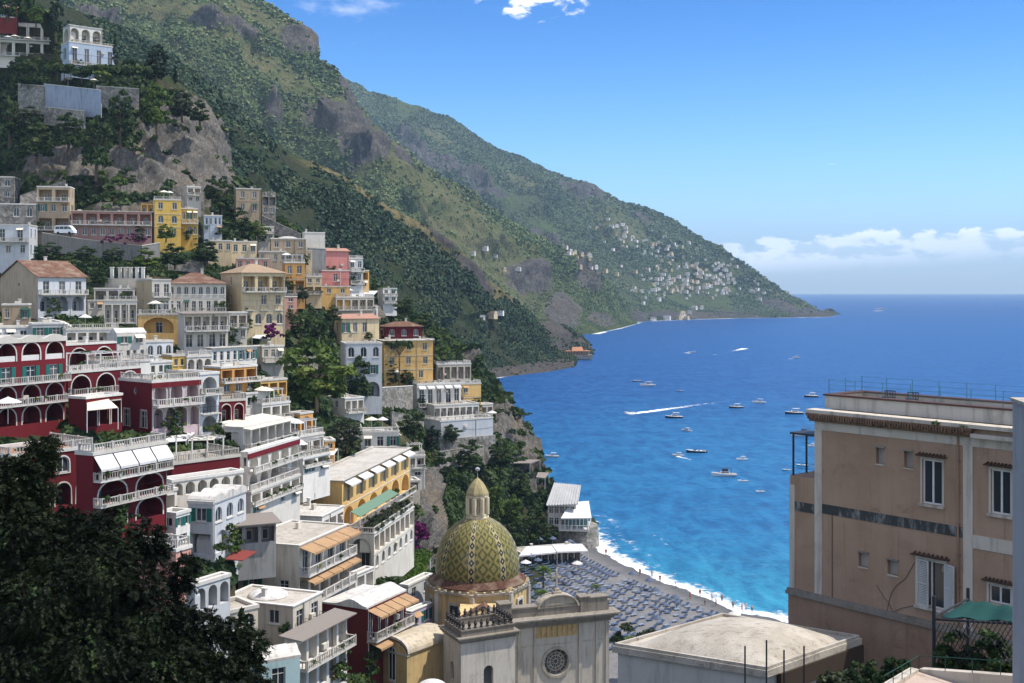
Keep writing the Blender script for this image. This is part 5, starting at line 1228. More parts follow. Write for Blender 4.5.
for kind, x0, x1, y0, y1 in (('hole', 876, 884.5, 448, 464), ('hole', 904, 913, 451.5, 468), ('win', 922.5, 942.5, 460, 504.5), ('win', 991, 1011, 470, 514.5), ('hole', 858.5, 868, 553, 567), ('hole', 887.5, 898, 560.5, 575), ('shut', 917.5, 945, 560.5, 607.5), ('win', 989, 1011, 586, 604)):
    W_.append((kind, BF.u(x0), BF.u(x1), BF.z((x0 + x1) / 2, y1), BF.z((x0 + x1) / 2, y0)))
zl = BF.z(815, 597); zlo = -1.
m = MB(); z_mid = BF.z(790, 475)
T3 = lambda u, v, d_: Vector((u, d_, v))
zm = BF.z(790, 593)
wall_panel(m, T3, [(0, zm), (uEnd, zm), (uEnd, zt), (ua, zt), (ua, z_mid), (0, z_mid)], [(rect_pts(a, c, b - a, d_ - c), .3) for k_, a, b, c, d_ in W_], .3)
m.poly([(ua, 0, z_mid), (ua, D_, z_mid), (ua, D_, zt), (ua, 0, zt)]); m.poly([(0, 0, zlo), (0, D_, zlo), (0, D_, z_mid), (0, 0, z_mid)]); m.poly([(0, 0, z_mid - .02), (ua, 0, z_mid - .02), (ua, D_, z_mid - .02), (0, D_, z_mid - .02)])
m.poly([(uEnd, 0, zlo), (uEnd, D_, zlo), (uEnd, D_, zt), (uEnd, 0, zt)]); m.poly([(0, D_, zlo), (uEnd, D_, zlo), (uEnd, D_, z_mid), (0, D_, z_mid)]); m.poly([(ua, D_, z_mid), (uEnd, D_, z_mid), (uEnd, D_, zt), (ua, D_, zt)]); m.poly([(ua, 0, zt - .03), (uEnd, 0, zt - .03), (uEnd, D_, zt - .03), (ua, D_, zt - .03)])
m.build('wall', TAN, apt)
m = MB(); m.box(-.06, uEnd, -.08, 1, zlo, zm); m.build('lower_wall', TANL, apt)
mm_ = MB(); mm_.box(-.14, uEnd, -.24, .02, zm, zm + .2); mm_.box(-.1, uEnd, -.16, .02, zm + .2, zm + .32); mm_.build('moulding', DARKS, apt)
m = MB(); fz0 = BF.z(822, 430); e_ = -.05
m.box(ua, BF.u(822.2), e_, .01, zm + .33, fz0); m.box(ua, ud - .0, e_, .01, fz0, zt - .4); m.box(ub, uc, e_, .01, zm + .33, fz0)
m.box(0, BF.u(795), -.06, .012, zm + .33, z_mid - .5)
zb0, zb1 = BF.z(990, 551), BF.z(990, 537.5); m.box(uc, ud + .6, e_ * .8, .011, zb0, zb1)
m.build('white_trim', APW, apt)
m = MB(); s0, s1 = BF.z(822.7, 513.3), BF.z(822.7, 503.8); m.box(BF.u(822.3), ub, -.03, .012, s0, s1); m.box(.02, ua, -.035, .012, s0 - .1, s1 - .1); m.build('stained_band', BAND, apt)
m = MB(); m.box(ua - .25, uc + .05, -.34, .3, zt - .4, zt - .22); m.box(ua - .3, uc + .1, -.42, .3, zt - .22, zt - .08); m.box(ua - .2, uc, -.26, .3, zt - .52, zt - .4)
rg = random.Random(3)
for k in range(60): x = ua - .2 + (uc - ua) * k / 60; m.box(x, x + .09, -.42 - rg.uniform(0, .1), -.3, zt - .3 - rg.uniform(0, .12), zt - .09)
m.build('eroded_cornice', stucco('eroded_cornice_stone', (.2, .13, .09), .9, bump=.9, big=.7), apt)
m = MB(); m.box(ua - .35, uEnd, -.36, .5, zt - .079, zt + .1); m.box(uc + .12, uEnd, -.5, .3, zt - .5, zt - .32); m.build('white_cornice', APW, apt)
# parapet, coping, terrace floor, railing
bk = 1.0; pa = BF.u(825, bk); zpt = BF.z(825, 395.5, bk); pe = BF.u(988, bk)
m = MB(); m.box(pa, uEnd - .05, bk, bk + .35, zt + .08, zpt); m.box(pa, pa + .35, bk + .35, DP + 3, zt + .08, zpt); m.box(pa, uEnd - .05, DP + 2.65, DP + 3, zt + .08, zpt); m.build('parapet', stucco('parapet_plaster', (.55, .54, .5), .5), apt)
m = MB(); m.box(pa - .08, uEnd - .05, bk - .08, bk + .43, zpt, zpt + .09); m.box(pa - .08, pa + .43, bk + .43, DP + 3.08, zpt, zpt + .09); m.box(pa - .08, uEnd - .05, DP + 2.57, DP + 3.08, zpt + .001, zpt + .091); m.build('coping', plain('oxide_red_coping', (.085, .045, .036), .8), apt)
m = MB(); m.box(pa + .35, uEnd - .05, bk + .35, DP + 2.65, zpt - .3, zpt - .2); m.build('roof_terrace', ROOFG, apt)
PIPE = plain('blue_green_pipe', (.05, .17, .19), .5)
m = MB(); rz_ = zpt + .09
for a, b in (((pa + .15, bk + .15), (pa + .15, DP + 2.8)), ((pa + .15, DP + 2.8), (uEnd - .3, DP + 2.8)), ((pa + .15, bk + .15), (uEnd * .93, bk + .15))):
    n = int(math.hypot(b[0] - a[0], b[1] - a[1]) / 1.5)
    for k in range(n + 1): x, y = a[0] + (b[0] - a[0]) * k / n, a[1] + (b[1] - a[1]) * k / n; m.tube((x, y, rz_), (x, y, rz_ + .8), .018, 5)
    for hh in (.25, .5, .78): m.tube((*a, rz_ + hh), (*b, rz_ + hh), .009, 4)
m.build('railing', PIPE, apt)
# windows of the apartment house
for kind, a, b, c, d_ in W_:
    w_, h_ = b - a, d_ - c
    if kind == 'hole':
        f = MB(); f.box(0, w_, .24, .29, 0, h_); o = f.build('ventilation_window', stucco('grey_niche', (.33, .31, .28), .6), apt, loc=(a, 0, c))
        t_ = MB(); t_.box(-.06, w_ + .06, -.1, .0, h_ + .02, h_ + .08); t_.build('hood', DARKS, o); t_ = MB(); t_.box(-.02, w_ + .02, -.05, .0, -.07, -.001); t_.build('sill', APW, o)
    else:
        f = MB(); t = .075
        for x0, x1, z0, z1 in ((0, t, 0, h_), (w_ - t, w_, 0, h_), (t, w_ - t, 0, t), (t, w_ - t, h_ - t, h_), (w_ / 2 - .045, w_ / 2 + .045, t, h_ - t)): f.box(x0, x1, .08, .16, z0, z1)
        o = f.build('window', FRAMEW, apt, loc=(a, 0, c))
        p_ = MB(); p_.poly([(t, .13, t), (w_ - t, .13, t), (w_ - t, .13, h_ - t), (t, .13, h_ - t)]); p_.build('pane', PANE, o)
        t_ = MB(); t_.box(-.12, w_ + .12, -.17, 0, -.13, -.002); t_.build('sill', APW, o)
        t_ = MB()
        for x0, x1, z0, z1 in ((-.1, -.001, 0, h_ + .1), (w_ + .001, w_ + .1, 0, h_ + .1), (0, w_, h_ + .001, h_ + .1)): t_.box(x0, x1, -.035, .0, z0, z1)
        t_.build('surround', APW, o)
        if kind == 'win' and h_ > 1.4:
            t_ = MB(); nf = 10
            for k in range(nf): x0 = t + (w_ / 2 - t * 1.6) * k / nf; t_.prism([(x0, .2, t), (x0 + .05, .17, t), (x0 + .1, .2, t), (x0 + .05, .22, t)], [(x0, .2, h_ - t), (x0 + .05, .17, h_ - t), (x0 + .1, .2, h_ - t), (x0 + .05, .22, h_ - t)])
            t_.build('curtain', plain('white_curtain', (.7, .7, .68), .9), o)
        t_ = MB(); n = 8
        for k in range(n): x = -.22 + (w_ + .44) * (k + .5) / n; t_.tube((x, .02, h_ + .3), (x, -.34, h_ + .22), .05, 6)
        t_.box(-.25, w_ + .25, -.3, .0, h_ + .17, h_ + .23)
        t_.build('tile_hood', stucco('dark_hood_tiles', (.1, .062, .045), .8), o)
        if kind == 'shut':
            for s_, ang in ((0, -8), (1, 60)):
                sm2 = MB(); sw = w_ / 2 * .95
                for x0, x1, z0, z1 in ((0, .07, 0, h_), (sw - .07, sw, 0, h_), (.07, sw - .07, 0, .09), (.07, sw - .07, h_ - .09, h_), (.07, sw - .07, h_ * .5 - .04, h_ * .5 + .04)): sm2.box(x0, x1, -.03, .02, z0, z1)
                nl = 26
                for k in range(nl): z0 = .1 + (h_ - .2) * k / nl; sm2.prism([(.07, -.02, z0), (sw - .07, -.02, z0), (sw - .07, .015, z0 + .04), (.07, .015, z0 + .04)], [(.07, -.02, z0 + .012), (sw - .07, -.02, z0 + .012), (sw - .07, .015, z0 + .052), (.07, .015, z0 + .052)])
                so_ = sm2.build('shutter', stucco('grey_shutter_paint', (.5, .5, .47), .4), o, loc=((0.0 if s_ == 0 else w_), -.06, 0))
                so_.rotation_euler = (0, 0, R(ang) if s_ == 0 else R(180 + 150 - 360 + 8))
# cables on the wall
m = MB(); cb = [(877, 585), (884, 597), (890, 604), (893, 613), (891, 621)]; c2 = [(915, 562), (906, 578), (897, 585), (892, 592), (889, 602), (886, 618)]; c3 = [(893, 612), (902, 608), (911, 606), (917, 605)]
for cc in (cb, c2, c3):
    pp = [(BF.u(x), -.025, BF.z(x, y)) for x, y in cc]
    for a, b in zip(pp[:-1], pp[1:]): m.tube(a, b, .018, 5)
m.tube((BF.u(832.5), -.03, BF.z(832, 515)), (BF.u(832.5), -.03, zm + .3), .03, 6); m.build('cable', plain('grey_cable', (.16, .12, .09), .7), apt)
m = MB(); u8 = BF.u(832.5); m.build if 0 else None
RPAIR = tanmat('plaster_repair', (.35, .245, .175)); rp = random.Random(6)
for px_, py_ in ((850, 470), (890, 520), (905, 545), (835, 560), (950, 570)):
    u_, z_ = BF.uz(px_, py_); n_ = 11; ring_ = [(u_ + (.35 + .2 * rp.random()) * math.cos(2 * math.pi * k / n_), z_ + (.25 + .18 * rp.random()) * math.sin(2 * math.pi * k / n_)) for k in range(n_)]
    m = MB(); m.prism([(a_, -.012, b_) for a_, b_ in ring_], [(a_, .01, b_) for a_, b_ in ring_]); m.build('plaster_repair', RPAIR, apt)
m = MB(); u_ = BF.u(959); m.tube((u_, -.12, zm + .3), (u_, -.12, zt - .55), .05, 7)
for k in range(6): z_ = zm + .8 + k * 1.5; m.box(u_ - .08, u_ + .08, -.18, .0, z_, z_ + .05)
m.build('drainpipe', stucco('rusty_drainpipe', (.3, .2, .14), .7), apt)
# pergola on the lower terrace of the apartment house
m = MB(); pz0, pz1 = z_mid, BF.z(791, 434); m.box(.08, .16, .1, .18, pz0, pz1); m.box(.08, .16, 1.3, 1.38, pz0, pz1); m.box(-.02, ua - .01, .02, 1.5, pz1, pz1 + .1)
for hh in (.35, .6): m.tube((.12, .14, pz0 + hh * 1.2), (ua, .14, pz0 + hh * 1.2), .012, 4)
pg = m.build('pergola', IRON, apt)
# furniture on the roof terrace
def deck_chair(px, lab):
    back_ = 2.7; u_ = BF.u(px, back_); o = empty('garden_chair', BF.o + BF.d * u_ + BF.n * back_ + Vector((0, 0, zpt - .2)), BF.rz + .3); tag(o, lab, 'chair')
    t_ = MB(); t_.box(-.28, .28, -.25, .25, .2, .24); t_.build('seat', IRON, o)
    for x in (-.25, .25):
        for y in (-.22, .22): l_ = MB(); l_.box(x - .025, x + .025, y - .025, y + .025, 0, .2); l_.build('leg', IRON, o)
    t_ = MB()
    for k in range(5): t_.box(-.28 + .13 * k, -.24 + .13 * k, .22, .25, .24, .5)
    t_.box(-.29, .29, .22, .25, .5, .55); t_.build('backrest', IRON, o)
deck_chair(889, 'dark garden chair on the apartment roof terrace, the one farther out along the rail'); deck_chair(912, 'dark garden chair on the apartment roof terrace, closer to the middle of the roof')
# cornice weeds
WEED = leafmat('weed_leaves', (.03, .06, .015), (.07, .1, .02))
clumps('cornice_weeds', np.array([BF.o + BF.d * BF.u(x) + BF.n * -.3 + Vector((0, 0, zt - .05)) for x in (940, 943, 966, 970, 873)]), np.array([.25, .18, .15, .12, .1]), 30, WEED, cs=.3)

# grey neighbouring house at the photo edge
GF = Frame(1012.5, 33, 1080, 27, 800)
gh = empty('house', GF.o, GF.rz); tag(gh, 'plain pale grey house corner at the photo edge in front of the tan house', 'house')
m = MB(); gz = GF.z(1012.5, 401); m.box(0, 9, 0, 6, -4, gz); m.build('wall', stucco('pale_grey_house', (.36, .36, .37), .35), gh); m = MB(); m.box(-.06, 9, -.06, 6, gz, gz + .1); m.build('coping', APW, gh)
m = MB(); m.tube((.25, 2.2, gz), (.25, 2.2, gz + .95), .03, 6); m.tube((-.0, 2.2, gz + .95), (1.6, 2.2, gz + .95), .03, 6); m.build('pipe_frame', plain('white_pipe', (.65, .66, .66), .5), gh)

# ------------------------------------------------------------------ low vaulted house below the viewpoint
zr_ = CH - 16.6
def onz(px, py, z=zr_): Y = (CH - z) * F / (py - HZ); return Vector(((px - 512) / F * Y, Y, z))
Lc, Fc, Rc, Bc = onz(612, 646), onz(767, 671), onz(862, 638), onz(722, 615)
lv = empty('vaulted_house', (Fc.x, Fc.y, 34), 0); tag(lv, 'low house with a broad weathered cushion vault roof in front of the beach', 'house')
lp = lambda p: (p.x - Fc.x, p.y - Fc.y, p.z - 34)
q4 = [Fc, Rc, Bc, Lc]; cen = sum(q4, Vector()) / 4
ins = [p.lerp(cen, .045) for p in q4]
m = MB(); m.prism([(p.x - Fc.x, p.y - Fc.y, -3) for p in ins], [(p.x - Fc.x, p.y - Fc.y, zr_ - 34 - .3) for p in ins]); m.build('wall', stucco('grey_white_house', (.54, .54, .52), .35), lv)
ROOFV = None
def vaultmat():
    m, t, b = newmat('weathered_vault'); oc = t.n('TexCoord').outputs['Object']
    n1 = t.noise(oc, .5, 6, .65); n2 = t.noise(t.mapping(oc, (1, 2.5, 1)), 1.8, 6, .7, .8); n3 = t.noise(oc, 14, 3)
    c = t.mix(t.ramp(n1, .35, .65), (.45, .41, .345), (.32, .285, .23)); c = t.mix(t.ramp(n2, .52, .66, 0., .6), c, (.12, .105, .088)); c = t.mix(t.ramp(n3, .4, .7, 0., .25), c, (.52, .47, .38))
    t.link(c, b.inputs['Base Color']); b.inputs['Roughness'].default_value = .95
    bp = t.n('Bump'); bp.inputs['Strength'].default_value = .6; bp.inputs['Distance'].default_value = .05; t.link(t.math('ADD', n3, n2), bp.inputs['Height']); t.link(bp.outputs[0], b.inputs['Normal']); return m
VM = vaultmat()
m = MB(); m.prism([(p.x - Fc.x, p.y - Fc.y, zr_ - 34 - .3) for p in q4], [(p.x - Fc.x, p.y - Fc.y, zr_ - 34) for p in q4])
o = m.build('roof_slab', VM, lv)
N_ = 28; inn = [p.lerp(cen, .17) for p in q4]; vs, fs = [], []
for j in range(N_ + 1):
    for i in range(N_ + 1):
        a, b = i / N_, j / N_; p = inn[0].lerp(inn[1], a).lerp(inn[3].lerp(inn[2], a), b); x, y = 2 * a - 1, 2 * b - 1
        hgt = .9 * (max(0, 1 - abs(x) ** 2.2)) ** .7 * (max(0, 1 - abs(y) ** 2.2)) ** .7
        vs.append((p.x - Fc.x, p.y - Fc.y, zr_ - 34 - .01 + hgt))
for j in range(N_):
    for i in range(N_): fs.append((j * (N_ + 1) + i, j * (N_ + 1) + i + 1, (j + 1) * (N_ + 1) + i + 1, (j + 1) * (N_ + 1) + i))
me = bpy.data.meshes.new('vault'); me.from_pydata(vs, [], fs); me.polygons.foreach_set('use_smooth', [True] * len(fs)); me.materials.append(VM); link('vault', me, lv)
m = MB()
for k in range(4):                                          # raised kerb along the eaves
    a, b = q4[k].lerp(cen, .02), q4[(k + 1) % 4].lerp(cen, .02); c_, d_ = q4[k].lerp(cen, .055), q4[(k + 1) % 4].lerp(cen, .055)
    m.prism([(p.x - Fc.x, p.y - Fc.y, zr_ - 34 + .002) for p in (a, b, d_, c_)], [(p.x - Fc.x, p.y - Fc.y, zr_ - 34 + .14) for p in (a, b, d_, c_)])
m.build('kerb', VM, lv)
m = MB(); a, b = Fc.lerp(Rc, .12), Rc; n_ = (b - a).normalized().cross(Vector((0, 0, 1))); 
ring_ = [a + n_ * .1, b + n_ * .1, b - n_ * 1.2, a - n_ * 1.2]; m.prism([(p.x - Fc.x, p.y - Fc.y, zr_ - 34 - 1.15) for p in ring_], [(p.x - Fc.x, p.y - Fc.y, zr_ - 34 - .302) for p in ring_]); m.build('timber_eave', plain('dark_timber', (.05, .035, .025), .8), lv)
for i, (px, y0, y1) in enumerate(((745, 646, 690), (766.5, 640, 690), (784, 650, 690), (804, 646, 690))):
    a = P(px, y1, 47.5); b = P(px, y0, 47.5); m = MB(); m.tube((0, 0, -3), (0, 0, (b - a).length), .035, 6); o = m.build('pole', IRON, loc=a)
    tag(o, ('thin dark pole in front of the low vaulted house, %s' % ('rising before its long pale wall', 'tallest, at its roof corner', 'before its short wall', 'before the timber eave')[i]), 'pole')

# ------------------------------------------------------------------ terrace with green awning, trellis and shrubs
tr = empty('terrace', P(960, 683, 38), 0); tag(tr, 'white edged terrace with low parapet at the foot of the tan house', 'terrace')
A_, B_, C_ = P(884, 690, 36), P(919, 669, 38.5), P(1030, 677, 35.5)
m = MB(); o0 = P(960, 683, 38)
def wallseg(m_, a, b, t, hh): 
    d = (b - a).normalized(); n_ = Vector((-d.y, d.x, 0)).normalized() * t; r_ = [a, b, b + n_, a + n_]
    m_.prism([(p.x - o0.x, p.y - o0.y, p.z - o0.z - hh) for p in r_], [(p.x - o0.x, p.y - o0.y, p.z - o0.z) for p in r_])
wallseg(m, A_, B_, .3, 5); wallseg(m, B_, C_, .3, 5); m.build('parapet', APW, tr)
m = MB(); r_ = [A_, B_, C_, C_ - Vector((0, 9, 0)), A_ - Vector((0, 3, 0))]; m.prism([(p.x - o0.x, p.y - o0.y, A_.z - o0.z - 3.4) for p in r_], [(p.x - o0.x, p.y - o0.y, A_.z - o0.z - .25) for p in r_]); m.build('terrace_floor', stucco('terrace_screed', (.45, .36, .3), .3), tr)
m = MB()
for a, b in ((A_, B_), (B_, C_)):
    for k in range(5): p = a.lerp(b, k / 4) - o0; m.tube(p, p + Vector((0, 0, .45)), .014, 5)
    m.tube(a - o0 + Vector((0, 0, .45)), b - o0 + Vector((0, 0, .45)), .014, 5)
m.build('railing', DARKG, tr)
pa_ = empty('awning', P(975, 640, 43), 0); tag(pa_, 'sagging green fabric awning on dark posts beside the tan house', 'awning'); o0 = P(975, 640, 43)
m = MB(); c4 = [P(941, 616.5, 42), P(1016, 622, 39), P(1018, 608, 44), P(970, 600, 46)]; N_ = 10; vs, fs = [], []
for j in range(N_ + 1):
    for i in range(N_ + 1):
        a, b = i / N_, j / N_; p = c4[0].lerp(c4[1], a).lerp(c4[3].lerp(c4[2], a), b); sg = -.35 * math.sin(math.pi * a) * math.sin(math.pi * b) - .05 * math.sin(a * 14) ; vs.append((p.x - o0.x, p.y - o0.y, p.z - o0.z + sg))
for j in range(N_):
    for i in range(N_): fs.append((j * (N_ + 1) + i, j * (N_ + 1) + i + 1, (j + 1) * (N_ + 1) + i + 1, (j + 1) * (N_ + 1) + i))
me = bpy.data.meshes.new('canvas'); me.from_pydata(vs, [], fs); me.polygons.foreach_set('use_smooth', [True] * len(fs)); me.materials.append(plain('green_canvas', (.0, .042, .036), .8)); cv_ = link('canvas', me, pa_); sd = cv_.modifiers.new('thick', 'SOLIDIFY'); sd.thickness = .02
for a, b, r_ in ((P(934, 690, 42), P(934, 596, 42), .07), (P(968, 680, 46), P(968, 588, 46), .07)): m = MB(); m.tube(a - o0, b - o0, r_, 6); m.build('post', IRON, pa_)
m = MB(); m.tube(P(934, 619, 42) - o0, P(1018, 624, 39) - o0, .05, 6); m.tube(P(934, 617, 42) - o0, P(968, 599, 46) - o0, .05, 6); m.build('beam', IRON, pa_)
tl = empty('trellis', P(975, 660, 41)); tag(tl, 'dark diamond lattice trellis overgrown by plants under the green awning', 'trellis'); o0 = P(975, 660, 41)
m = MB(); a, b = P(936, 664, 41.5), P(1016, 664, 38.6); up = Vector((0, 0, 1.5)); n = 16
for k in range(-5, n + 1):
    for s_ in (1, -1):
        t0, t1 = (k / n, (k + 5) / n) if s_ > 0 else ((k + 5) / n, k / n); z0, z1 = 0., 1.
        f0, f1 = 0, 1
        if t0 < 0: f0 = -t0 / (t1 - t0)
        if t0 > 1: f0 = (1 - t0) / (t1 - t0)
        if t1 > 1: f1 = (1 - t0) / (t1 - t0)
        if t1 < 0: f1 = -t0 / (t1 - t0)
        pt = lambda f: a.lerp(b, t0 + (t1 - t0) * f) + up * f - o0
        if f1 > f0: m.tube(pt(f0), pt(f1), .014, 4)
m.build('lattice', IRON, tl)
# ------------------------------------------------------------------ trees
BARK = plain('bark', (.09, .065, .045), .9)
TL = dict(bright=leafmat('bright_leaves', (.04, .075, .015), (.085, .13, .025), (.14, .17, .035)), dark=leafmat('dark_leaves', (.018, .036, .014), (.04, .068, .02), (.07, .09, .028)),
          olive=leafmat('olive_leaves', (.03, .04, .022), (.06, .075, .04), (.09, .1, .05)), cyp=leafmat('cypress_needles', (.008, .018, .009), (.016, .032, .013), trans=.1), pine=leafmat('pine_needles', (.018, .035, .012), (.04, .06, .018), (.06, .08, .025)))
def crown_mesh(kind, seed):
    g = np.random.default_rng(seed)
    if kind == 'round':
        n = 64; d = g.normal(size=(n, 3)); d /= np.linalg.norm(d, axis=1, keepdims=True); p = d * (g.uniform(.3, 1, (n, 1)) ** .6) * np.array([.36, .36, .42]) + np.array([0, 0, .46]); r_ = g.uniform(.06, .13, n); a_ = g.uniform(0, 6.28, 22); p[:22] = np.stack([np.cos(a_) * .26, np.sin(a_) * .26, g.uniform(.06, .3, 22)], 1) * np.array([1, 1, 1]); K = 60
    elif kind == 'cypress':
        n = 34; z = np.linspace(.06, .97, n); w_ = .085 * np.sin(np.clip((1.03 - z) * 1.5, 0, math.pi / 2)) ** .8 * np.clip(z * 7, .5, 1); a = g.uniform(0, 6.28, n); p = np.stack([np.cos(a) * w_ * .55, np.sin(a) * w_ * .55, z], 1); r_ = w_ * .75 + .015; K = 26
    elif kind == 'umbrella':
        n = 26; a = g.uniform(0, 6.28, n); rr = np.sqrt(g.uniform(0, 1, n)) * .4; p = np.stack([np.cos(a) * rr, np.sin(a) * rr, .86 + g.uniform(-.03, .05, n) - rr * .12], 1); r_ = g.uniform(.07, .11, n); K = 60
    elif kind == 'bush':
        n = 16; d = g.normal(size=(n, 3)); d[:, 2] = abs(d[:, 2]); d /= np.linalg.norm(d, axis=1, keepdims=True); p = d * g.uniform(.3, 1, (n, 1)) * np.array([.5, .5, .6]) + np.array([0, 0, .25]); r_ = g.uniform(.14, .26, n); K = 70
    elif kind == 'palm':
        V = []; 
        for k in range(26):
            a = 2 * math.pi * k / 26 + g.uniform(-.1, .1); el_ = g.uniform(-.3, 1.2)
            for s in range(14):
                f = (s + 1) / 14; rr = .42 * f * math.cos(el_ * (1 - f * .4)) ; z = .78 + .42 * f * math.sin(el_) - .4 * f * f; c = np.array([math.cos(a) * rr, math.sin(a) * rr, z]); t_ = np.array([-math.sin(a), math.cos(a), 0]); rd = np.array([math.cos(a), math.sin(a), 0])
                for sg in (-1, 1):
                    l_ = .11 * math.sin(math.pi * min(1, f * .85 + .1)); e_ = c + t_ * sg * l_ + rd * l_ * .5 + np.array([0, 0, -l_ * .5]); wv = rd * .014; V += [c - wv, c + wv, e_ + wv * .4, e_ - wv * .4]
        V = np.array(V); return np_mesh('crown', V, np.arange(len(V)).reshape(-1, 4), TL['bright'], {'tint': g.uniform(.2, .9, len(V))}, smooth=False)
    o = clumps('tmp', p, r_, K, TL['dark'], None, cs=.3 if kind in ('round', 'bush', 'umbrella') else .4, seed=seed, squash=.8); me = o.data; bpy.data.objects.remove(o); me.name = 'crown'; return me
def trunk_mesh(kind, seed):
    rr = random.Random(seed); m = MB()
    if kind == 'palm': m.tube((0, 0, -.1), (.02, 0, .4), .035, 7, r1=.028); m.tube((.02, 0, .4), (0, 0, .8), .028, 7, r1=.03)
    elif kind == 'umbrella':
        m.tube((-.03, 0, -.1), (.02, .01, .4), .026, 7, r1=.02); m.tube((.02, .01, .4), (0, 0, .68), .02, 7, r1=.016)
        for k in range(7): a = k * .9; m.tube((0, 0, .6 + k * .012), (.24 * math.cos(a), .24 * math.sin(a), .84), .011, 5, r1=.005)
    elif kind == 'cypress': m.tube((0, 0, -.1), (0, 0, .5), .02, 6, r1=.01)
    else:
        m.tube((0, 0, -.15), (.02, 0, .3), .04, 7, r1=.03); 
        for k in range(6): a = k * 1.05 + rr.random(); m.tube((.02, 0, .25 + .02 * k), (.24 * math.cos(a), .24 * math.sin(a), .52 + rr.uniform(0, .22)), .018, 5, r1=.006)
    return m.mesh('trunk', BARK)
CR = {k: [crown_mesh(k, s) for s in (1, 2, 3)] for k in ('round', 'cypress', 'umbrella', 'bush')}; CR['palm'] = [crown_mesh('palm', 9)]
TK = {k: trunk_mesh(k, 3) for k in CR}
_tcache = {}
def tree(px, pyb, hpx, wpx, kind, leaf, label, name=None, Y=None, group=None):
    Y = Y or D(px, pyb) * .962; o = empty(name or {'cypress': 'cypress', 'umbrella': 'umbrella_pine', 'palm': 'palm_tree', 'bush': 'shrub'}.get(kind, 'tree'), P(px, pyb, Y), random.uniform(0, 6)); tag(o, label, 'tree' if kind != 'bush' else 'shrub', group)
    H_ = hpx * Y / F; base_w = {'round': .9, 'cypress': .24, 'umbrella': .98, 'bush': 1.35, 'palm': .85}[kind]; sx = wpx * Y / F / base_w
    k = (kind, leaf, random.randrange(len(CR[kind]))); 
    if k not in _tcache:
        me = CR[kind][k[2]].copy(); me.name = 'crown'; me.materials.clear(); me.materials.append(TL[leaf]); _tcache[k] = me
    link('trunk', TK[kind], o, scale=(min(sx, H_), min(sx, H_), H_)); link('crown', _tcache[k], o, scale=(sx, sx, H_)); return o
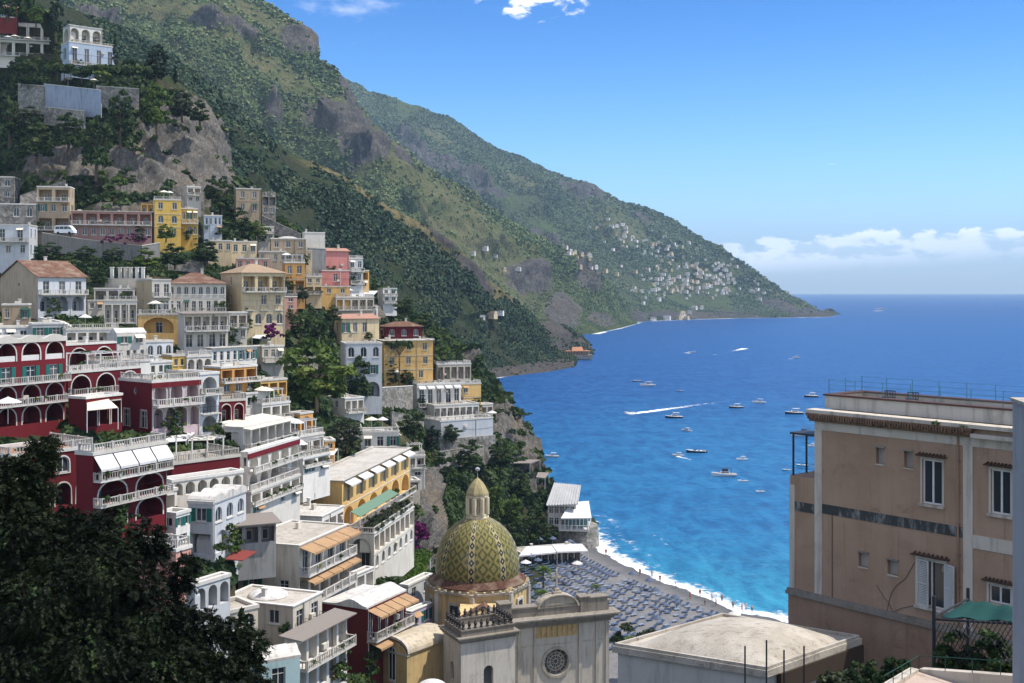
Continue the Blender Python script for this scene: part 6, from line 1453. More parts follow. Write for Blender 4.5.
for a in (
 (316, 406, 76, 86, 'round', 'bright', 'large bright green broadleaf tree in the middle of the town'),
 (357, 400, 50, 38, 'round', 'dark', 'dark rounded tree just behind the large bright broadleaf tree'),
 (399, 384, 46, 32, 'umbrella', 'pine', 'umbrella pine with bare leaning trunk in front of the buff yellow house'),
 (346, 452, 38, 40, 'round', 'olive', 'dull olive tree below the small house with pale awnings'),
 (300, 336, 26, 30, 'round', 'dark', 'dark tree below the orange house, shading the palazzo'),
 (318, 338, 22, 26, 'round', 'dark', 'low dark tree between the palazzo and the pink shed roof'),
 (334, 322, 18, 20, 'round', 'dark', 'small dark tree in front of the ochre base house'),
 (276, 331, 14, 16, 'round', 'bright', 'small light green tree at the foot of the cream palazzo'),
 (303, 300, 16, 16, 'round', 'dark', 'small dark tree beside the orange house'),
 (156, 82, 42, 28, 'round', 'cyp', 'tall dense dark tree standing on the cliff edge near the villa'),
 (115, 66, 36, 6, 'cypress', 'cyp', 'slender cypress just behind the pale blue villa'),
 (175, 84, 20, 8, 'cypress', 'cyp', 'short cypress on the descending cliff edge beyond the dense dark tree'),
 (56, 36, 44, 16, 'round', 'cyp', 'dark tree between the terraced hotel and the pale blue villa'),
 (57, 68, 24, 14, 'round', 'dark', 'dark bushy tree under the terraced hotel'),
 (82, 80, 16, 26, 'bush', 'dark', 'dark rounded shrub at the foot of the pale blue villa'),
 (104, 80, 14, 24, 'bush', 'bright', 'brighter shrub below the pale blue villa near its cypress'),
 (36, 24, 20, 18, 'round', 'bright', 'bright tree above the terraced hotel building'),
 (8, 18, 26, 24, 'round', 'dark', 'dark tree at the top corner of the photo'),
 (120, 140, 56, 34, 'round', 'dark', 'dark tree against the garden wall beneath the villa'),
 (96, 172, 64, 38, 'round', 'dark', 'big dark tree below the bluish retaining wall'),
 (68, 150, 42, 36, 'round', 'dark', 'dark spreading tree below the stone base of the retaining wall'),
 (36, 158, 42, 40, 'round', 'dark', 'dark tree on the slope under the terraced hotel'),
 (10, 140, 50, 36, 'round', 'dark', 'dark tree at the photo edge below the terraced hotel'),
 (157, 128, 50, 34, 'round', 'bright', 'light green tree hanging over the cliff edge'),
 (182, 118, 32, 30, 'round', 'olive', 'olive green tree on the rim of the bare cliff'),
 (200, 122, 24, 24, 'round', 'dark', 'dark tree on the far rim of the bare cliff'),
 (30, 130, 26, 30, 'round', 'olive', 'olive tree beside the upper retaining wall'),
 (222, 210, 36, 26, 'round', 'dark', 'dark tree at the foot of the cliff below the lone ridge house'),
 (240, 232, 26, 28, 'round', 'dark', 'dark tree below the lone ridge house'),
 (212, 200, 26, 20, 'round', 'dark', 'narrow dark tree between the cliff and the white canopied house'),
 (258, 238, 20, 24, 'round', 'bright', 'light green tree beside the beige domed block'),
 (166, 240, 18, 22, 'round', 'bright', 'bright green tree in front of the tall yellow house'),
 (120, 190, 18, 20, 'bush', 'bright', 'yellow green shrub on the cliff above the dusty rose villa'),
 (132, 186, 12, 18, 'bush', 'olive', 'olive shrub beside the yellow green shrub on the cliff'),
 (46, 262, 22, 34, 'round', 'dark', 'dark tree below the white van on the road'),
 (84, 262, 18, 32, 'round', 'dark', 'dark tree below the road wall under the dusty rose villa'),
 (112, 262, 16, 28, 'round', 'dark', 'dark low tree at the end of the road wall'),
 (146, 268, 22, 34, 'round', 'bright', 'green tree above the long tiled house'),
 (175, 266, 24, 34, 'round', 'dark', 'dark green tree above the end of the long tiled roof'),
 (206, 264, 28, 32, 'round', 'dark', 'dark tree between the tiled roof and the small blue house'),
 (100, 284, 16, 22, 'round', 'dark', 'dark tree beside the gabled white house'),
 (125, 302, 12, 18, 'bush', 'dark', 'dark shrub on the terrace between the villa pavilion and the cream house'),
 (505, 412, 22, 20, 'umbrella', 'pine', 'pine leaning out at the seaward edge of the headland'),
 (524, 426, 14, 20, 'umbrella', 'pine', 'small pine clinging lower on the seaward headland'),
 (425, 330, 20, 24, 'round', 'dark', 'dark tree behind the dark red hipped house'),
 (405, 316, 22, 26, 'round', 'dark', 'dark tree rising beyond the roof of the dark red hipped house'),
 (447, 366, 14, 20, 'bush', 'dark', 'dark shrub above the pale terrace with white railing'),
 (442, 356, 12, 20, 'bush', 'bright', 'bright shrub over the pale terrace with white railing'),
 (377, 384, 22, 18, 'round', 'dark', 'dark tree between the tall arched house and the pine'),
 (408, 386, 18, 18, 'round', 'dark', 'dark tree at the foot of the umbrella pine'),
 (413, 440, 36, 34, 'round', 'dark', 'dark tree under the white cliff restaurant'),
 (432, 452, 30, 22, 'round', 'cyp', 'dark narrow tree in front of the white colonnade storey'),
 (390, 470, 26, 30, 'round', 'olive', 'olive tree beside the rooftop posts house'),
 (378, 480, 22, 24, 'round', 'dark', 'dark tree above the white roof of the yellow hotel'),
 (445, 486, 36, 34, 'round', 'dark', 'dark tree on the cliff left of the church lantern'),
 (470, 468, 30, 36, 'round', 'dark', 'dark tree on the cliff above the church lantern'),
 (500, 470, 32, 34, 'round', 'dark', 'dark tree on the cliff beneath the stone footing'),
 (520, 500, 34, 30, 'round', 'dark', 'dark tree on the cliff above the beach pavilion'),
 (512, 530, 40, 30, 'round', 'bright', 'bright green tree on the cliff beside the tiled dome'),
 (530, 540, 26, 22, 'round', 'dark', 'dark tree just behind the beach canopy'),
 (495, 510, 30, 26, 'round', 'bright', 'green tree behind the church lantern on the cliff'),
 (452, 440, 18, 22, 'round', 'dark', 'dark tree under the bluish blank terrace house'),
 (250, 406, 20, 22, 'bush', 'dark', 'dark shrub beside the dark red twin arches'),
 (274, 402, 14, 18, 'bush', 'bright', 'round bright shrub above the white colonnaded terrace'),
 (226, 334, 12, 26, 'bush', 'bright', 'bright shrubs on the terrace before the cream palazzo'),
 (146, 352, 8, 10, 'bush', 'dark', 'dark potted shrub between curved gable house and low arched house'),
 (262, 528, 12, 8, 'bush', 'olive', 'cactus like shrub on the pale roof behind the grey matting roof'),
 (316, 590, 14, 12, 'bush', 'dark', 'dark shrub in front of the pale house with tan awnings'),
 (284, 640, 20, 14, 'bush', 'dark', 'dark shrub against the pale domed roof house'),
 (222, 552, 12, 22, 'bush', 'dark', 'dark shrub below the scalloped roof house'),
): tree(*a)
for px, py, hh, lab in ((543, 592, 30, 'bright palm tree behind the church gable cross'), (541, 612, 26, 'lower bright palm tree in front of the other by the gable'), (596, 600, 18, 'dark palm tree on the beach beyond the church'), (630, 655, 22, 'palm tree before the vaulted house by the church corner'), (572, 606, 12, 'tiny palm behind the church attic')):
    Yp = {592: 219, 612: 206, 600: 214, 606: 209}.get(py, 165); tree(px, py, hh, hh * .75, 'palm', 'bright', lab, Y=Yp)
for px, py, hh, ww, lab in ((528, 546, 36, 30, 'dark tree at the inland end of the beach canopies'), (542, 542, 26, 26, 'dark tree above the white beach canopies'), (516, 550, 34, 26, 'dark tree peeping out beside the tiled dome'), (553, 541, 18, 16, 'low dark tree beside the stone base of the beach restaurant'), (535, 528, 26, 26, 'dark tree on the lawn behind the beach canopies')):
    tree(px, py, hh, ww, 'round', 'dark', lab, Y=(CH - 2.4) * F / (py - HZ))
# ochre and green shrubs of the square beside the church
for i, (px, py, hh, ww, lf, lab) in enumerate(((618, 648, 22, 18, 'dark', 'dark clipped shrub right beside the church corner'), (640, 650, 18, 22, 'dark', 'dark shrub between church corner and the vaulted house'), (652, 640, 14, 24, 'olive', 'dull ochre shrub in front of the beach'), (628, 632, 10, 20, 'olive', 'dry brownish shrub behind the church corner'))):
    tree(px, py, hh, ww, 'bush', lf, lab, Y=168)
# shrubs at the foot of the apartment house
for px, py, hh, ww, Y, lf, lab in ((858, 690, 34, 50, 46.5, 'dark', 'leafy shrub at the foot of the tan house by the timber eave'), (895, 690, 34, 44, 45, 'dark', 'leafy shrub between the tan house and the white edged terrace'), (835, 692, 20, 30, 46, 'olive', 'thin shrub in front of the vaulted house eave'), (956, 672, 44, 44, 41, 'dark', 'dense climbing shrub on the trellis near the awning post'), (994, 676, 46, 44, 39.4, 'dark', 'dense climbing shrub at the far end of the trellis')):
    V_ = []; g = np.random.default_rng(int(px)); o = empty('shrub', P(px, py, Y)); tag(o, lab, 'shrub'); W_2, H_2 = ww * Y / F, hh * Y / F; n = 46
    d = g.normal(size=(n, 3)); d[:, 2] = abs(d[:, 2]); d /= np.linalg.norm(d, axis=1, keepdims=True); p = d * g.uniform(.2, 1, (n, 1)) * np.array([W_2 * .55, W_2 * .35, H_2 * .95])
    c = clumps('foliage', p, g.uniform(.1, .24, n) * 1.2, 60, TL[lf], None, cs=.34, parent=o, seed=int(px)); m = MB()
    for k in range(6): m.tube((0, 0, -.6), tuple(p[k]), .02, 4)
    m.build('stem', BARK, o)

# the big dark tree close by
def big_tree():
    g = np.random.default_rng(5); o = empty('tree', (P(95, 683, 38).x, 38, 37), 0); tag(o, 'huge dark feathery tree filling the corner in front of the red hotel', 'tree'); o0 = np.array(o.location)
    L_ = [(22, 474, 22, 38), (38, 462, 15, 38), (44, 446, 9, 38.2), (2, 486, 28, 37.6), (-30, 490, 40, 38), (38, 492, 13, 38), (8, 530, 36, 37), (44, 545, 30, 37.5), (76, 538, 22, 38), (94, 526, 16, 38.2), (122, 544, 18, 38), (148, 536, 15, 38.3), (156, 552, 10, 38.4), (100, 580, 38, 37), (40, 596, 50, 36.5), (136, 580, 24, 37.5), (186, 566, 10, 38.5), (181, 582, 9, 38.5), (150, 622, 36, 37.5), (180, 620, 18, 37.7), (206, 626, 16, 37.8), (236, 628, 14, 38), (252, 644, 11, 38.2), (212, 655, 30, 37.5), (246, 668, 16, 38), (225, 690, 32, 37), (160, 670, 48, 36.5), (90, 655, 52, 36), (20, 670, 60, 36), (-40, 600, 60, 37), (125, 725, 55, 36.5), (215, 730, 40, 37), (50, 740, 60, 36), (-50, 690, 70, 36.5), (256, 690, 14, 38), (66, 520, 12, 38.4), (30, 516, 16, 37.8)]
    bases, tips = [], []
    for (px, py, r_, Y) in L_:
        c = np.array(P(px, py, Y)); R_ = r_ * Y / F; n = int(560 * (r_ / 40) ** 1.8) + 90
        d = g.normal(size=(n, 3)); d /= np.linalg.norm(d, axis=1, keepdims=True); p = c + d * R_ * g.uniform(.35, 1.05, (n, 1)) ** .6 * np.array([1, .9, .85])
        dr_ = d * np.array([1, 1, .5]) + np.array([0, 0, -.25]) + g.normal(size=(n, 3)) * .35; dr_ /= np.linalg.norm(dr_, axis=1, keepdims=True); bases.append(p); tips.append(dr_)
    B = np.concatenate(bases); T = np.concatenate(tips); n = len(B); ln = g.uniform(.2, .42, (n, 1)); up = g.normal(size=(n, 3)) * .6 + np.array([0, 0, 1]); S_ = np.cross(T, up); S_ /= np.linalg.norm(S_, axis=1, keepdims=True); U_ = np.cross(S_, T)
    NL = 9; Vs = []
    for k in range(NL):
        f = (k + .6) / NL; c = B + T * ln * f - np.array([0, 0, 1]) * ln * .25 * f * f; lf = ln * .3 * (1 - .55 * abs(f - .45))
        for sg in (-1, 1):
            e_ = S_ * sg * .85 + T * .55 + U_ * g.normal(size=(n, 1)) * .25; a = T * .02 + U_ * .012 * g.normal(size=(n, 1)); Vs.append(np.stack([c - a, c + a, c + e_ * lf + a * .6, c + e_ * lf - a * .6], 1))
    V = np.concatenate(Vs, 0).reshape(-1, 3) - o0; tn = np.tile(np.clip(fbm(B / 1.3, 3) * .7 + .45 + g.normal(size=n) * .12, 0, 1), NL * 2); tn = np.repeat(tn, 4)
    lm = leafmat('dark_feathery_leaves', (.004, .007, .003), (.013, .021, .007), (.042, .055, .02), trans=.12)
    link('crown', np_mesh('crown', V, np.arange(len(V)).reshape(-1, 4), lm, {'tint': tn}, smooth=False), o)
    m = MB(); ctr = Vector((P(100, 760, 37.4).x, 37.4, 36)) - o.location; m.tube(ctr + Vector((0, 0, -2)), ctr + Vector((0.2, 0, 4.)), .45, 10, r1=.34); top_ = ctr + Vector((.2, 0, 4.))
    for (px, py, r_, Y) in L_[:24]:
        e_ = P(px, py, Y) - o.location; md = top_.lerp(e_, .5) + Vector((0, 0, -.3)); m.tube(top_, md, .12, 6, r1=.07); m.tube(md, e_, .07, 6, r1=.02)
    m.build('trunk', BARK, o)
big_tree()

wing = [d for d in HS if d['label'].startswith('pale lower hotel wing')][0]
def w2p(d, x, y, z): p = d['root'].matrix_basis @ Vector((x, y, z)); return (512 + F * p.x / p.y, HZ - F * (p.z - CH) / p.y, p.y)
for row in (.18, .42):
    for k in range(8):
        px, py, Y = w2p(wing, wing['L'] * (k + .6) / 8.4, wing['Wd'] * row, wing['H'] - .3); tree(px, py, 2.0 * F / Y * 1.0, 2.6 * F / Y, 'bush', 'olive', 'grey green planter shrub in the rows on the planted hotel terrace', Y=Y, group='planter shrubs on the hotel terrace')
# ------------------------------------------------------------------ walls of the slope
def wall_thing(name, label, pts, mat, thick=.6, cat='wall', cope=None):
    Ys = [p[3] if len(p) > 3 else D(p[0], p[2]) * .975 for p in pts]; b0 = P(pts[0][0], pts[0][2], Ys[0]); o = empty(name, b0); tag(o, label, cat, kind='thing'); m = MB(); cp = MB()
    for (p, Y, p2, Y2) in zip(pts[:-1], Ys[:-1], pts[1:], Ys[1:]):
        a0, a1, c0, c1 = P(p[0], p[2], Y) - b0, P(p[0], p[1], Y) - b0, P(p2[0], p2[2], Y2) - b0, P(p2[0], p2[1], Y2) - b0; n_ = (c0 - a0); n_.z = 0; n_ = Vector((-n_.y, n_.x, 0)).normalized() * thick; dz = Vector((0, 0, 2))
        m.prism([a0 - dz, c0 - dz, c0 - dz + n_, a0 - dz + n_], [a1, c1, c1 + n_, a1 + n_]); e_ = n_ * .15; cp.prism([a1 - e_, c1 - e_, c1 + n_ + e_, a1 + n_ + e_], [a1 - e_ + Vector((0, 0, .16)), c1 - e_ + Vector((0, 0, .16)), c1 + n_ + e_ + Vector((0, 0, .16)), a1 + n_ + e_ + Vector((0, 0, .16))])
    m.build('wall', mat, o); cp.build('coping', cope or TRIM, o); return o
BLUW = stucco('blue_grey_wall', (.27, .32, .4), .7)
wall_thing('retaining_wall', 'tall blue grey retaining wall of the garden terrace below the villa', [(44, 84, 106), (99, 90, 111), (101, 92, 111)], BLUW)
wall_thing('retaining_wall', 'brown stone base wall under the blue grey retaining wall', [(44, 107, 118), (84, 111, 122)], STONE)
wall_thing('retaining_wall', 'brown stone garden wall right of the blue grey wall below the hedges', [(96, 86, 100), (139, 89, 103)], STONE)
wall_thing('retaining_wall', 'old stone wall beside the blue grey wall on its shaded side', [(18, 84, 106), (44, 86, 108)], STONE)
wall_thing('retaining_wall', 'long grey coast road wall below the dusty rose villa', [(42, 233, 244), (80, 239, 248), (142, 246, 254), (160, 243, 250)], GREY)
wall_thing('retaining_wall', 'tall grey retaining wall below the blank white house', [(308, 248, 266), (326, 249, 272)], GREY)
wall_thing('retaining_wall', 'grey stone retaining wall in front of the umbrella pine', [(380, 388, 402), (413, 386, 402)], STONE)
wall_thing('retaining_wall', 'pale wall topped with white posts above the long tiled house', [(105, 279, 288), (146, 279, 288)], PALE)
wall_thing('retaining_wall', 'pale garden wall below the dark red twin arches', [(222, 424, 432), (258, 420, 428)], WHITE)
wall_thing('wall', 'curved white stair wall among the terraces above the red hotel', [(38, 318, 326), (60, 322, 332), (78, 331, 340)], WHITE)
for pts_, lab in (([(168, 258, 262), (204, 262, 266)], 'low stone terrace wall among the trees above the tiled house'), ([(286, 352, 357), (318, 356, 361)], 'low stone terrace wall above the large bright tree'), ([(392, 412, 418), (424, 418, 424)], 'low stone terrace wall below the stone wall of the pine'), ([(340, 432, 437), (362, 428, 434)], 'low stone terrace wall beside the rooftop posts house'),
                  ([(214, 240, 245), (232, 246, 251)], 'low stone terrace wall below the small blue house'), ([(262, 216, 222), (300, 234, 240)], 'stair like stone wall running down from the ruin'), ([(440, 452, 460), (484, 446, 456)], 'stone terrace wall under the bluish blank house'), ([(20, 196, 204), (66, 180, 188)], 'dark stone terrace wall above the brownish terraced house')):
    wall_thing('retaining_wall', lab, pts_, STONE, .5, cope=STONE)
for k in range(6):
    px = (112, 120, 125.5, 130.5, 137, 143)[k]; Y = D(px, 283) * .97; a = P(px, 280, Y); m = MB(); m.box(-.35, .35, -.35, .35, -.5, P(px, 268, Y).z - a.z); m.box(-.45, .45, -.45, .45, P(px, 268, Y).z - a.z, P(px, 267.4, Y).z - a.z + .1); o = m.build('post', WHITE, loc=a); tag(o, 'square white post on the pale wall above the tiled house', 'post', 'row of white posts on the pale wall')
# hedges of the villa garden
for i, (a, b, t_, bt, lab) in enumerate(((12, 33, 63, 76, 'clipped square hedge under the terraced hotel'), (46, 73, 65, 79, 'clipped flat hedge above the blue grey wall'), (84, 116, 66, 78, 'clipped flat hedge below the pale blue villa'), (118, 148, 67, 80, 'clipped flat hedge at the cliff end of the villa garden'), (16, 46, 78, 86, 'long low hedge on the shaded stone wall'))):
    n = 150; g = np.random.default_rng(i); Y = D((a + b) / 2, bt) * .96; c0 = P(a, bt, Y); o = empty('hedge', c0); tag(o, lab, 'hedge'); w_ = (b - a) * Y / F; h_ = (bt - t_) * Y / F
    p = np.stack([g.uniform(0, w_, n), g.uniform(0, 2.2, n), g.uniform(h_ * .5, h_ * .9, n)], 1); clumps('foliage', p, np.full(n, 1.1), 40, TL['dark'], None, cs=.4, parent=o, seed=i); m = MB()
    for k in range(4): x = w_ * (k + .5) / 4; m.tube((x, 1, -.5), (x, 1, h_ * .6), .12, 5)
    m.build('trunk', BARK, o)

# ------------------------------------------------------------------ white van on the coast road
Yv = D(63, 234) * .96; vo = empty('van', P(56, 234.5, Yv), R(-6)); tag(vo, 'white minibus parked on the coast road beside the dusty rose villa', 'van')
VW = plain('white_car_paint', (.75, .76, .78), .25, spec=.5, var=.05); TYRE = plain('tyre_rubber', (.02, .02, .02), .8)
prof_ = [(0, .35), (0, 1.2), (.15, 2.1), (.5, 2.35), (4.0, 2.35), (4.6, 1.75), (5.1, 1.2), (5.3, 1.0), (5.3, .35)]
m = MB(); m.prism([(x, -1, z_) for x, z_ in prof_], [(x, 1, z_) for x, z_ in prof_]); m.build('body', VW, vo)
m = MB()
for x0, x1 in ((.35, 1.4), (1.5, 2.6), (2.7, 3.8)): m.box(x0, x1, -1.015, 1.015, 1.35, 2.05)
m.prism([(3.92, -1.015, 1.35), (4.75, -1.015, 1.35), (4.35, -1.015, 1.9), (3.92, -1.015, 2.05)], [(3.92, 1.015, 1.35), (4.75, 1.015, 1.35), (4.35, 1.015, 1.9), (3.92, 1.015, 2.05)]); m.build('window', PANE, vo)
for x in (1.1, 4.2):
    for y in (-1.02, .82): m = MB(); ang = [2 * math.pi * k / 14 for k in range(14)]; m.prism([(x + .36 * math.cos(a), y, .36 + .36 * math.sin(a)) for a in ang], [(x + .36 * math.cos(a), y + .2, .36 + .36 * math.sin(a)) for a in ang]); m.build('wheel', TYRE, vo)

# ------------------------------------------------------------------ garden with vine pergola below the yellow hotel, flowers, awnings
def canopy(name, label, pts, mat, posts=True, cat='canopy', drop=2.6, thick=.08):
    w_ = [P(*p) for p in pts]; o = empty(name, w_[0]); tag(o, label, cat); m = MB(); r_ = [p - w_[0] for p in w_]; m.prism([(p.x, p.y, p.z) for p in r_], [(p.x, p.y, p.z + thick) for p in r_]); m.build('cloth' if 'awning' in name or 'canopy' in name else 'slab', mat, o)
    if posts:
        for p in r_: m = MB(); m.tube(p, p - Vector((0, 0, drop)), .06, 5); m.build('post', FRAMEW, o)
    return o
pv = empty('vine_pergola', P(400, 575, 188)); tag(pv, 'pergola covered by bright green vines below the planted hotel terrace', 'pergola'); o0 = pv.location
cc = [P(385, 577, 182), P(417, 583, 180), P(430, 552, 206), P(409, 548, 204)]; g = np.random.default_rng(8); ab = g.uniform(0, 1, (260, 2)); V_ = np.array([cc[0].lerp(cc[1], a).lerp(cc[3].lerp(cc[2], a), b) - o0 for a, b in ab])
clumps('vine_leaves', V_, np.full(260, .75), 22, leafmat('vine_leaves', (.04, .085, .012), (.075, .125, .018)), None, parent=pv, squash=.4); m = MB()
for p in cc: m.tube(p - o0, p - o0 - Vector((0, 0, 3.2)), .12, 6)
for k in range(5): f = k / 4; m.tube(cc[0].lerp(cc[3], f) - o0, cc[1].lerp(cc[2], f) - o0, .06, 5)
m.build('frame', FRAMEW, pv)
BOUG = leafmat('bougainvillea', (.05, .008, .045), (.12, .012, .09))
def flowers(label, spots, r_=.7, n=40):
    g = np.random.default_rng(len(label)); o0 = P(*spots[0]); o = empty('bougainvillea', o0); tag(o, label, 'flowers'); p = np.array([P(*spots[k % len(spots)]) - o0 for k in range(n)]) + g.normal(size=(n, 3)) * r_; clumps('foliage', p, np.full(n, r_ * .8), 16, BOUG, None, parent=o); m = MB(); m.tube((0, 0, -3), (0, 0, .2), .06, 5); m.build('stem', BARK, o)
flowers('magenta bougainvillea beside the planted hotel terrace', [(412, 538, 205), (418, 536, 208), (422, 533, 212), (408, 543, 202)], .8, 60)
flowers('purple bougainvillea along the terrace under the white cliff restaurant', [(k, 404 - (k - 430) * .08, 312) for k in range(432, 464, 5)], .7, 60)
flowers('dark purple bougainvillea hedge below the dusty rose villa', [(k, 239, 296) for k in range(103, 150, 5)], .5, 40)
flowers('small purple bougainvillea bush in front of the cream palazzo', [(270, 331, 255), (273, 334, 255)], .8, 20)
canopy('awning', 'green awning over the planted terrace of the pale hotel wing', [w2p(wing, wing['L'] * fx, wing['Wd'] * fy, wing['H'] + zz__) for fx, fy, zz__ in ((.04, .6, 2.2), (.96, .6, 2.2), (.96, .98, 2.9), (.04, .98, 2.9))], plain('pale_green_canvas', (.12, .2, .13), .8), cat='awning', drop=2.3)
canopy('awning', 'red awning on the pale wall below the grey matting roof', [(225, 560, 122), (243, 561, 122), (257, 552, 126), (236, 550, 126)], AWNR, False, 'awning')
canopy('canopy', 'tan terrace canopy in front of the cream palazzo', [(246, 333, 262), (262, 337, 262), (268, 333, 268), (254, 329, 268)], AWNC)
canopy('canopy', 'pale terrace canopy beside the purple bush below the palazzo', [(252, 338, 255), (268, 340, 255), (276, 333, 262), (262, 331, 262)], AWNW)
canopy('canopy', 'dark green canopy below the three arches of the gabled house', [(38, 311, 262), (104, 312, 262), (106, 307, 270), (40, 305, 270)], AWNG)
canopy('canopy', 'cream sloping canopy on the dark red lower hotel terrace', [(87, 411, 136), (118, 408, 139), (108, 399, 144), (87, 398, 144)], AWNC)
canopy('canopy', 'white canvas canopy over the terrace above the four white awnings', [(160, 443, 142), (186, 441, 146), (196, 432, 152), (172, 432, 152)], AWNW)
canopy('canopy', 'pale yellow canvas canopy next to the white canvas canopy', [(188, 441, 147), (214, 440, 150), (220, 433, 156), (200, 432, 155)], AWNC)
canopy('canopy', 'tan roof shelter on the seaward cliff, the higher of two', [(510, 464, 305), (530, 464, 305), (540, 460.5, 312), (520, 460, 312)], AWNY, thick=.25)
canopy('canopy', 'tan roof shelter on the seaward cliff, the lower of two', [(536, 478, 298), (545, 479, 298), (549, 473.5, 304), (538, 473, 304)], AWNY, thick=.25)
canopy('canopy', 'white pergola canopy beyond the pink houses', [(336, 297, 330), (372, 297, 340), (378, 291, 352), (342, 291, 345)], AWNW)
canopy('canopy', 'grey awning above the small orange umbrella below the orange arch', [(322, 456, 190), (334, 455, 192), (338, 449, 198), (325, 449, 198)], AWNW)
# ------------------------------------------------------------------ parasols on terraces
def parasol_mesh(mat, rad=1.4, hgt=2.3):
    m = MB(); m.lathe([(rad, hgt - .05), (rad, hgt), (rad * .55, hgt + .28), (.06, hgt + .55), (.02, hgt + .65)], 0, 0, 8, cap=False); c = m.mesh('canopy', mat); m = MB(); m.tube((0, 0, 0), (0, 0, hgt + .5), .035, 5); return c, m.mesh('pole', FRAMEW)
PW, PO, PB, PT = parasol_mesh(AWNW), parasol_mesh(plain('orange_canvas', (.6, .3, .06), .8)), parasol_mesh(plain('blue_canvas', (.075, .1, .15), .8), .95, 2.1), parasol_mesh(AWNC)
PWS = parasol_mesh(AWNW, 1.15, 2.2)
def parasol(meshes, pos, label, group=None, name='parasol'):
    o = empty(name, pos, random.uniform(0, 1)); tag(o, label, 'parasol', group); link('canopy', meshes[0], o); link('pole', meshes[1], o); return o
for px, py, Y, k, lab in ((308, 461, 182, PO, 'orange parasol below the orange arch terrace'), (486, 424, 306, PW, 'white parasol on the bluish blank terrace house'), (492, 421, 312, PW, 'white parasol at the seaward rim of the white terraces'), (15, 44, 352, PT, 'cream parasol on the terraced hotel near the red roof'), (28, 46, 352, PT, 'cream parasol on the terraced hotel near the dark tree'), (8, 45, 350, PW, 'white parasol at the photo edge on the terraced hotel'), (68, 86, 346, PT, 'closed looking cream parasol on the garden terrace above the blue grey wall'), (94, 88, 346, PT, 'cream parasol at the end of the garden terrace above the stone wall'), (8, 424, 120, PW, 'white dome shaped parasol on the dark red hotel balcony at the photo edge')):
    parasol(k, P(px, py, Y), lab)

g_ = random.Random(44)
for d in HS:                                                # parasols stand on a few railed roof terraces
    if d.get('rail') and d['L'] > 5 and d['Wd'] > 3 and d['c'] > 60 and g_.random() < .6:
        for k in range(g_.choice((1, 2, 3))):
            u = g_.uniform(.12, .42 if hash_s(d['label']) % 3 == 0 else .88) * d['L']; p = d['root'].matrix_basis @ Vector((u, d['Wd'] * g_.uniform(.25, .7), d['H'] - .28)); w_ = g_.random() < .6
            parasol(PWS if w_ else PT, p, 'open white parasol on a railed roof terrace of the town' if w_ else 'open cream parasol on a railed roof terrace of the town', 'white parasols on town terraces' if w_ else 'cream parasols on town terraces')
# ------------------------------------------------------------------ far villages
FWHITE = stucco('far_white_plaster', (.72, .69, .64), .1)
def far_house(v):
    rr = random.Random(v); m = MB(); L_, W_3, H_3 = rr.uniform(8, 17), rr.uniform(7, 11), rr.uniform(4, 6.5); m.box(0, L_, 0, W_3, -5, H_3, 0); m.box(-.3, L_ + .3, -.3, W_3 + .3, H_3, H_3 + .5, 1)
    if rr.random() < .5: m.box(L_ * .3, L_ * .95, W_3 * .3, W_3, H_3 + .5, H_3 + 3.4, 0); m.box(L_ * .28, L_ * .97, W_3 * .28, W_3 + .2, H_3 + 3.4, H_3 + 3.8, 1)
    for z_ in ([1.2] if H_3 < 6 else [1.0, 4.6]):
        for k in range(3): x = L_ * (k + .5) / 3; m.box(x - .7, x + .7, -.06, .05, z_, z_ + 1.9, 2); m.box(L_ * 0 - .06, .05, W_3 * (k + .5) / 3 - .6, W_3 * (k + .5) / 3 + .6, z_, z_ + 1.9, 2)
    return m.mesh('far_house', [(FWHITE, CREAM, FWHITE, FWHITE, FWHITE)[v % 5], (ROOFW, ROOFW, TILE, ROOFG, ROOFW)[(v * 3) % 5], PANE])
FARM = [far_house(v) for v in range(10)]
def village(V, spots, label, group, seed, name='village_house', scale=1.):
    g = np.random.default_rng(seed); Qp = pxof(V).reshape(-1, 2); Vf = V.reshape(-1, 3); k_ = 0
    for (px, py, sx, sy, n) in spots:
        for _ in range(n):
            t = np.array([g.normal(px, sx), g.normal(py, sy)]); i = int(np.argmin(((Qp - t) ** 2).sum(1))); p = Vf[i]
            if ((Qp[i] - t) ** 2).sum() > 25: continue
            o = link(name, FARM[int(g.integers(10))], loc=(p[0], p[1] - 2.5 * scale, p[2] + .6 * scale), rot=(0, 0, g.uniform(-.9, .5)), scale=(scale,) * 3); tag(o, label, 'house', group)
village(fS, ((655, 252, 16, 8, 18), (690, 262, 18, 9, 32), (672, 284, 20, 6, 36), (712, 278, 14, 7, 34), (738, 288, 10, 5, 16), (632, 238, 16, 7, 16), (612, 224, 10, 4, 8), (648, 292, 10, 5, 12), (760, 293, 8, 3, 10), (784, 294, 6, 2, 3), (680, 290, 24, 6, 30), (650, 266, 14, 8, 18), (720, 268, 14, 6, 14), (620, 236, 12, 7, 10), (685, 247, 10, 4, 6), (700, 292, 16, 4, 12)), 'tiny pale house of the village spread over the far cape', 'houses of the village on the far cape', 31, scale=.66)
village(fS, ((672, 318, 14, 1.5, 7), (688, 312, 6, 2, 3)), 'tiny building on the shore of the far cape', 'buildings on the shore below the far village', 33)
village(mS, ((580, 258, 10, 6, 16), (600, 270, 8, 5, 10), (566, 248, 6, 4, 5)), 'small pale house on the shoulder of the big mountain above the sea', 'houses on the mountain shoulder', 34, scale=.55)
village(sS, ((487, 314, 7, 5, 3),), 'small pale house among the woods of the dark spur', 'houses on the dark spur', 35, scale=.42)
village(mS, ((482, 256, 10, 7, 3), (502, 274, 9, 5, 2)), 'small pale house on the lower mountainside above the dark spur', 'houses low on the mountainside', 36, scale=.5)
